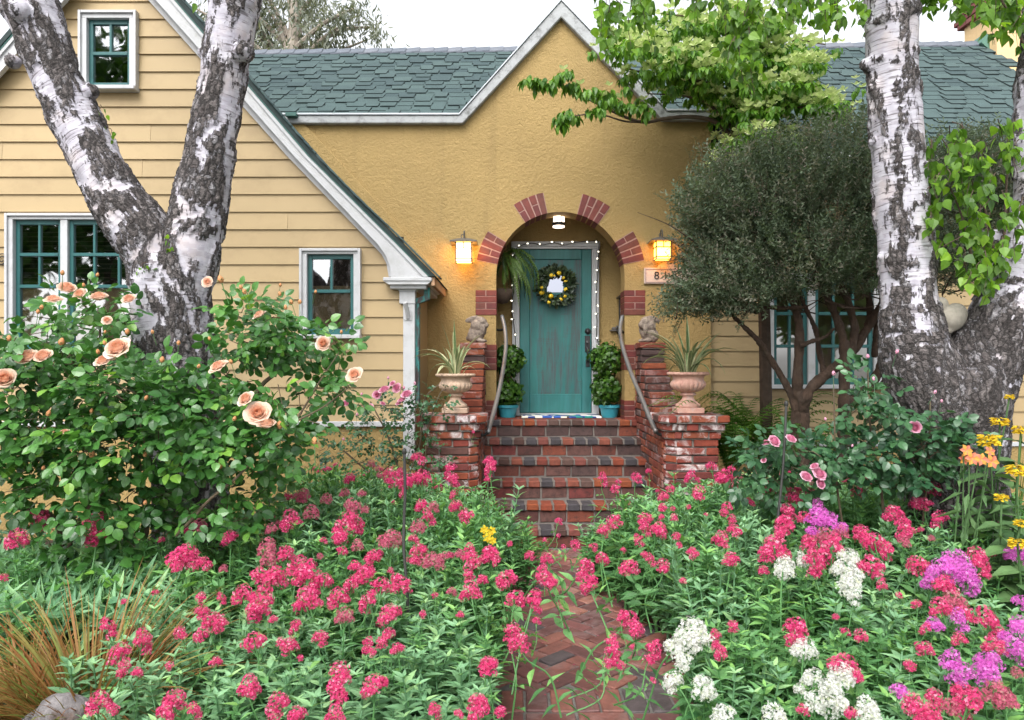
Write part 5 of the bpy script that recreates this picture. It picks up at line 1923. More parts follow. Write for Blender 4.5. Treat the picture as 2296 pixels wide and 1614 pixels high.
# scrolled wire ornament at the edge of the big window
sc_ = []
cxy = np.array([4.0, 582.0])
for a_ in np.linspace(0, 4.2 * math.pi, 60):
    r_ = 3 + 12 * a_ / (4.2 * math.pi)
    sc_.append(W(cxy[0] + r_ * math.cos(a_), cxy[1] + r_ * math.sin(a_), YW - 0.03))
V, Fc = tube(np.array(sc_), 0.005, 6)
tag(Acc().add(V, Fc).build('wire_scroll', M['wire']), 'thin black wire scroll on the siding beside the big window', 'ornament')

# ------------------------------------------------------------------ trees
def voxel_union(acc, voxel, smooth=3):
    me = acc.mesh('tmp', None, True)
    tmp = bpy.data.objects.new('tmp', me)
    COL.objects.link(tmp)
    m_ = tmp.modifiers.new('r', 'REMESH')
    m_.mode = 'VOXEL'
    m_.voxel_size = voxel
    m2 = tmp.modifiers.new('s', 'SMOOTH')
    m2.iterations = smooth
    dg = bpy.context.evaluated_depsgraph_get()
    nm = bpy.data.meshes.new_from_object(tmp.evaluated_get(dg))
    bpy.data.objects.remove(tmp)
    n_ = len(nm.vertices)
    co, no = np.zeros(n_ * 3), np.zeros(n_ * 3)
    nm.vertices.foreach_get('co', co)
    nm.vertices.foreach_get('normal', no)
    return nm, co.reshape(-1, 3), no.reshape(-1, 3)


def birch_trunk(name, limbs, Yb, parent, bias, knots=(), seed=0, dark_spots=()):
    """limbs: lists of (x px, y px, width px, depth offset); first limb is the stem"""
    a_ = Acc()
    segs = []
    off = 0.0
    for li, L in enumerate(limbs):
        P = np.array([W(x, y, Yb + (e[0] if e else 0)) for x, y, w, *e in L])
        r_ = np.array([w / 2 * px(Yb) for x, y, w, *e in L])
        Q = catmull(np.column_stack([P, r_]), 8)
        V, Fc = tube(Q[:, :3], Q[:, 3], 40)
        a_.add(V, Fc)
        cum = np.concatenate([[0], np.cumsum(np.linalg.norm(np.diff(Q[:, :3], axis=0), axis=1))])
        segs.append((Q, cum, li))
    for (x, y, r_, dy) in knots:
        V, Fc = ball(W(x, y, Yb + dy), r_ * px(Yb), 14, 10)
        a_.add(V, Fc)
    nm, co, no = voxel_union(a_, 0.0105, 5)
    # nearest axis point for every vertex
    best = np.full(len(co), 1e9)
    along = np.zeros(len(co))
    axis = np.zeros_like(co)
    for Q, cum, li in segs:
        for i_ in range(len(Q) - 1):
            p, q = Q[i_, :3], Q[i_ + 1, :3]
            d = q - p
            t = np.clip(((co - p) @ d) / (d @ d), 0, 1)
            c_ = p + t[:, None] * d
            dist = np.linalg.norm(co - c_, axis=1) / (Q[i_, 3] + 1e-6)
            m_ = dist < best
            best[m_] = dist[m_]
            along[m_] = (cum[i_] + t * np.linalg.norm(d))[m_] + li * 3.3
            axis[m_] = (d / np.linalg.norm(d))
    S = seed * 13.7
    rel = co - co.mean(0)
    # stretched noise: long patches along the limb
    lat = rel - axis * (rel * axis).sum(1)[:, None]
    U = lat * 10 + axis * along[:, None] * 2.6
    patch = fbm(U + S, 4)
    bs = bias(co)
    dark = 0.5 + patch * 0.95 + bs
    for (x, y, r_, amt) in dark_spots:
        pc = W(x, y, Yb)
        d2 = ((co[:, 0] - pc[0]) ** 2 + (1.4 * (co[:, 2] - pc[2])) ** 2) / (r_ * px(Yb)) ** 2
        dark += amt * np.exp(-d2 * 1.3)
    dark = np.clip(dark, 0, 1)
    # relief: furrowed plates where the bark is dark, gentle waves elsewhere
    U2 = lat * 30 + axis * along[:, None] * 9
    ridge = 1 - np.abs(fbm(U2 + 3.1 + S, 3)) * 2.2
    wave = fbm(co * 5 + S, 3)
    rough = fbm(co * 55 + S, 2)
    w_ = np.clip((dark - 0.42) / 0.16, 0, 1)
    disp = wave * 0.014 + w_ * (ridge * 0.013 + rough * 0.006 + 0.004) 
    co2 = co + no * disp[:, None]
    nm.vertices.foreach_set('co', co2.astype(np.float32).ravel())
    nm.polygons.foreach_set('use_smooth', np.ones(len(nm.polygons), dtype=bool))
    nm.materials.clear()
    nm.materials.append(M['bark'])
    for nme, arr in (('dark', dark), ('along', along), ('across', lat[:, 0]), ('deep', lat[:, 1])):
        at = nm.attributes.new(nme, 'FLOAT', 'POINT')
        at.data.foreach_set('value', arr.astype(np.float32))
    nm.update()
    nm.name = 'trunk'
    return obj('trunk', nm, parent)


bleaf = leaf(0.40, ((0, 0), (0.12, 0.75), (0.3, 1.0), (0.55, 0.72), (0.8, 0.3), (1, 0)), 0.12, 0.12)


def strands(specs, acc_l, acc_t, size=(0.042, 0.062), gap=0.021):
    """hanging twigs with birch leaves: specs = (start point, end point, sag)"""
    for A, B, sag in specs:
        A, B = np.asarray(A), np.asarray(B)
        mid = (A + B) / 2 + np.array([rng.normal(0, 0.03), rng.normal(0, 0.03), sag])
        Q = catmull([A, mid, B], 8)
        V, Fc = tube(Q, np.linspace(0.0035, 0.0012, len(Q)), 4, False)
        acc_t.add(V, Fc)
        L = np.linalg.norm(np.diff(Q, axis=0), axis=1).sum()
        n_ = max(3, int(L / gap))
        t = rng.random(n_) ** 0.85
        idx = t * (len(Q) - 1)
        P = np.stack([np.interp(idx, np.arange(len(Q)), Q[:, q_]) for q_ in range(3)], 1)
        P = P + rng.normal(0, 0.018, (n_, 3))
        D = norm(rng.normal(0, 0.42, (n_, 3)) + np.array([0, -0.1, -0.85]))
        Nn = rng.normal(0, 0.75, (n_, 3)) + np.array([0, -0.6, 0.25])
        scatter(bleaf, P, frames(D, Nn), rng.uniform(*size, n_), acc_l)


def crown_leaves(boxes, acc_l, acc_t):
    for (x0, x1, y0, y1, z0, z1, n_) in boxes:
        for _ in range(n_):
            A = np.array([random.uniform(x0, x1), random.uniform(y0, y1), random.uniform(z0, z1)])
            B = A + np.array([random.gauss(0, 0.12), random.gauss(0, 0.12), -random.uniform(0.25, 0.7)])
            strands([(A, B, 0.0)], acc_l, acc_t, gap=0.045, size=(0.06, 0.09))


# --- birch in front of the gable wing
YB1 = 4.85
b1 = thing('birch_tree', 'V shaped birch with peeling white bark before the clapboard gable', 'tree', W(430, 1370, YB1) * np.array([1, 1, 0]))
stem = [(448, 1420, 215), (436, 1280, 172), (428, 1107, 150), (410, 950, 150), (394, 800, 160), (386, 720, 164), (380, 640, 166), (384, 580, 150)]
left = [(392, 700, 120), (352, 590, 122, -0.02), (316, 520, 124, -0.04), (264, 450, 112, -0.04), (226, 380, 105, -0.03), (176, 280, 103), (128, 180, 101), (92, 80, 108), (66, 0, 112), (40, -90, 100), (10, -200, 90), (-40, -380, 70)]
right = [(392, 700, 130), (418, 600, 128), (438, 520, 118), (448, 460, 114), (462, 390, 108), (476, 320, 100), (489, 240, 92), (500, 170, 96), (512, 100, 100), (524, 20, 104), (530, -60, 100), (520, -200, 92), (540, -380, 75)]
spur = [(60, 30, 60, 0.02), (10, 5, 48, 0.05), (-40, -10, 44, 0.1), (-110, -60, 36, 0.2)]


def bias1(co):
    zz = co[:, 2]
    return 0.16 * np.clip((2.0 - zz) / 0.8, 0, 1) + 0.0 + 0.06 * np.exp(-((zz - 2.25) / 0.45) ** 2)


birch_trunk('trunk', [stem, left, right, spur], YB1, b1, bias1, knots=[(46, 25, 22, -0.17), (545, 118, 22, -0.1), (200, 205, 14, -0.02), (30, 140, 16, -0.02), (548, 5, 24, -0.06), (455, 118, 12, 0.0)], seed=1,
            dark_spots=[(340, 470, 60, 0.35), (372, 520, 40, 0.4), (450, 420, 45, 0.25), (480, 260, 30, 0.3), (150, 130, 34, 0.3), (130, 250, 30, 0.2), (335, 690, 36, -0.6), (365, 730, 34, -0.6), (350, 650, 30, -0.5), (330, 750, 26, -0.4), (440, 230, 14, -0.1), (110, 190, 20, -0.3), (215, 300, 26, -0.35), (345, 860, 30, 0.1), (470, 360, 14, -0.4), (490, 30, 40, -0.2), (40, 60, 30, -0.2)])
al, at_ = Acc(), Acc()
# small sprouts on the trunk
for (x, y) in ((225, 235), (240, 285), (375, 560), (345, 590), (330, 600), (384, 545)):
    A = W(x, y, YB1 - 0.2)
    strands([(A, A + np.array([random.uniform(-.03, .06), -0.03, -0.06]), 0.02)], al, at_, (0.025, 0.04), 0.02)
# crown high above the frame
crown_leaves([(-3.6, -0.6, 3.2, 6.0, 4.9, 7.4, 150)], al, at_)
for (a_, b_) in (((-40, -380), (-200, -700)), ((540, -380), (640, -760)), ((540, -380), (380, -700)), ((-40, -380), (120, -640))):
    V, Fc = tube(catmull([W(*a_, YB1), W((a_[0] + b_[0]) / 2 + 20, (a_[1] + b_[1]) / 2, YB1 - 0.1), W(*b_, YB1 - 0.2)], 6), np.linspace(0.10, 0.03, 13), 10)
    at_.add(V, Fc)
al.build('crown', M['birchleaf'], b1)
at_.build('branches', M['twig'], b1)['kind'] = 'stuff'

# --- birch at the right-hand bed
YB2 = 4.70
b2 = thing('birch_tree', 'stout forked white birch holding a stone bird in its crotch', 'tree', W(2140, 1390, YB2) * np.array([1, 1, 0]))
stem = [(2150, 1420, 270), (2146, 1250, 215), (2142, 1080, 195), (2140, 980, 205), (2132, 900, 222), (2118, 830, 215)]
left = [(2130, 960, 160), (2080, 860, 165, -0.02), (2052, 790, 140, -0.03), (2042, 720, 124, -0.02), (2036, 640, 114), (2028, 540, 112), (2020, 440, 110), (2012, 330, 109), (2004, 220, 108), (1999, 110, 108), (1997, 0, 108), (1996, -120, 104), (1990, -300, 90), (1960, -520, 70)]
right = [(2140, 960, 160), (2180, 860, 165), (2210, 790, 150, -0.02), (2245, 715, 140, -0.04), (2285, 640, 132, -0.05), (2318, 550, 122, -0.05), (2338, 440, 112), (2330, 330, 104), (2335, 200, 98), (2350, 40, 92), (2360, -200, 80)]
stub = [(2250, 700, 90, 0.1), (2235, 620, 66, 0.16), (2225, 560, 52, 0.2), (2222, 520, 46, 0.22)]


def bias2(co):
    zz = co[:, 2]
    return 0.40 * np.clip((1.95 - zz) / 0.5, 0, 1) - 0.16 * np.clip((zz - 1.9) / 0.5, 0, 1)


birch_trunk('trunk', [stem, left, right, stub], YB2, b2, bias2, knots=[(1952, 62, 14, -0.02), (1948, 145, 15, -0.02), (1962, 195, 12, -0.05), (1960, 320, 12, -0.02), (1975, 575, 10, 0)], seed=2,
            dark_spots=[(1985 + 5 * math.sin(y_ * 0.05) + (y_ - 220) * 0.035, y_, 10, 0.62) for y_ in range(205, 760, 14)] + [(2030, 38, 26, 0.4), (2010, 45, 14, 0.4), (1962, 62, 14, 0.5), (1962, 145, 16, 0.5), (1980, 158, 12, 0.5), (2030, 130, 20, 0.35), (2050, 205, 14, 0.4), (2030, 320, 18, 0.5), (2042, 345, 16, 0.5), (2050, 380, 10, 0.5), (2055, 450, 20, 0.5), (2035, 470, 14, 0.4), (2030, 520, 10, 0.4), (2020, 600, 20, 0.4), (2060, 540, 20, 0.3), (2090, 700, 40, 0.3), (2150, 740, 60, 0.3), (2070, 640, 22, -0.3), (2020, 680, 16, -0.2), (2280, 620, 40, -0.3), (2245, 700, 20, -0.2), (2290, 690, 20, 0.3)])
al, at_ = Acc(), Acc()
sp = []


def hang(x0, x1, y0, y1, n_, Ya, Yb_, l0=30, l1=90):
    for _ in range(n_):
        x, y, Y_ = random.uniform(x0, x1), random.uniform(y0, y1), random.uniform(Ya, Yb_)
        L = random.uniform(l0, l1)
        A, B = W(x, y - L, Y_), W(x + random.gauss(0, 12), y, Y_ + random.gauss(0, 0.04))
        sp.append((A, B, random.uniform(0, 0.03)))


hang(1352, 1450, 20, 125, 16, 4.6, 5.1, 60, 120)
hang(1420, 1600, -20, 45, 11, 4.6, 5.1, 60, 110)
hang(1610, 1700, 20, 150, 12, 4.5, 5.0, 60, 130)
hang(1640, 1690, 120, 215, 8, 4.5, 4.8, 60, 120)
hang(1700, 1960, 0, 80, 26, 4.3, 5.2, 50, 100)
hang(2065, 2170, -10, 42, 14, 4.3, 5.0, 50, 90)
hang(2170, 2310, 0, 70, 22, 4.3, 5.0, 50, 100)
hang(2240, 2300, 50, 110, 7, 4.3, 4.8, 50, 90)
# leafy shoots below the fork on the right
hang(2082, 2200, 380, 640, 26, 4.45, 4.75, 40, 110)
hang(2180, 2310, 360, 660, 20, 4.3, 4.6, 40, 110)
hang(2085, 2300, 310, 420, 11, 4.35, 4.7, 30, 80)
hang(2130, 2250, 560, 690, 14, 4.35, 4.55, 30, 80)
strands(sp, al, at_, size=(0.052, 0.080), gap=0.024)
crown_leaves([(0.4, 4.2, 3.0, 6.0, 4.75, 7.2, 140), (1.2, 3.6, 4.0, 5.4, 4.35, 4.9, 40)], al, at_)
for (a_, b_) in (((1990, -200), (1640, -160)), ((1990, -260), (1420, -180)), ((2335, 200), (2200, -60)), ((2000, -300), (2250, -120)), ((1990, -300), (1900, -700)), ((2240, 640), (2190, 420)), ((2190, 640), (2130, 420)), ((2250, 560), (2260, 360))):
    th = 0.05 if a_[1] < 100 else 0.010
    V, Fc = tube(catmull([W(*a_, YB2), W((a_[0] + b_[0]) / 2, (a_[1] + b_[1]) / 2 - 30, YB2 - 0.05), W(*b_, YB2 - 0.1)], 6), np.linspace(th, th * 0.3, 13), 8)
    at_.add(V, Fc)
al.build('crown', M['birchleaf'], b2)
at_.build('branches', M['twig'], b2)['kind'] = 'stuff'

# stone bird in the fork
sbp = W(2120, 735, YB2 - 0.02)
sb = thing('stone_bird', 'pale stone bird lodged in the fork of the stout birch', 'statue', sbp)
blob('body', [(W(2130, 714, YB2 - 0.03), np.array([0.088, 0.075, 0.082]), 0.3), (W(2142, 706, YB2 - 0.02), np.array([0.07, 0.06, 0.075]), 0.0), (W(2106, 684, YB2 - 0.03), np.array([0.052, 0.048, 0.052]), 0.0), (W(2094, 690, YB2 - 0.03), np.array([0.04, 0.02, 0.014]), 0.3), (W(2118, 740, YB2 - 0.02), np.array([0.05, 0.05, 0.03]), 0)], M['birdstone'], sb, 0.007, 0.003, 15)

# --- tea tree: twisting brown stems, dense grey-green cloud of tiny needles
YM = 6.25
mt_ = thing('tea_tree', 'dark grey green tea tree with twisting brown stems beside the porch', 'tree', W(1850, 1250, YM) * np.array([1, 1, 0]))
mtrunk = Acc()
stems = [([(1806, 1260), (1798, 1050), (1800, 940), (1808, 885), (1850, 840), (1900, 800), (1945, 735), (1990, 660), (2030, 600)], 34, 14, 0.0),
         ([(1790, 1260), (1782, 1050), (1786, 930), (1788, 840), (1792, 740), (1782, 690), (1768, 640), (1755, 600)], 30, 11, 0.05),
         ([(1786, 920), (1765, 868), (1730, 810), (1700, 765), (1670, 735), (1640, 705), (1615, 680)], 17, 7, 0.05),
         ([(1895, 1260), (1892, 1050), (1890, 950), (1892, 895), (1893, 820), (1890, 760), (1870, 700), (1850, 660), (1815, 600)], 34, 12, -0.05),
         ([(1892, 905), (1925, 885), (1960, 850), (1978, 800), (1992, 745), (2002, 700), (2010, 640)], 26, 9, -0.05),
         ([(1905, 800), (1915, 740), (1905, 690), (1890, 650), (1870, 600), (1860, 560)], 20, 8, -0.08),
         ([(1945, 740), (1950, 690), (1942, 640), (1930, 590)], 17, 7, 0.05),
         ([(1960, 800), (1964, 740), (1975, 690), (1972, 640)], 14, 7, 0.12),
         ([(1795, 775), (1820, 765), (1850, 755), (1870, 735)], 11, 5, -0.1),
         ([(1850, 845), (1838, 800), (1828, 740), (1805, 690), (1790, 650)], 14, 6, 0.1),
         ([(2000, 800), (1985, 850), (1960, 870), (1935, 878)], 12, 8, 0.1),
         ([(1700, 700), (1650, 690), (1600, 680), (1560, 660)], 10, 5, 0.1),
         ([(1800, 690), (1740, 690), (1680, 686), (1620, 676), (1560, 690)], 9, 4, -0.1),
         ([(1850, 680), (1920, 690), (2000, 700), (2080, 690)], 9, 5, 0.15),
         ([(1780, 680), (1720, 640), (1650, 620), (1590, 620)], 9, 4, 0.0)]
for pts_, w0, w1, dy in stems:
    P = np.array([W(x, y, YM + dy + 0.05 * math.sin(i_ * 1.3)) for i_, (x, y) in enumerate(pts_)])
    Q = catmull(P, 8)
    r_ = np.linspace(w0, w1, len(Q)) / 2 * px(YM) * 0.86 * (1 + 0.10 * np.sin(np.arange(len(Q)) * 0.9) + 0.06 * rng.normal(size=len(Q)))
    V, Fc = tube(Q, r_, 14)
    mtrunk.add(V, Fc)
nm, co, no = voxel_union(mtrunk, 0.011, 2)
Zs = co * np.array([30, 30, 7])
co2 = co + no * ((1 - np.abs(fbm(Zs, 3)) * 2) * 0.008)[:, None]
nm.vertices.foreach_set('co', co2.astype(np.float32).ravel())
nm.polygons.foreach_set('use_smooth', np.ones(len(nm.polygons), dtype=bool))
nm.materials.clear()
nm.materials.append(M['manukabark'])
nm.update()
obj('trunk', nm, mt_)

# crown: lobes given in photo pixels (x, y, rx, ry)
lobes = [(1650, 485, 115, 62), (1604, 560, 62, 60), (1580, 660, 50, 34), (1610, 640, 90, 55), (1580, 500, 50, 34), (1730, 445, 105, 72), (1700, 560, 150, 90), (1760, 620, 130, 60), (1835, 425, 125, 75), (1860, 540, 130, 110), (1900, 620, 90, 50), (1930, 430, 60, 80),
         (1990, 480, 80, 110), (2090, 410, 90, 80), (2180, 395, 90, 72), (2150, 500, 110, 90), (2240, 450, 80, 90), (1640, 690, 70, 26), (1690, 670, 70, 26), (2060, 600, 90, 60), (2170, 590, 60, 40),
         (1530, 692, 36, 14), (1566, 462, 34, 16), (1618, 418, 36, 18), (1690, 372, 34, 16), (1762, 352, 40, 20), (1850, 340, 40, 18), (1905, 335, 26, 20), (1590, 400, 22, 12)]


def sprig():
    """a twiglet with short needle leaves all round"""
    V, Fq = [], []
    r0 = random.Random(4)
    for i_ in range(11):
        t = 0.08 + 0.92 * i_ / 10
        a_ = i_ * 2.4
        d = np.array([math.cos(a_), 0.75, math.sin(a_)])
        d /= np.linalg.norm(d)
        s_ = np.cross(d, np.array([0.3, 0.2, 1.0]))
        s_ /= np.linalg.norm(s_)
        p = np.array([0, t, 0])
        L, w_ = 0.20, 0.036
        b = len(V)
        V += [p, p + d * L * 0.5 + s_ * w_, p + d * L, p + d * L * 0.5 - s_ * w_]
        Fq.append((b, b + 1, b + 2, b + 3))
    b = len(V)
    V += [np.array([-0.012, 0, 0]), np.array([0.012, 0, 0]), np.array([0.006, 1, 0]), np.array([-0.006, 1, 0])]
    Fq.append((b, b + 1, b + 2, b + 3))
    return np.array(V), [np.array(Fq)]


SPR = sprig()
ac, tw = Acc(), Acc()
for (x, y, rx, ry) in lobes:
    n_ = int(rx * ry * 0.125) + (60 if rx > 45 else 12)
    d = rand_dirs(n_)
    rr = rng.random(n_) ** 0.38
    ctr = W(x, y, YM + rng.uniform(-0.1, 0.1))
    rad = np.array([rx * px(YM), 0.5 + 0.25 * rx / 150, ry * px(YM)])
    P = ctr + d * rr[:, None] * rad * 0.94
    keep = fbm(P * np.array([3.6, 3.6, 5.0]), 3) > 0.05 - 0.14 * rng.random(n_)
    P, d = P[keep], d[keep]
    n_ = len(P)
    out = norm(d / rad)
    D = norm(norm(P - W(1830, 800, YM)) * 1.1 + out * 0.35 + rng.normal(0, 0.28, (n_, 3)))
    edge = np.clip((P[:, 2] - (ctr[2])) / rad[2], -1, 1)
    tint = np.clip(rng.random(n_) ** 1.3 * 0.8 + 0.2 * (edge > 0.3) * rng.random(n_), 0, 1)
    tint = np.where(rng.random(n_) < 0.05, 1.0, tint)
    scatter(SPR, P, frames(D, rng.normal(0, 1, (n_, 3))), rng.uniform(0.09, 0.20, n_), ac, tint)
    # sprays over the surface, tinted paler to paint highlights on the crown
    m_ = int((rx + ry) * 0.9)
    d = rand_dirs(m_)
    d[:, 1] = -np.abs(d[:, 1])
    P2 = ctr + d * rad * rng.uniform(0.86, 1.02, m_)[:, None]
    D2 = norm(norm(P2 - W(1830, 800, YM)) + d * 0.5 + rng.normal(0, 0.3, (m_, 3)))
    scatter(SPR, P2, frames(D2, rng.normal(0, 1, (m_, 3))), rng.uniform(0.12, 0.22, m_) , ac, rng.uniform(0.6, 0.95, m_))
    # feathery shoots sticking out
    for _ in range(int((rx + ry) / 5)):
        dd = rand_dirs(1)[0]
        dd[2] = dd[2] * 0.8 + 0.1
        A = ctr + dd * rad * 0.8
        B = A + norm(norm(A - W(1830, 800, YM)) * 1.2 + dd / rad * 0.2 + rng.normal(0, 0.25, 3)) * rng.uniform(0.10, 0.30)
        if A[1] > YM + 0.15:
            continue
        V, Fc = tube([A, (A + B) / 2 + rng.normal(0, 0.01, 3), B], [0.003, 0.002, 0.001], 4, False)
        tw.add(V, Fc)
        m_ = 9
        t = np.linspace(0.1, 1, m_)[:, None]
        Pp = A * (1 - t) + B * t
        Dd = norm(norm(B - A) * 0.6 + rng.normal(0, 0.6, (m_, 3)))
        scatter(SPR, Pp, frames(Dd, rng.normal(0, 1, (m_, 3))), rng.uniform(0.04, 0.085, m_), ac, rng.uniform(0.3, 0.9, m_))
# bare inner twigs
for _ in range(150):
    x, y = random.uniform(1500, 2200), random.uniform(520, 715)
    A = W(x, y, YM + random.uniform(-0.4, 0.4))
    B = A + np.array([random.gauss(0, 0.25), random.gauss(0, 0.2), random.uniform(-0.02, 0.22)])
    V, Fc = tube(catmull([A, (A + B) / 2 + rng.normal(0, 0.04, 3), B], 4), np.linspace(0.007, 0.002, 9), 5, False)
    tw.add(V, Fc)
ac.build('crown', M['manuka'], mt_)
tw.build('twigs', M['manukabark'], mt_)['kind'] = 'stuff'

# --- dogwood: tiered branches, drooping leaves, cream bracts on top
YG_ = 7.15
dg_ = thing('dogwood_tree', 'dogwood with tiered drooping leaves and cream bracts over the porch roof', 'tree', W(1700, 1240, YG_) * np.array([1, 1, 0]))
dt, dl, db_ = Acc(), Acc(), Acc()
branches = [([(1720, 1230), (1715, 800), (1705, 520), (1685, 420), (1660, 340), (1645, 270), (1650, 180), (1670, 90), (1690, 10), (1700, -60)], 30, 8),
            ([(1660, 340), (1625, 290), (1590, 268), (1540, 262), (1490, 266), (1445, 274), (1400, 262), (1350, 238), (1310, 218), (1275, 200), (1240, 190), (1190, 184)], 12, 2.5),
            ([(1445, 274), (1400, 272), (1350, 258), (1300, 258), (1260, 268)], 5, 2),
            ([(1645, 280), (1690, 255), (1750, 243), (1820, 240), (1900, 246)], 9, 2.5),
            ([(1650, 200), (1700, 185), (1760, 178), (1830, 195)], 8, 2.5),
            ([(1650, 215), (1600, 190), (1540, 178), (1470, 172), (1400, 152), (1365, 150)], 9, 2.5),
            ([(1655, 160), (1600, 125), (1530, 100), (1450, 88), (1385, 92), (1345, 75)], 8, 2.5),
            ([(1660, 130), (1720, 105), (1780, 90), (1850, 100)], 7, 2.5),
            ([(1672, 90), (1620, 55), (1560, 40), (1480, 30)], 7, 2.5),
            ([(1680, 60), (1740, 35), (1800, 30)], 6, 2.5),
            ([(1690, 400), (1660, 400), (1630, 395), (1610, 380)], 8, 3),
            ([(1680, 400), (1720, 370), (1770, 340), (1810, 335)], 8, 3),
            ([(1660, 330), (1640, 335), (1615, 330)], 7, 3),
            ([(1650, 300), (1590, 235), (1530, 215), (1450, 210)], 8, 2.5)]
dleaf = leaf(0.30, ((0, 0), (0.2, 0.7), (0.45, 1.0), (0.75, 0.6), (1, 0)), 0.35, 0.45)
bractv = []
bl = leaf(0.36, ((0, 0), (0.3, 0.8), (0.6, 1.0), (1, 0)), 0.15, -0.15)
for bi, (pts_, w0, w1) in enumerate(branches):
    dyb = 0.0 if bi == 0 else random.uniform(-0.35, 0.15)
    P = np.array([W(x, y, YG_ + (dyb if bi > 0 else 0) * min(1, i_ / 3)) for i_, (x, y) in enumerate(pts_)])
    Q = catmull(P, 8)
    V, Fc = tube(Q, np.linspace(w0, w1, len(Q)) / 2 * px(YG_), 8)
    dt.add(V, Fc)
    if bi == 0:
        continue
    L = np.linalg.norm(np.diff(Q, axis=0), axis=1).sum()
    n_cl = int(L / 0.060)
    sparse = bi in (1, 2)
    if sparse:
        n_cl = int(L / 0.09)
    for ci in range(n_cl):
        t = (ci + random.random()) / n_cl
        if bi in (1, 2):
            continue
        idx = t * (len(Q) - 1)
        p = np.array([np.interp(idx, np.arange(len(Q)), Q[:, q_]) for q_ in range(3)])
        reach = 0.07 if sparse else 0.24
        p = p + np.array([random.gauss(0, 0.05), random.gauss(0, reach), random.gauss(0.035, 0.025 if sparse else 0.05)])
        n_ = 8 if sparse else 11
        a_ = rng.random(n_) * 2 * np.pi
        D = norm(np.stack([np.cos(a_) * 0.55, np.sin(a_) * 0.55, rng.uniform(-1.1, -0.1, n_)], 1))
        Pp = p + np.stack([np.cos(a_) * 0.03, np.sin(a_) * 0.03, rng.normal(0, 0.012, n_)], 1)
        Nn = np.stack([np.cos(a_), np.sin(a_), np.full(n_, 0.55)], 1)
        scatter(dleaf, Pp, frames(D, Nn), rng.uniform(0.055, 0.088, n_), dl, np.clip(rng.random(n_) * 0.9 + random.uniform(-0.1, 0.2), 0, 1))
        if random.random() < (0.16 if sparse else 0.62) * (1.0 if bi not in (10, 12) else 0.3):
            m_ = 3 if sparse else random.randint(2, 4)
            for _ in range(m_):
                c0 = p + np.array([random.gauss(0, 0.05), random.gauss(0, 0.05), 0.035 + random.uniform(0, 0.045)])
                a0 = random.random() * 6
                a_ = a0 + np.arange(4) * math.pi / 2
                D = norm(np.stack([np.cos(a_), np.sin(a_), np.full(4, 0.35)], 1))
                scatter(bl, np.repeat(c0[None], 4, 0), frames(D, np.repeat(np.array([[0, 0, 1.0]]), 4, 0) + rng.normal(0, 0.2, (4, 3))), rng.uniform(0.035, 0.055, 4), db_)
tips = [(1180, 186), (1195, 180), (1205, 190), (1222, 186), (1236, 192), (1250, 178), (1262, 172), (1272, 166), (1284, 192), (1275, 200), (1318, 212), (1330, 205), (1345, 214), (1352, 232), (1365, 208), (1372, 225), (1388, 236), (1402, 205), (1405, 240), (1422, 245), (1440, 240), (1252, 272), (1262, 262), (1274, 256), (1286, 264), (1258, 284), (1326, 250), (1345, 250), (1455, 255), (1300, 205)]
for (x, y) in tips:
    p = W(x, y - 4, YG_ - 0.12 + random.gauss(0, 0.04))
    for _ in range(2):
        n_ = 9
        a_ = rng.random(n_) * 2 * np.pi
        D = norm(np.stack([np.cos(a_) * 0.5, np.sin(a_) * 0.5, rng.uniform(-1.2, -0.2, n_)], 1))
        Pp = p + np.stack([np.cos(a_) * 0.03, np.sin(a_) * 0.03, rng.normal(0, 0.015, n_)], 1)
        scatter(dleaf, Pp, frames(D, np.stack([np.cos(a_), np.sin(a_), np.full(n_, 0.55)], 1)), rng.uniform(0.06, 0.10, n_), dl, rng.random(n_) * 0.8)
    if random.random() < 0.3:
        a_ = random.random() * 6 + np.arange(4) * math.pi / 2
        scatter(bl, np.repeat((p + np.array([0, 0, 0.05]))[None], 4, 0), frames(norm(np.stack([np.cos(a_), np.sin(a_), np.full(4, 0.45)], 1)), np.repeat(np.array([[0, 0, 1.0]]), 4, 0)), rng.uniform(0.05, 0.07, 4), db_)
tiers = [(1500, 118, 110, 16), (1420, 92, 75, 18), (1600, 92, 95, 20), (1550, 150, 110, 16), (1470, 172, 80, 16), (1620, 190, 120, 18), (1745, 192, 90, 16), (1600, 222, 80, 15), (1700, 250, 95, 16), (1835, 244, 75, 13), (1765, 218, 105, 15), (1665, 268, 75, 14), (1800, 150, 55, 16), (1760, 112, 80, 18),
         (1680, 140, 95, 18), (1700, 66, 85, 18), (1640, 330, 40, 26), (1625, 375, 30, 28), (1720, 300, 70, 14), (1795, 325, 42, 12), (1850, 268, 50, 12), (1720, 340, 40, 14), (1650, 40, 80, 18), (1560, 60, 70, 16)]
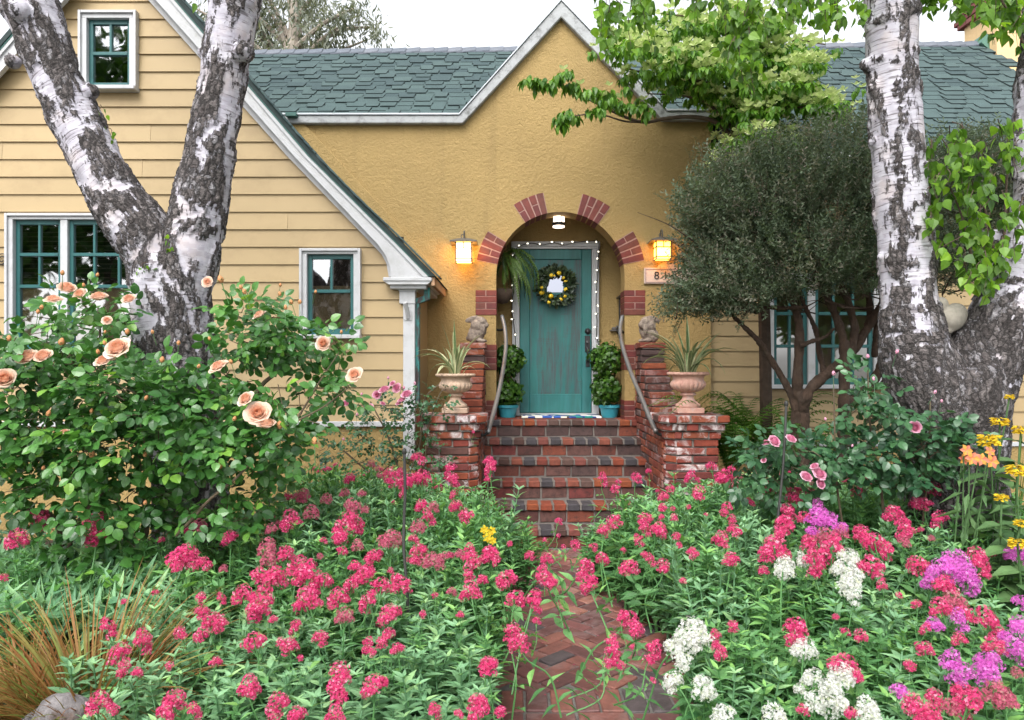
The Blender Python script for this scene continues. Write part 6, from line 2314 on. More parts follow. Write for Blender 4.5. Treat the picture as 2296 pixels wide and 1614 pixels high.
for (x, y, rx, ry) in tiers:
    Y0 = YG_ + random.uniform(-0.35, 0.2)
    n_c = int(rx * 0.33) + 3
    for _ in range(n_c):
        a_, r_ = random.uniform(0, 6.28), math.sqrt(random.random())
        p = W(x + rx * r_ * math.cos(a_), y + random.gauss(0, ry * 0.45), Y0 + 0.42 * r_ * math.sin(a_))
        n_ = 10
        a_ = rng.random(n_) * 2 * np.pi
        D = norm(np.stack([np.cos(a_) * 0.6, np.sin(a_) * 0.6, rng.uniform(-1.1, -0.05, n_)], 1))
        Pp = p + np.stack([np.cos(a_) * 0.03, np.sin(a_) * 0.03, rng.normal(0, 0.012, n_)], 1)
        Nn = np.stack([np.cos(a_), np.sin(a_), np.full(n_, 0.55)], 1)
        scatter(dleaf, Pp, frames(D, Nn), rng.uniform(0.048, 0.082, n_), dl, np.clip(rng.random(n_) * 0.9 + random.uniform(-0.1, 0.2), 0, 1))
        if random.random() < 0.72:
            for _ in range(random.randint(3, 6)):
                c0 = p + np.array([random.gauss(0, 0.05), random.gauss(0, 0.05), 0.03 + random.uniform(0, 0.05)])
                a_ = random.random() * 6 + np.arange(4) * math.pi / 2
                D = norm(np.stack([np.cos(a_), np.sin(a_), np.full(4, 0.45)], 1))
                scatter(bl, np.repeat(c0[None], 4, 0), frames(D, np.repeat(np.array([[0, 0, 1.0]]), 4, 0) + rng.normal(0, 0.3, (4, 3))), rng.uniform(0.04, 0.065, 4), db_)
dt.build('trunk', M['twig'], dg_)
dl.build('crown', M['dogleaf'], dg_)
db_.build('bracts', M['bract'], dg_)

# --- eucalyptus far behind the roof
YE = 24.0
eu = thing('eucalyptus_tree', 'hazy grey green eucalyptus standing far behind the shingle roof', 'tree', W(640, 900, YE) * np.array([1, 1, 0]))
et, el = Acc(), Acc()
lf = leaf(0.12, ((0, 0), (0.4, 1), (1, 0)), 0.1, 0.3)
V, Fc = tube(catmull([np.array([W(640, 820, YE)[0], YE, 0.0]), W(630, 400, YE), W(640, 180, YE), W(660, 60, YE), W(640, -80, YE)], 8), np.linspace(0.45, 0.10, 33), 12)
et.add(V, Fc)
ends = []
for (ex, ey, sx, sy) in ((560, 60, 640, 190), (520, 0, 640, 150), (600, 20, 650, 130), (700, 30, 655, 120), (760, 60, 650, 170), (820, 90, 650, 190), (790, 20, 660, 110), (730, -30, 655, 60), (640, -40, 655, 60), (560, -60, 645, 80), (470, 60, 640, 180), (480, -30, 640, 100), (440, 20, 640, 160), (690, 90, 650, 180), (830, 60, 700, 100), (600, 90, 640, 200), (560, 110, 640, 210)):
    dy = random.uniform(-1.5, 1.5)
    Q = catmull([W(sx, sy, YE), W((sx + ex) / 2, (sy + ey) / 2 - 12, YE + dy / 2), W(ex, ey, YE + dy)], 6)
    V, Fc = tube(Q, np.linspace(0.10, 0.025, len(Q)), 6)
    et.add(V, Fc)
    for j_ in range(9):
        t = random.uniform(0.45, 1.1)
        c0 = Q[min(len(Q) - 1, int(t * (len(Q) - 1)))] + rng.normal(0, 0.28, 3)
        n_ = 42
        P = c0 + rng.normal(0, 1, (n_, 3)) * np.array([0.26, 0.26, 0.22])
        D = norm(rng.normal(0, 0.5, (n_, 3)) + np.array([0, 0, -0.8]))
        scatter(lf, P, frames(D, rng.normal(0, 1, (n_, 3))), rng.uniform(0.18, 0.30, n_), el)
et.build('trunk', paint('eucalyptus_bark', (0.36, 0.31, 0.26), 0.8, 0.2, 4), eu)
el.build('crown', M['euca'], eu)

# --- unseen trees added across the road to darken the window reflections
for (tx, ty, th, cr_, lab) in ((-14.5, -13.0, 15.5, 4.6, 'tall dark tree added across the road to darken the gable window reflection'), (-20.5, -14.5, 11.0, 4.2, 'broad tree added across the road to darken the big window reflection'), (12.5, -14.0, 9.0, 3.6, 'rounded tree added across the road to darken the window reflection behind the tea tree')):
    t = thing('reflection_tree', lab, 'tree', (tx, ty, 0), 'trees added for the window reflections')
    V, Fc = tube(catmull([(tx, ty, 0), (tx + 0.2, ty, th * 0.35), (tx - 0.1, ty + 0.2, th * 0.8)], 6), np.linspace(0.3, 0.08, 13), 10)
    Acc().add(V, Fc).build('trunk', M['twig'], t)
    ac = Acc()
    n_ = 5200
    d = rand_dirs(n_)
    P = np.array([tx, ty, th * 0.58]) + d * (rng.random(n_) ** 0.45)[:, None] * np.array([cr_, cr_, th * 0.42]) * (0.75 + 0.35 * fbm(d * 2.2 + tx, 3))[:, None]
    scatter(leaf(0.35, ((0, 0), (0.4, 1), (1, 0)), 0.2, 0.2), P, frames(rand_dirs(n_), rng.normal(0, 1, (n_, 3))), rng.uniform(0.3, 0.55, n_), ac)
    ac.build('crown', M['topiary'], t)

# ------------------------------------------------------------------ flower beds
def canopy_depth(y, x=None):
    """depth at which the line of sight through row y meets the rising top of the flower beds"""
    return 1.6 / ((y - HY) / F + 0.19)


# --- valerian flower heads: domed clusters of tiny five-petalled florets
def floret():
    V, Ft = [(0, 0, -0.25)], []
    for k_ in range(5):
        a_ = k_ * 2 * math.pi / 5
        for da, r_, z_ in ((-0.34, 0.8, 0.06), (0.0, 1.0, 0.0), (0.34, 0.8, 0.06)):
            V.append((r_ * math.cos(a_ + da), r_ * math.sin(a_ + da), z_))
        b = 1 + k_ * 3
        Ft += [(0, b, b + 1), (0, b + 1, b + 2)]
    return np.array(V), [np.array(Ft)]


FLR = floret()
STEMLEAF = leaf(0.17, ((0, 0), (0.25, 0.85), (0.5, 1.0), (1, 0)), 0.35, 0.3)


def head_mesh(seed, mats, tall=1.0, faded=0.0):
    """unit diameter cluster, its stalk reaching down 3.5 units; mats = (petal, stem)"""
    R = np.random.default_rng(seed)
    ac = Acc()
    subs = [(np.array([0, 0, 0.1 * tall]), 0.36)]
    for k_ in range(5 + seed % 3):
        a_ = R.random() * 6.28
        subs.append((np.array([0.28 * math.cos(a_), 0.28 * math.sin(a_), R.uniform(-0.28, 0.12) * tall]), R.uniform(0.17, 0.25)))
    if tall > 1.2:
        subs += [(np.array([R.normal(0, .05), R.normal(0, .05), 0.45]), 0.24), (np.array([R.normal(0, .1), R.normal(0, .1), -0.45]), 0.26)]
    for c_, r_ in subs:
        n_ = int(620 * r_ * r_ + 22)
        d = R.normal(size=(n_, 3))
        d[:, 2] = np.abs(d[:, 2]) * 1.0 - 0.35
        d = norm(d)
        P = c_ + d * r_ * R.uniform(0.82, 1.1, n_)[:, None]
        Nn = norm(d + R.normal(0, 0.35, (n_, 3)))
        T = norm(np.cross(Nn, R.normal(size=(n_, 3))))
        tint = np.clip(0.15 + 0.6 * R.random(n_) + 0.18 * d[:, 2], 0, 0.97)
        tint = np.where(R.random(n_) < 0.07, 1.0, tint)
        scatter(FLR, P, np.stack([T, np.cross(Nn, T), Nn], 1), R.uniform(0.040, 0.064, n_), ac, tint)
    nf = sum(len(f) for f in ac.F)
    # stalk and branchlets
    pts = catmull([np.array([0, 0, 0.1]), np.array([R.normal(0, .05), R.normal(0, .05), -0.8]), np.array([R.normal(0, .2), R.normal(0, .2), -2.0]), np.array([R.normal(0, .35), R.normal(0, .35), -3.6])], 4)
    V, Fc = tube(pts, np.linspace(0.028, 0.045, len(pts)), 5, False)
    ac.add(V, Fc, 0.5)
    for c_, r_ in subs[1:]:
        V, Fc = tube([np.array([0, 0, -0.55]), c_ * 0.8 + np.array([0, 0, -0.1])], [0.022, 0.014], 4, False)
        ac.add(V, Fc, 0.4)
    for z_ in (-1.3, -2.3, -3.2):
        a0 = R.random() * 6.28
        for s_ in (0, math.pi):
            D = norm(np.array([[math.cos(a0 + s_), math.sin(a0 + s_), 0.25]]))
            scatter(STEMLEAF, np.array([[0, 0, z_]]), frames(D, np.array([[0, 0, 1.0]])), R.uniform(0.75, 1.1, 1), ac, R.random(1))
    tot = sum(len(f) for f in ac.F)
    fm = np.zeros(tot, dtype=int)
    fm[nf:] = 1
    return mesh('flower_head', np.concatenate(ac.V), ac.F, mats, False, {'tint': np.concatenate(ac.A)}, fm)


HEADS = {
    'p': [head_mesh(s, [M['pink'], M['valleaf']]) for s in range(6)] + [head_mesh(20, [M['pink'], M['valleaf']], 1.4)],
    'd': [head_mesh(s + 30, [M['pinkdull'], M['valleaf']]) for s in range(3)],
    'w': [head_mesh(s + 40, [M['whitefl'], M['valleaf']]) for s in range(3)] + [head_mesh(50, [M['whitefl'], M['valleaf']], 1.4)],
    'm': [head_mesh(s + 60, [M['mauve'], M['valleaf']]) for s in range(3)] + [head_mesh(70, [M['mauve'], M['valleaf']], 1.3)]}


def valerian_foliage(seed, mat, hgt=0.6, nst=11, spread=0.17):
    R = np.random.default_rng(seed)
    ac = Acc()
    lf1 = leaf(0.165, ((0, 0), (0.22, 0.85), (0.45, 1.0), (0.75, 0.55), (1, 0)), 0.3, 0.35)
    for k_ in range(nst):
        a_ = R.random() * 6.28
        rr = math.sqrt(R.random()) * spread
        top = np.array([rr * math.cos(a_) * 1.15, rr * math.sin(a_) * 1.15, hgt * R.uniform(0.62, 1.06)])
        base = np.array([rr * 0.35 * math.cos(a_), rr * 0.35 * math.sin(a_), 0.0])
        Q = catmull([base, base * 0.5 + top * 0.5 + R.normal(0, 0.02, 3), top], 6)
        V, Fc = tube(Q, np.linspace(0.005, 0.003, len(Q)), 5, False)
        ac.add(V, Fc, 0.35)
        nn = int(R.integers(11, 15))
        for j_ in range(nn):
            t = 0.22 + 0.78 * j_ / (nn - 1)
            idx = t * (len(Q) - 1)
            p = np.array([np.interp(idx, np.arange(len(Q)), Q[:, q_]) for q_ in range(3)])
            a0 = j_ * math.pi / 2 + a_ + R.normal(0, 0.25)
            m_ = 2 if j_ < nn - 2 else 4
            L = (0.085 if j_ < nn - 4 else 0.066 if j_ < nn - 1 else 0.045) * R.uniform(0.75, 1.2)
            upk = 0.3 + 0.8 * t * t
            aa = a0 + np.arange(m_) * 2 * math.pi / m_
            D = norm(np.stack([np.cos(aa), np.sin(aa), np.full(m_, upk)], 1) + R.normal(0, 0.15, (m_, 3)))
            scatter(lf1, np.repeat(p[None], m_, 0), frames(D, np.repeat(np.array([[0, 0, 1.0]]), m_, 0) + R.normal(0, 0.25, (m_, 3))), np.full(m_, L) * R.uniform(0.85, 1.15, m_), ac, np.clip(R.random(m_) * 0.75 + 0.25 * t, 0, 1))
    return ac.mesh('foliage', mat)


FOL = {'g': [valerian_foliage(s, M['valleaf']) for s in range(6)], 'y': [valerian_foliage(s + 10, M['valleafgrey']) for s in range(6)]}

# head positions read from the photograph: (x, y, diameter px) in crop pixels, with the crop origin
K = 0.3661
raw = []


def crop_heads(ox, col, txt):
    v = [float(t) for t in txt.replace(';', ',').split(',')]
    for q_ in range(0, len(v), 3):
        raw.append((ox + v[q_] * K, 1022.8 + v[q_ + 1] * K, v[q_ + 2] * K, col))


crop_heads(531.8, 'p', "370,88,60;690,140,70;945,120,100;960,165,80;1050,160,110;1110,20,80;1130,140,110;1310,80,80;1310,150,95;1545,40,75;1550,85,70;1530,145,40;1320,238,40;330,390,120;300,430,80;660,450,140;640,500,80;730,420,90;1130,305,80;1340,310,80;1405,365,90;1170,380,75;1080,510,60;640,585,65;300,600,100;380,680,130;400,740,120;830,620,90;720,680,80;805,690,70;775,735,110;1110,585,100;1090,645,60;1420,560,60;1430,640,110;1545,610,110;940,700,40;130,740,110;230,750,140;440,760,150;530,770,100;700,790,90;880,800,110;970,750,70;1000,800,120;1415,730,70;1500,760,65;1605,770,60;1430,830,120;40,850,120;150,910,150;100,940,100;430,880,150;360,920,60;220,1000,50;620,870,120;800,900,100;930,980,130;1135,970,50;1365,975,50;505,1115,90;105,1150,130;265,1140,60;320,1165,100;385,1235,40;75,1400,120;70,1455,80;930,1100,90;880,1140,70;800,1160,70;825,1200,50;980,1185,80;625,1335,140;600,1420,110;620,1470,100;835,1415,140;905,1375,40;255,1520,140;370,1590,110;600,1580,110;1205,1565,80;1355,1580,55;1470,1510,110;1470,1590,110;1535,1290,110;1600,1570,60;1010,235,40")
crop_heads(531.8, 'd', "400,250,100;450,345,90;550,265,70;210,445,70;700,310,100;785,330,50;1200,315,70;1105,430,90;940,520,130;735,545,70;185,560,110;190,630,90;1200,650,120;1270,610,50;1360,600,60;660,980,110;820,50,50;870,120,40;660,225,60;760,230,50")
crop_heads(0.0, 'p', "110,510,120;230,400,150;590,455,140;1120,640,160;1250,660,80;1405,505,90;1230,870,70;1355,875,55;1240,955,80;1300,1020,120;1240,1090,90;660,1055,90;870,1140,110;740,1215,130;760,1300,80;840,1330,70;1040,1280,50;1320,1265,70;1100,1085,80;610,1510,130;690,1550,70;1070,1500,130;1010,1580,100;1190,1565,80;20,745,50;580,250,120;1150,600,120;1080,680,80;1350,1030,80")
crop_heads(0.0, 'd', "1215,430,90;1370,690,50")
crop_heads(1063.6, 'p', "100,600,100;135,640,60;50,760,60;200,760,120;440,630,70;420,690,60;430,760,110;480,780,60;350,900,120;370,850,80;250,880,110;380,1010,50;230,1080,110;265,1150,120;80,1285,110;40,1530,100;160,1560,60;215,535,35;335,610,60;515,400,45;515,488,30;430,512,30;545,553,30;615,540,60;680,690,110;700,790,110;650,740,60;780,630,80;730,555,50;790,460,80;850,405,90;785,145,60;860,200,55;880,160,35;985,135,70;1065,92,35;1200,200,50;1045,385,80;1040,450,70;1125,460,110;1005,520,60;910,575,35;1155,250,60;1320,125,60;1375,225,90;1150,320,60;1215,320,30;1145,375,40;1220,375,50;1450,65,60;1575,80,45;1535,150,130;1545,310,60;1530,345,50;1310,310,30;1415,360,30;1235,490,50;1250,545,40;1510,510,100;1590,460,80;1570,640,100;1335,595,70;1075,640,60;1040,600,40;1150,675,90;945,685,100;1275,762,40;940,1010,120;990,1060,90;900,1010,60;830,1160,90;840,1215,100;810,1270,60;900,1280,50;1090,1200,100;1470,1110,70;1480,1160,60;1510,1215,80;1580,1040,70;1090,1375,40;965,1165,30")
crop_heads(1063.6, 'w', "1330,1080,150;1290,1130,130;1390,1130,110;1215,1190,110;1280,1260,90;1225,1385,110;1390,1425,130;1520,1590,120")
crop_heads(1704.0, 'p', "40,155,50;15,220,50;70,205,50;200,210,100;210,265,90;305,220,60;590,215,80;960,170,120;1030,165,90;1085,130,90;1060,200,80;950,290,70;1010,295,80;815,360,110;870,410,80;1105,390,105;165,340,100;145,430,130;115,490,70;270,380,80;300,530,100;85,570,160;30,600,100;435,580,140;330,655,120;610,460,80;625,500,90;700,540,130;780,590,80;890,470,110;680,690,150;740,790,60;955,670,120;1320,620,120;1350,680,100;1425,597,40;1130,800,130;960,910,60;1100,930,120;1250,970,110;1395,1030,140;1010,1060,60;1430,1170,120;1010,1185,90;610,1100,80;215,1060,140;220,1130,110;515,1300,160;590,1350,70;915,1285,70;845,850,40;560,1580,80;930,1510,120;960,1570,120;1060,1480,110;1050,1580,120;1240,1450,120;1270,1530,150;20,700,60;1220,1120,80")
crop_heads(1704.0, 'd', "500,470,90;1180,900,130;1440,1440,140;1500,1500,120;400,500,120;1160,1530,90;880,520,70")
crop_heads(1704.0, 'm', "355,345,90;340,410,110;410,400,110;490,450,80;1190,650,130;1120,710,140;1220,720,140;1270,770,120;1050,750,90;1570,620,130;1600,900,80;1590,1060,130;1540,1150,130;1590,1220,90;1160,1290,120;1230,1330,120;1380,1270,110;1430,1300,110;1390,1340,120;845,1440,80;1060,1040,90;1210,1010,90")
crop_heads(1704.0, 'w', "150,660,90;140,710,100;260,640,60;540,630,110;520,700,120;570,740,110;540,790,110;580,865,70;270,1195,130;330,1370,110;490,1340,130;500,1400,140;440,1490,140;330,1500,110;650,1530,110;660,1590,120;75,1590,130;240,1430,60")
crop_heads(1063.6 - 80, 'p', "210,-150,22")

hp = []
for (x, y, d, col) in raw:
    Yd_ = min(canopy_depth(max(y, 960)), 5.85)
    hp.append((W(x, y, Yd_), d * px(Yd_), col))
# gather heads into plants
plants = []
for p, dm, col in sorted(hp, key=lambda t_: (t_[2], t_[0][1])):
    best = None
    for q_ in plants:
        if q_['col'] == col or (col in 'pd' and q_['col'] in 'pd'):
            dd = math.hypot(p[0] - q_['c'][0], p[1] - q_['c'][1])
            if dd < 0.17 and abs(p[2] - q_['c'][2]) < 0.18 and (best is None or dd < best[0]):
                best = (dd, q_)
    if best:
        q_ = best[1]
        q_['h'].append((p, dm, col))
        q_['c'] = np.mean([h_[0] for h_ in q_['h']], axis=0)
    else:
        plants.append({'c': p.copy(), 'h': [(p, dm, col)], 'col': col})


def bed_side(p):
    return 'L' if p[0] < 0.35 else 'R'


def on_path(X, Y, m=0.0):
    """the stretch of brick path that stays clear between the overhanging plants"""
    if Y < 3.4:
        return 0.0 - m < X < 0.215 * Y + m and Y > 1.9
    lb = np.interp(Y, [3.4, 4.35, 4.9, 6.42], [0.035, 0.006, 0.153, 0.39])
    rb = np.interp(Y, [3.4, 3.75, 4.5, 5.09, 6.27], [0.73, 0.76, 0.674, 0.49, 0.53])
    return lb - m < X < rb + m


def cap_height(X, Y):
    """leaf tops stay below the brick piers, the steps and the flower heads of the photograph"""
    xp = CX + X * F / Y
    yc = np.interp(xp, [300, 600, 900, 960, 1090, 1140, 1230, 1300, 1420, 1500, 1600, 1700, 2295], [1100, 1062, 1066, 1092, 1105, 1150, 1215, 1232, 1135, 1098, 1085, 1075, 1085])
    return H - (yc - HY) * Y / F


LAB = {('p', 'L'): ('coral pink valerian in the bed below the peach rose bush', 'valerian between the rose bush and the path'),
       ('p', 'R'): ('coral pink valerian in the bed below the tea tree', 'valerian between the path and the stout birch'),
       ('m', 'R'): ('mauve valerian with domed flower heads below the stout birch', 'mauve valerian'),
       ('w', 'R'): ('white flowered valerian beside the brick path', 'white valerian')}
placed = []


MARKS = [('beside the thin stake by the rose bush', W(912, 1330, 3.6), 0.45), ('beside the thin stake by the pink roses', W(1742, 1170, 4.1), 0.45), ('at the bottom brick step', (0.45, 6.2, 0), 0.6),
         ('in front of the pier with the pale urn', (-0.45, 6.2, 0), 0.65), ('in front of the pier with the pink urn', (1.55, 6.2, 0), 0.65), ('next to the bronze sedge', (W(200, 1500, 2.95)[0], 2.95, 0), 0.6),
         ('at the trunk of the V shaped birch', (W(430, 1300, 4.7)[0], 4.7, 0), 0.7), ('at the trunk of the stout birch', (W(2140, 1300, 4.5)[0], 4.5, 0), 0.7), ('near the orange lily', (W(1090, 1260, 4.35)[0], 4.35, 0), 0.4),
         ('below the pink rose bush', (W(1900, 1250, 4.2)[0], 4.2, 0), 0.7), ('below the peach rose bush', (W(350, 1300, 3.9)[0], 3.9, 0), 0.7), ('under the airy pink roses', (W(850, 1230, 5.8)[0], 5.8, 0), 0.7), ('beside the yellow sage', (W(2270, 1350, 3.7)[0], 3.7, 0), 0.5)]
WORDS = ['no', 'one', 'two', 'three', 'four', 'five', 'six', 'seven', 'eight', 'nine']


def plant_label(c, hz, heads, col, grey):
    side = bed_side(c)
    best, where = 9, None
    for w_, m_, r_ in MARKS:
        d_ = math.hypot(c[0] - m_[0], c[1] - m_[1]) / r_
        if d_ < 1 and d_ < best:
            best, where = d_, w_
    edge = min(abs(c[0] - 0.0), abs(c[0] - 0.72))
    if where is None:
        if 3.0 < c[1] < 6 and edge < 0.3:
            where = 'spilling over the path from the rose side' if side == 'L' else 'spilling over the path from the birch side'
        elif side == 'L':
            where = 'in the bed between rose bush and path' if c[1] > 3.2 else 'along the pavement between sedge and path'
        else:
            where = 'in the bed between path and birch' if c[1] > 3.2 else 'along the pavement on the mauve side'
    if where in ('at the bottom brick step', 'near the orange lily'):
        where += ' on the rose side' if side == 'L' else ' on the birch side'
    leafy = 'grey green' if grey else 'green'
    cname = {'p': 'coral pink', 'd': 'faded pink', 'w': 'white', 'm': 'mauve'}[col]
    n_ = len(heads)
    if n_ == 0:
        return ('tall ' if hz > 0.62 else 'low ') + leafy + ' valerian without open flowers ' + where
    fl = '%s flower %s' % (WORDS[n_] if n_ < 10 else 'many', 'head' if n_ == 1 else 'heads')
    return '%s valerian with %s %s' % (cname, fl, where)


def add_plant(c, hz, heads, col, grey):
    fx, fy = c[0], c[1]
    side = bed_side(c)
    _, grp = LAB.get((col if col != 'd' else 'p', side), LAB[('p', side)])
    t = thing('valerian_plant', plant_label(c, hz, heads, col, grey), 'plant', (fx, fy, 0.0), grp)
    me = random.choice(FOL['y' if grey else 'g'])
    sc = hz / 0.6
    f_ = obj('foliage', me, t, (fx, fy, 0.0), (random.uniform(-.08, .08), random.uniform(-.08, .08), random.uniform(0, 6.28)), (random.uniform(0.95, 1.2), random.uniform(0.95, 1.2), sc))
    for p, dm, cc in heads:
        me = random.choice(HEADS[cc])
        s_ = dm * (1.4 if cc in 'mw' else 1.22)
        # the stalk leans from the plant towards its flower
        lx, ly = np.clip((p[0] - fx) / max(0.2, p[2]), -0.8, 0.8), np.clip((p[1] - fy) / max(0.2, p[2]), -0.6, 0.6)
        obj('flower_head', me, t, (p[0], p[1], p[2]), (-ly + random.uniform(-.12, .12), lx + random.uniform(-.12, .12), random.uniform(0, 6.28)), (s_, s_, s_))
    placed.append((fx, fy))


def greyish(x, y):
    return random.random() < (0.85 if y < 3.4 and x < 0.3 else 0.35)


for q_ in plants:
    c = q_['c']
    hz = max(0.16, min(h_[0][2] - h_[1] * 0.9 for h_ in q_['h']))
    fx, fy = c[0], c[1] + 0.03
    mg = 0.22 if fy < 4.6 else 0.10
    if on_path(fx, fy, mg):
        # flowers leaning over the bricks: the plant stands in the bed beside them
        while on_path(fx, fy, mg):
            fx += -0.02 if c[0] < 0.40 else 0.02
    hz = min(hz, 0.19 * fy - 0.06, cap_height(fx, fy))
    add_plant(np.array([fx, fy, 0]), max(hz, 0.2), q_['h'], q_['col'], greyish(fx, fy))
# leafy plants without open heads fill the gaps
tries = 0
target = 299
while len(placed) < target and tries < 9000:
    tries += 1
    Y = random.uniform(2.15, 6.1)
    X = random.uniform(-2.2, 3.6) if Y < 4.4 else random.uniform(-1.6, 3.2)
    xp_ = CX + X * F / Y
    if xp_ < 330 + max(0, (2.9 - Y)) * 150 or xp_ > 2360:
        continue
    if on_path(X, Y, 0.25 if Y < 4.6 else 0.13):
        continue
    if -0.45 < X < 2.0 and Y > 6.0:
        continue
    if Y > 4.3 and xp_ < 520:
        continue
    if min(math.hypot(X - a_, Y - b_) for a_, b_ in placed) < 0.145:
        continue
    hz_ = min(0.19 * Y - random.uniform(0.07, 0.14), cap_height(X, Y) - random.uniform(0, 0.05))
    hd = []
    if random.random() < 0.5 and not (CX + X * F / Y > 1080 and CX + X * F / Y < 1480):
        for _ in range(random.randint(1, 2)):
            hd.append((np.array([X + random.gauss(0, 0.07), Y + random.gauss(0, 0.07), hz_ + random.uniform(0.02, 0.08)]), random.uniform(0.025, 0.05), random.choice('pppd')))
    add_plant(np.array([X, Y, 0]), hz_, hd, 'p', greyish(X, Y))
print('valerian plants', len(placed), 'heads', len(hp))

# low undergrowth over the soil, leaf colour darkened to paint shade between the plants
ug = Acc()
lf2 = leaf(0.22, ((0, 0), (0.3, 1.0), (1, 0)), 0.3, 0.3)
n_ = 22000
Y = rng.uniform(1.7, 6.8, n_)
X = rng.uniform(-1, 1, n_) * (1.15 * Y + 1.0)
ok = ~((X > -0.14) & (X < 1.14) & (Y > 2.4)) & ~((X > -0.8) & (X < 1.8) & (Y > 6.1))
X, Y = X[ok], Y[ok]
Zt = rng.uniform(0.02, 0.30, len(X)) * np.minimum(1, Y / 4)
P = np.stack([X, Y, Zt], 1)
D = norm(rng.normal(0, 1, (len(X), 3)) + np.array([0, 0, 0.6]))
scatter(lf2, P, frames(D, np.array([0, 0, 1.0]) + rng.normal(0, 0.4, (len(X), 3))), rng.uniform(0.06, 0.13, len(X)), ug, rng.random(len(X)) * 0.5)
u_o = ug.build('undergrowth', M['roseleaf2'])
u_o['kind'] = 'stuff'
u_o['label'] = 'low green undergrowth between the flowering plants'


# ------------------------------------------------------------------ roses
def rose_mesh(seed, mat, openness=1.0, n_=26):
    R = np.random.default_rng(seed)
    ac = Acc()
    for i_ in range(n_):
        t = i_ / (n_ - 1)                       # 0 inner .. 1 outer
        a_ = i_ * 2.399 + R.normal(0, 0.1)
        rb = 0.05 + 0.14 * t
        H_ = 0.42 + 0.16 * (1 - t) * (1.1 - openness)
        lean = (0.05 + 0.85 * t ** 1.3) * openness
        w_ = 0.22 + 0.26 * t
        rows, cols = 5, 5
        V = []
        for r_ in range(rows):
            u_ = r_ / (rows - 1)
            for c_ in range(cols):
                v_ = (c_ / (cols - 1) - 0.5) * 2
                ww = w_ * (math.sin(0.35 + u_ * 2.2)) * v_
                rad = rb + H_ * (math.sin(lean) * u_ + 0.10 * math.sin(u_ * 3.14)) + 0.06 * u_ ** 3 * t
                z_ = H_ * (math.cos(lean) * u_) - 0.05 * (abs(v_) ** 2) * u_ - 0.10 * t * u_ ** 4 + R.normal(0, 0.004)
                ca = a_ + ww / max(0.16, rad + 0.06)
                V.append((rad * math.cos(ca), rad * math.sin(ca), z_ - 0.1))
        q = [(r_ * cols + c_, r_ * cols + c_ + 1, (r_ + 1) * cols + c_ + 1, (r_ + 1) * cols + c_) for r_ in range(rows - 1) for c_ in range(cols - 1)]
        base = 0.0 + 0.85 * t + R.uniform(-0.08, 0.14)
        ac.add(V, np.array(q), np.clip(base, 0, 1))
    return ac.mesh('rose_bloom', mat, True)


def bud_mesh(mats):
    ac = Acc()
    V, Fc = lathe([(0.0, -0.3), (0.2, -0.22), (0.3, 0.0), (0.26, 0.25), (0.12, 0.48), (0.0, 0.52)], 10)
    ac.add(V, Fc, 0.6)
    nf = sum(len(f) for f in ac.F)
    lf3 = leaf(0.22, ((0, 0), (0.3, 1.0), (1, 0)), 0.2, -0.25)
    a_ = np.arange(5) * 2 * math.pi / 5
    D = norm(np.stack([np.cos(a_) * 0.55, np.sin(a_) * 0.55, np.full(5, 0.7)], 1))
    scatter(lf3, np.repeat(np.array([[0, 0, -0.28]]), 5, 0), frames(D, np.stack([np.cos(a_), np.sin(a_), np.full(5, -0.6)], 1)), np.full(5, 0.62), ac)
    V, Fc = tube([(0, 0, -0.2), (0.03, 0.02, -1.0), (0.0, 0.1, -2.6)], 0.05, 5, False)
    ac.add(V, Fc, 0.4)
    tot = sum(len(f) for f in ac.F)
    fm = np.zeros(tot, dtype=int)
    fm[nf:] = 1
    return mesh('rose_bud', np.concatenate(ac.V), ac.F, mats, True, {'tint': np.concatenate(ac.A)}, fm)


ROSE = {'peach': [rose_mesh(s, M['peach'], o_) for s, o_ in ((1, 1.0), (2, 0.8), (3, 1.15))], 'pink': [rose_mesh(s, M['rosepink'], o_) for s, o_ in ((4, 1.0), (5, 0.85))]}
BUD = {'peach': bud_mesh([M['bud'], M['roseleaf']]), 'pink': bud_mesh([M['rosepink'], M['roseleaf2']])}
rleaf = leaf(0.39, ((0, 0), (0.12, 0.6), (0.35, 1.0), (0.65, 0.9), (0.88, 0.45), (1, 0)), 0.18, 0.22)


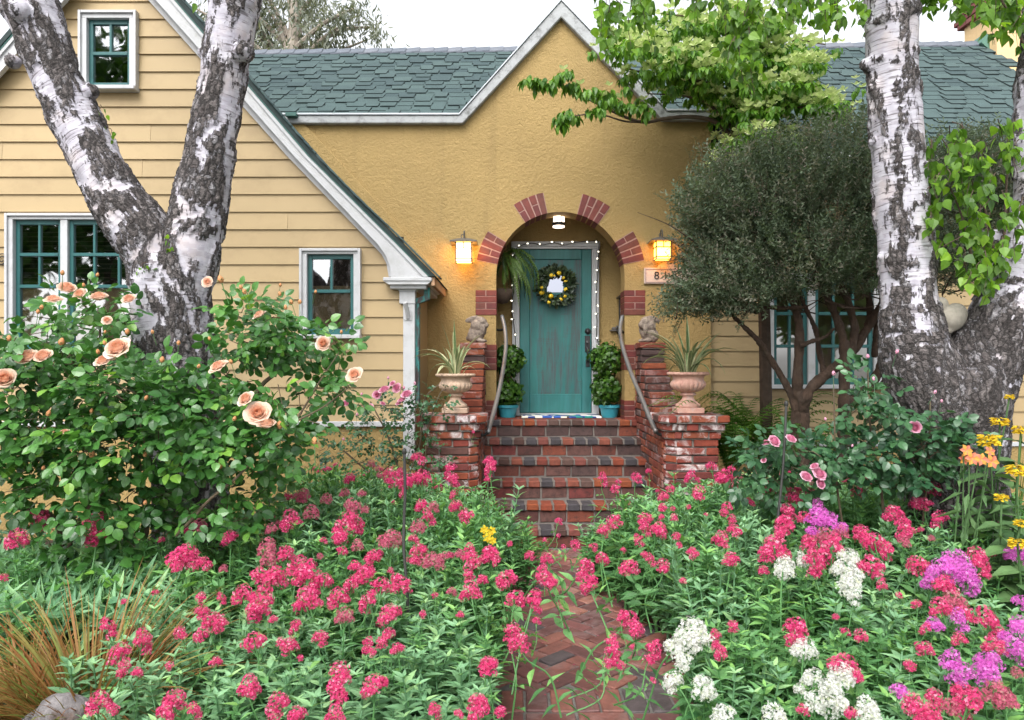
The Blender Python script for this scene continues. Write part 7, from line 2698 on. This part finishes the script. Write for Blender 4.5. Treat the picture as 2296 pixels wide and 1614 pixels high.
def rose_bush(label, base, lobes, Yc, mat, size, dens, canes, blooms, buds, kind, zr=0.35):
    t = thing('rose_bush', label, 'rose bush', base)
    ac, ct = Acc(), Acc()
    for (x, y, rx, ry, *e) in lobes:
        Y0 = Yc + (e[0] if e else 0)
        n_ = int(rx * ry * dens)
        d = rand_dirs(n_)
        rr = rng.random(n_) ** 0.4
        ctr = W(x, y, Y0)
        rad = np.array([rx * px(Y0), zr, ry * px(Y0)])
        P = ctr + d * rr[:, None] * rad
        # each compound leaf: five leaflets on a short stalk
        D = norm(d * np.array([1, 1, 0.6]) + rng.normal(0, 0.55, (n_, 3)) + np.array([0, -0.25, -0.05]))
        Nn = norm(np.array([0, -0.55, 0.9]) + rng.normal(0, 0.4, (n_, 3)))
        Fr = frames(D, Nn)
        S = rng.uniform(*size, n_)
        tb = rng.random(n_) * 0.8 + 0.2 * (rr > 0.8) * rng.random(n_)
        for (lx, ly, la, ls) in ((0, 1.35, 0.0, 1.05), (0.16, 0.95, -0.95, 0.92), (-0.16, 0.95, 0.95, 0.92), (0.12, 0.35, -1.1, 0.72), (-0.12, 0.35, 1.1, 0.72)):
            keep = np.ones(n_, bool) if ly > 0.5 else rng.random(n_) < 0.55
            off = (Fr[:, 0] * lx + Fr[:, 1] * ly) * S[:, None]
            Dl = Fr[:, 1] * math.cos(la) - Fr[:, 0] * math.sin(la) + Fr[:, 2] * rng.normal(-0.1, 0.2, n_)[:, None]
            scatter(rleaf, (P + off)[keep], frames(Dl, Fr[:, 2] + rng.normal(0, 0.22, (n_, 3)))[keep], (S * ls)[keep], ac, np.clip(tb + rng.normal(0, 0.07, n_), 0, 1)[keep])
        m_ = n_ // 4
        for i_ in range(m_):
            V, Fc = tube([P[i_], P[i_] - D[i_] * rng.uniform(0.05, 0.16) + np.array([0, 0.02, -0.03])], [0.0018, 0.003], 4, False)
            ct.add(V, Fc)
    for pts_, r0, r1 in canes:
        Q = catmull([W(x, y, Yc + dy) for x, y, dy in pts_], 8)
        V, Fc = tube(Q, np.linspace(r0, r1, len(Q)), 8)
        Acc().add(V, Fc).build('cane', M['cane'], t)
    ac.build('foliage', mat, t)
    ct.build('twigs', M['cane'], t)['kind'] = 'stuff'
    for (x, y, d_, *e) in blooms:
        Y0 = Yc - zr * 0.95 + (e[0] if e else 0)
        s_ = d_ * px(Y0) * random.uniform(0.8, 0.98)
        tilt = random.uniform(0.25, 1.35)
        obj('bloom', random.choice(ROSE[kind]), t, W(x, y, Y0), (tilt, random.uniform(-.35, .35), random.uniform(-.5, .5)), (s_, s_, s_))
    for (x, y, d_) in buds:
        Y0 = Yc - zr * 0.8
        s_ = d_ * px(Y0) * 1.0
        obj('bud', BUD[kind], t, W(x, y, Y0), (random.uniform(-.3, .35), random.uniform(-.4, .4), random.uniform(0, 6)), (s_, s_, s_))
    return t


rose_bush('tall peach rose bush with rounded green leaves round the V shaped birch', (W(300, 1400, 4.2)[0], 4.2, 0),
          [(200, 720, 110, 75, 0.25), (90, 790, 100, 60), (30, 860, 70, 90), (200, 860, 160, 80), (330, 890, 130, 80, -0.1), (120, 960, 140, 90), (300, 1000, 170, 90, -0.1), (470, 960, 110, 110, -0.05), (560, 1000, 130, 80, -0.05), (640, 940, 80, 60, 0.05), (500, 840, 60, 60, 0.1), (90, 1090, 120, 70), (250, 1110, 130, 60, -0.05),
           (600, 740, 90, 70, 0.3), (680, 760, 70, 40, 0.3), (540, 690, 40, 40, 0.35), (560, 770, 60, 50, 0.3), (700, 870, 60, 30, 0.2), (760, 880, 35, 40, 0.15), (770, 770, 30, 25, 0.2), (640, 800, 60, 30, 0.3),
           (500, 1130, 70, 40, -0.1), (560, 1150, 40, 40, -0.05), (340, 1180, 60, 60), (180, 1190, 50, 50), (290, 1260, 60, 60), (210, 1280, 50, 60), (380, 1250, 60, 40), (30, 1010, 60, 80)],
          4.15, M['roseleaf'], (0.047, 0.068), 0.0122,
          [([(300, 1420, 0), (290, 1300, 0), (330, 1180, 0.1), (300, 1050, 0.1)], 0.020, 0.010), ([(140, 1420, 0), (145, 1280, 0), (120, 1160, 0), (40, 1140, -0.05)], 0.018, 0.008), ([(145, 1290, 0), (170, 1180, 0), (250, 1080, 0)], 0.014, 0.008),
           ([(395, 1200, -0.2), (430, 1165, -0.25), (470, 1120, -0.3), (520, 1080, -0.32), (560, 1040, -0.3)], 0.010, 0.006), ([(560, 900, 0.2), (590, 860, 0.2), (620, 830, 0.25), (610, 790, 0.3)], 0.014, 0.010), ([(640, 980, 0), (690, 900, 0.1), (720, 850, 0.1), (760, 790, 0.15)], 0.007, 0.003), ([(230, 900, 0.2), (225, 760, 0.2), (220, 690, 0.2)], 0.010, 0.006), ([(610, 1000, 0), (560, 900, 0.2), (480, 1000, 0.2)], 0.012, 0.006), ([(320, 1330, 0), (300, 1400, 0), (310, 1440, 0)], 0.012, 0.012), ([(640, 955, -0.1), (720, 915, 0), (780, 870, 0.05)], 0.006, 0.003)],
          [(265, 782, 64), (62, 803, 52), (98, 800, 46), (10, 850, 56), (552, 895, 46), (578, 926, 62), (597, 953, 48), (222, 668, 46, 0.25), (150, 648, 42, 0.3), (180, 660, 34, 0.3), (120, 672, 40, 0.2), (490, 822, 46), (795, 840, 46, 0.2), (725, 770, 40, 0.25), (582, 707, 38, 0.3), (232, 810, 40), (290, 672, 34, 0.3), (465, 632, 26, 0.35), (240, 718, 26), (145, 970, 24)],
          [(140, 613, 15), (218, 617, 12), (188, 640, 12), (495, 628, 22), (548, 655, 16), (540, 645, 14), (627, 660, 14), (653, 678, 15), (628, 640, 11), (672, 678, 14), (640, 690, 15), (707, 655, 11), (765, 745, 11), (137, 768, 22), (85, 700, 14), (93, 690, 14), (20, 760, 18), (220, 790, 15), (285, 745, 17), (342, 745, 12), (470, 760, 12), (363, 808, 18), (235, 770, 14), (400, 770, 14), (445, 822, 13), (518, 812, 14), (627, 955, 24), (205, 922, 14), (108, 928, 18), (327, 893, 15), (525, 940, 15), (705, 990, 22), (206, 1020, 22), (325, 1128, 14), (492, 1045, 22), (97, 1050, 14), (565, 1000, 10), (235, 745, 10), (325, 1020, 15)], 'peach')

rose_bush('airy pink rose bush trained beside the downspout', (W(850, 1230, 6.25)[0], 6.25, 0),
          [(850, 920, 60, 40), (900, 900, 60, 40), (820, 980, 90, 60), (920, 980, 80, 70), (870, 1040, 100, 40), (940, 930, 50, 60), (760, 1010, 50, 50), (960, 1050, 60, 60), (990, 890, 30, 40)],
          6.25, M['roseleaf2'], (0.026, 0.040), 0.013,
          [([(930, 1230, 0), (900, 1080, 0), (870, 980, 0), (830, 900, 0)], 0.012, 0.005), ([(900, 1100, 0), (940, 1000, 0), (950, 900, 0), (985, 860, 0)], 0.009, 0.004), ([(770, 1010, 0.1), (830, 1060, 0.1), (900, 1100, 0.1), (940, 1180, 0.1)], 0.008, 0.006), ([(780, 1090, 0), (850, 1060, 0), (900, 1020, 0)], 0.006, 0.004), ([(950, 1060, 0), (960, 960, 0), (985, 885, 0), (1000, 872, 0)], 0.006, 0.004)],
          [(862, 875, 30), (890, 870, 24), (912, 885, 28), (900, 898, 22), (858, 905, 16), (775, 905, 22), (830, 912, 18), (845, 885, 22), (880, 860, 18), (893, 905, 16)],
          [(810, 885, 10), (870, 848, 9), (800, 930, 9), (905, 870, 10), (930, 860, 10), (770, 985, 9)], 'pink', 0.25)

rose_bush('dark leaved pink rose bush at the foot of the stout birch', (W(1990, 1250, 4.35)[0], 4.35, 0),
          [(1960, 930, 60, 50), (2000, 1000, 110, 60), (1920, 1010, 80, 50), (2080, 1000, 70, 60), (2110, 960, 50, 40), (1880, 1060, 80, 50), (1770, 1020, 80, 50), (1740, 1080, 60, 50), (2050, 1060, 90, 40), (1940, 860, 30, 50), (1980, 880, 40, 30), (1700, 1000, 40, 40), (1680, 1040, 40, 60), (1830, 1000, 50, 40), (2140, 1010, 40, 40)],
          4.35, M['roseleaf2'], (0.042, 0.060), 0.012,
          [([(1990, 1300, 0), (1975, 1100, 0), (1950, 950, 0), (1945, 830, 0)], 0.010, 0.004), ([(1900, 1250, 0), (1875, 1080, 0), (1870, 930, 0), (1868, 850, 0)], 0.008, 0.003), ([(2060, 1250, 0), (2080, 1050, 0), (2085, 900, 0)], 0.008, 0.004)],
          [(2050, 958, 38), (1734, 990, 36), (1716, 994, 26), (1772, 985, 32), (1806, 1070, 34), (1836, 1062, 36), (1838, 1085, 28), (1826, 1046, 24), (1712, 1032, 14)],
          [(1868, 838, 14), (1945, 800, 13), (2010, 790, 14), (1958, 850, 12), (2095, 880, 12), (2110, 900, 10), (1910, 1000, 9), (1850, 940, 10)], 'pink', 0.25)


# ------------------------------------------------------------------ sedge, grasses, ferns, rock
def blades(label, name, base, n_, L, mat, cat, lean=(0.3, 1.2), w_=0.0035, seed=1, dirx=0.0, tintf=None, group=None, ang_rng=(0, 6.28)):
    R = np.random.default_rng(seed)
    t = thing(name, label, cat, base, group)
    ac = Acc()
    base = np.asarray(base, dtype=float)
    m_ = 8
    for k_ in range(n_):
        a_ = R.uniform(*ang_rng)
        d = norm(np.array([math.cos(a_) + dirx, math.sin(a_), 0.0]))
        ln = R.uniform(*L)
        le = R.uniform(*lean)
        ang = math.radians(86) - le * 0.35
        p = base + d * R.uniform(0, 0.09) + np.array([0, 0, 0.0])
        pts = [p]
        for s_ in range(m_):
            pts.append(pts[-1] + ln / m_ * (d * math.cos(ang) + np.array([0, 0, math.sin(ang)])))
            ang -= le * R.uniform(0.18, 0.34)
        pts = np.array(pts)
        side = norm(np.cross(np.gradient(pts, axis=0), np.array([R.normal(0, .3), R.normal(0, .3), 1.0])))
        pr = w_ * R.uniform(0.7, 1.3) * np.array([1, 1, 1, 0.95, 0.9, 0.8, 0.6, 0.35, 0.05])
        V = np.stack([pts - side * pr[:, None], pts + side * pr[:, None]], 1).reshape(-1, 3)
        q = np.array([(2 * i_, 2 * i_ + 1, 2 * i_ + 3, 2 * i_ + 2) for i_ in range(m_)])
        tt = R.random() if tintf is None else tintf(R)
        # base of a blade greener, tip drier
        tv = np.clip(tt + np.repeat(np.linspace(0.15, -0.15, m_ + 1), 2), 0, 1)
        ac.add(V, q, tv)
    ac.build('blades', mat, t)
    return t


sg = W(190, 1590, 2.95)
blades('bronze orange sedge tuft arching over a grey rock', 'sedge_tuft', (W(200, 1500, 2.95)[0], 2.95, 0.0), 1000, (0.42, 0.88), M['sedge'], 'grass', (0.35, 1.15), 0.0042, 3, -0.25, lambda R: R.choice([0.05, 0.25, 0.5, 0.7, 0.95, 1.0]))
blades('bronze and green sedge tuft behind the grey rock', 'sedge_tuft', (W(60, 1520, 3.1)[0], 3.1, 0.0), 800, (0.35, 0.7), M['sedge'], 'grass', (0.4, 1.2), 0.0042, 4, -0.35, lambda R: R.choice([0.05, 0.3, 0.6, 0.95, 1.0]))
blades('green grass tuft at the trunk of the V shaped birch', 'grass_tuft', (W(560, 1350, 4.5)[0], 4.5, 0.0), 120, (0.5, 0.95), M['grass'], 'grass', (0.2, 0.8), 0.006, 5)
blades('tall sword leaved clump behind the yellow flowers', 'sword_leaf_clump', (W(2260, 1200, 5.2)[0], 5.2, 0.0), 90, (0.7, 1.3), M['grass'], 'plant', (0.05, 0.35), 0.011, 6)

rk = W(140, 1585, 2.75)
rme = Acc()
V, Fc = ball((0, 0, 0), (0.105, 0.09, 0.10), 28, 18)
V = V * (1 + 0.22 * fbm(V * 9 + 4, 4))[:, None]
V[:, 2] = np.maximum(V[:, 2], -0.07)
rme.add(V, Fc)
ro_ = obj('rock', rme.mesh('rock', M['rock']), None, (rk[0], rk[1], 0.30))
V, Fc = ball((0, 0, 0), (0.26, 0.22, 0.20), 28, 18)
V = V * (1 + 0.20 * fbm(V * 5 + 9, 4))[:, None]
ro_.data = rme.mesh('rock', M['rock'])
tag(ro_, 'grey rock under the arching bronze sedge', 'rock')
tag(obj('rock', Acc().add(V, Fc).mesh('rock', M['rock']), None, (rk[0], rk[1] + 0.05, 0.13)), 'broad grey stone carrying the smaller rock beside the sedge', 'rock')

# garden grass and weeds at the far left
wd = Acc()
n_ = 2600
x_ = rng.uniform(-60, 380, n_)
y_ = rng.uniform(1190, 1340, n_)
Yw_ = canopy_depth(y_) + rng.uniform(0.2, 0.5, n_)
P = np.stack([(x_ - CX) * Yw_ / F, Yw_, np.maximum(0.02, H - (y_ - HY) * Yw_ / F - 0.15)], 1)
D = norm(rng.normal(0, 0.8, (n_, 3)) + np.array([0, 0, 0.8]))
scatter(leaf(0.13, ((0, 0), (0.35, 1), (1, 0)), 0.3, 0.4), P, frames(D, rng.normal(0, 0.5, (n_, 3)) + np.array([0, -0.3, 0.8])), rng.uniform(0.07, 0.16, n_), wd)
wo_ = wd.build('weeds', M['valleafgrey'])
wo_['kind'] = 'stuff'
wo_['label'] = 'pale green weeds under the peach rose bush'


def fern(label, base, n_, L, seed, group='ferns by the pink urn'):
    R = random.Random(seed)
    t = thing('fern', label, 'fern', base, group)
    ac = Acc()
    b = np.asarray(base, dtype=float)
    for k_ in range(n_):
        a_ = R.uniform(0, 6.28)
        d = np.array([math.cos(a_), math.sin(a_), 0])
        ln = L * R.uniform(0.7, 1.1)
        le = R.uniform(0.3, 0.8)
        frond([b + np.array([0, 0, 0.02]), b + d * ln * 0.15 + np.array([0, 0, ln * 0.5]), b + d * ln * 0.4 * (0.6 + le) + np.array([0, 0, ln * 0.86]), b + d * ln * (0.45 + 0.5 * le) + np.array([0, 0, ln * (1.0 - 0.35 * le)])], 0.085, ac, n=30, tmpl=leaf(0.13, ((0, 0), (0.3, 1), (1, 0)), 0.1, 0.1), droop=0.12)
    ac.build('fronds', M['fern'], t)


fern('bright green fern beside the pink terracotta urn', (W(1640, 1200, 6.75)[0], 6.75, 0.5), 30, 0.88, 1)
fern('bright green fern against the corner of the stucco porch', (W(1720, 1200, 6.9)[0], 6.9, 0.5), 30, 0.9, 2)
fern('bright green fern under the stems of the tea tree', (W(1770, 1200, 6.6)[0], 6.6, 0.42), 24, 0.75, 3)
structure(obj('earth_bank', Acc().prism([(1.9, -0.05), (3.4, -0.05), (3.2, 0.42), (2.1, 0.44)], 6.2, 7.9).mesh('earth_bank', M['soil'])))

# ------------------------------------------------------------------ yellow sage, alstroemeria
def whorl_plant(label, base, tops, mat, leafm, name, cat, group):
    t = thing(name, label, cat, base, group)
    st = Acc()
    b = np.asarray(base, dtype=float)
    lfs = leaf(0.3, ((0, 0), (0.2, 0.9), (0.5, 1.0), (1, 0)), 0.2, 0.4)
    for (x, y, Y_, d_) in tops:
        tp = W(x, y, Y_)
        Q = catmull([b + rng.normal(0, 0.03, 3) * np.array([1, 1, 0]), (b + tp) / 2 + rng.normal(0, 0.03, 3), tp + np.array([0, 0, -0.01])], 6)
        V, Fc = tube(Q, 0.005, 6, False)
        st.add(V, Fc, 0.4)
        for j_ in range(11):
            p = Q[int((0.2 + 0.065 * j_) * (len(Q) - 1))]
            a0 = j_ * 1.57
            aa = np.array([a0, a0 + math.pi])
            D = norm(np.stack([np.cos(aa), np.sin(aa), np.full(2, 0.15)], 1))
            scatter(lfs, np.repeat(p[None], 2, 0), frames(D, np.repeat(np.array([[0, 0, 1.0]]), 2, 0) + rng.normal(0, 0.2, (2, 3))), rng.uniform(0.11, 0.18, 2), st)
        ac = Acc()
        r_ = d_ * px(Y_) / 2
        n_ = 80
        a_ = rng.random(n_) * 6.28
        z_ = rng.choice([-0.35, 0.0, 0.3], n_) * r_
        P = tp + np.stack([np.cos(a_) * r_ * 0.5, np.sin(a_) * r_ * 0.5, z_], 1)
        D = norm(np.stack([np.cos(a_), np.sin(a_), rng.uniform(-0.3, 0.6, n_)], 1))
        scatter(leaf(0.34, ((0, 0), (0.35, 0.6), (0.75, 1.0), (1, 0)), -0.5, 0.5), P, frames(D, rng.normal(0, .3, (n_, 3)) + np.array([0, 0, 1.0])), rng.uniform(0.5, 0.75, n_) * r_, ac)
        ac.build('flower_head', mat, t)
    st.build('stems', leafm, t)


whorl_plant('tall yellow sage with whorled flowers beside the stout birch trunk', (W(2230, 1300, 4.2)[0], 4.2, 0), [(2241, 943, 4.2, 34), (2218, 983, 4.05, 42), (2288, 960, 4.15, 30), (2262, 888, 4.3, 18)], M['yellow'], M['sage'], 'yellow_sage', 'plant', None)
whorl_plant('low yellow sage with drooping whorls above the mauve valerian', (W(2270, 1350, 3.7)[0], 3.7, 0), [(2278, 1050, 3.8, 38), (2288, 1170, 3.6, 26), (2280, 1215, 3.5, 34), (2245, 1113, 3.7, 26)], M['yellow'], M['sage'], 'yellow_sage', 'plant', None)


def alstro(label, base, blooms, name='alstroemeria', mat=None):
    t = thing(name, label, 'plant', base)
    st = Acc()
    b = np.asarray(base, dtype=float)
    pet = leaf(0.34, ((0, 0), (0.3, 0.6), (0.7, 1.0), (1, 0)), 0.3, 0.45)
    lfs = leaf(0.12, ((0, 0), (0.3, 1), (1, 0)), 0.2, 0.3)
    for (x, y, Y_, d_) in blooms:
        tp = W(x, y, Y_)
        Q = catmull([b + rng.normal(0, 0.02, 3) * np.array([1, 1, 0]), (b + tp) / 2 + rng.normal(0, 0.02, 3), tp + np.array([0, 0.02, -0.02])], 6)
        V, Fc = tube(Q, 0.004, 6, False)
        st.add(V, Fc, 0.4)
        n_ = 8
        P = Q[rng.integers(3, len(Q) - 1, n_)]
        D = norm(rng.normal(0, 1, (n_, 3)) + np.array([0, 0, 0.4]))
        scatter(lfs, P, frames(D, np.array([0, 0, 1.0]) + rng.normal(0, .3, (n_, 3))), rng.uniform(0.09, 0.15, n_), st)
        ac = Acc()
        a_ = np.arange(6) * math.pi / 3 + random.random()
        out = np.array([0, -1.0, 0.3])
        e1, e2 = np.array([1.0, 0, 0]), norm(np.array([0, 0.3, 1.0]))
        D = norm(e1 * np.cos(a_)[:, None] + e2 * np.sin(a_)[:, None] + out * 0.55)
        scatter(pet, np.repeat(tp[None], 6, 0), frames(D, np.repeat(out[None], 6, 0)), np.full(6, d_ * px(Y_) * 0.46), ac, np.array([0.2, 0.95, 0.4, 0.95, 0.3, 0.95]))
        ac.build('bloom', mat or M['apricot'], t)
    st.build('stems', M['sage'], t)


alstro('apricot alstroemeria flowers leaning before the stout birch trunk', (W(2130, 1300, 4.0)[0], 4.0, 0), [(2165, 1010, 3.95, 30), (2178, 1028, 3.9, 34), (2198, 1030, 3.9, 32), (2222, 1035, 3.95, 34), (2218, 1012, 4.0, 26), (2160, 1030, 3.98, 26)])
alstro('small orange lily among the valerian near the steps', (W(1090, 1260, 4.35)[0], 4.35, 0), [(1085, 1187, 4.2, 22), (1102, 1190, 4.2, 22), (1092, 1205, 4.15, 24), (1104, 1212, 4.15, 20)], 'orange_lily', M['yellow'])

# ------------------------------------------------------------------ garden stakes
for i_, (pts_, lab) in enumerate((([(906, 1012, 3.75), (908, 1100, 3.72), (906, 1160, 3.7), (905, 1230, 3.66), (912, 1320, 3.6), (916, 1420, 3.55)], 'thin dark metal stake rising among the valerian by the rose bush'),
                                 ([(1762, 905, 4.2), (1760, 960, 4.18), (1756, 1030, 4.15), (1750, 1100, 4.12), (1743, 1170, 4.1), (1742, 1260, 4.05)], 'thin black metal stake rising among the valerian by the pink roses'))):
    P = catmull([W(x, y, Y_) for x, y, Y_ in pts_], 6)
    last = P[-1].copy()
    last[2] = -0.02
    P = np.vstack([P, last])
    V, Fc = tube(P, 0.0075, 8)
    a_ = Acc().add(V, Fc)
    V, Fc = ball(P[0], (0.012, 0.012, 0.018))
    a_.add(V, Fc)
    tag(a_.build('garden_stake', M['wire']), lab, 'stake')

# fallen petals on the bricks
fp = Acc()
n_ = 70
P = np.stack([rng.uniform(0.0, 1.0, n_), rng.uniform(3.5, 6.2, n_), np.full(n_, 0.027)], 1)
D = norm(rng.normal(0, 1, (n_, 3)) * np.array([1, 1, 0.1]))
scatter(leaf(0.4, ((0, 0), (0.5, 1), (1, 0)), 0.2, 0.1), P, frames(D, np.array([0, 0, 1.0]) + rng.normal(0, .15, (n_, 3))), rng.uniform(0.006, 0.018, n_), fp)
po = fp.build('fallen_petals', M['pinkdull'])
po['kind'] = 'stuff'
po['label'] = 'scattered fallen petals on the brick path'
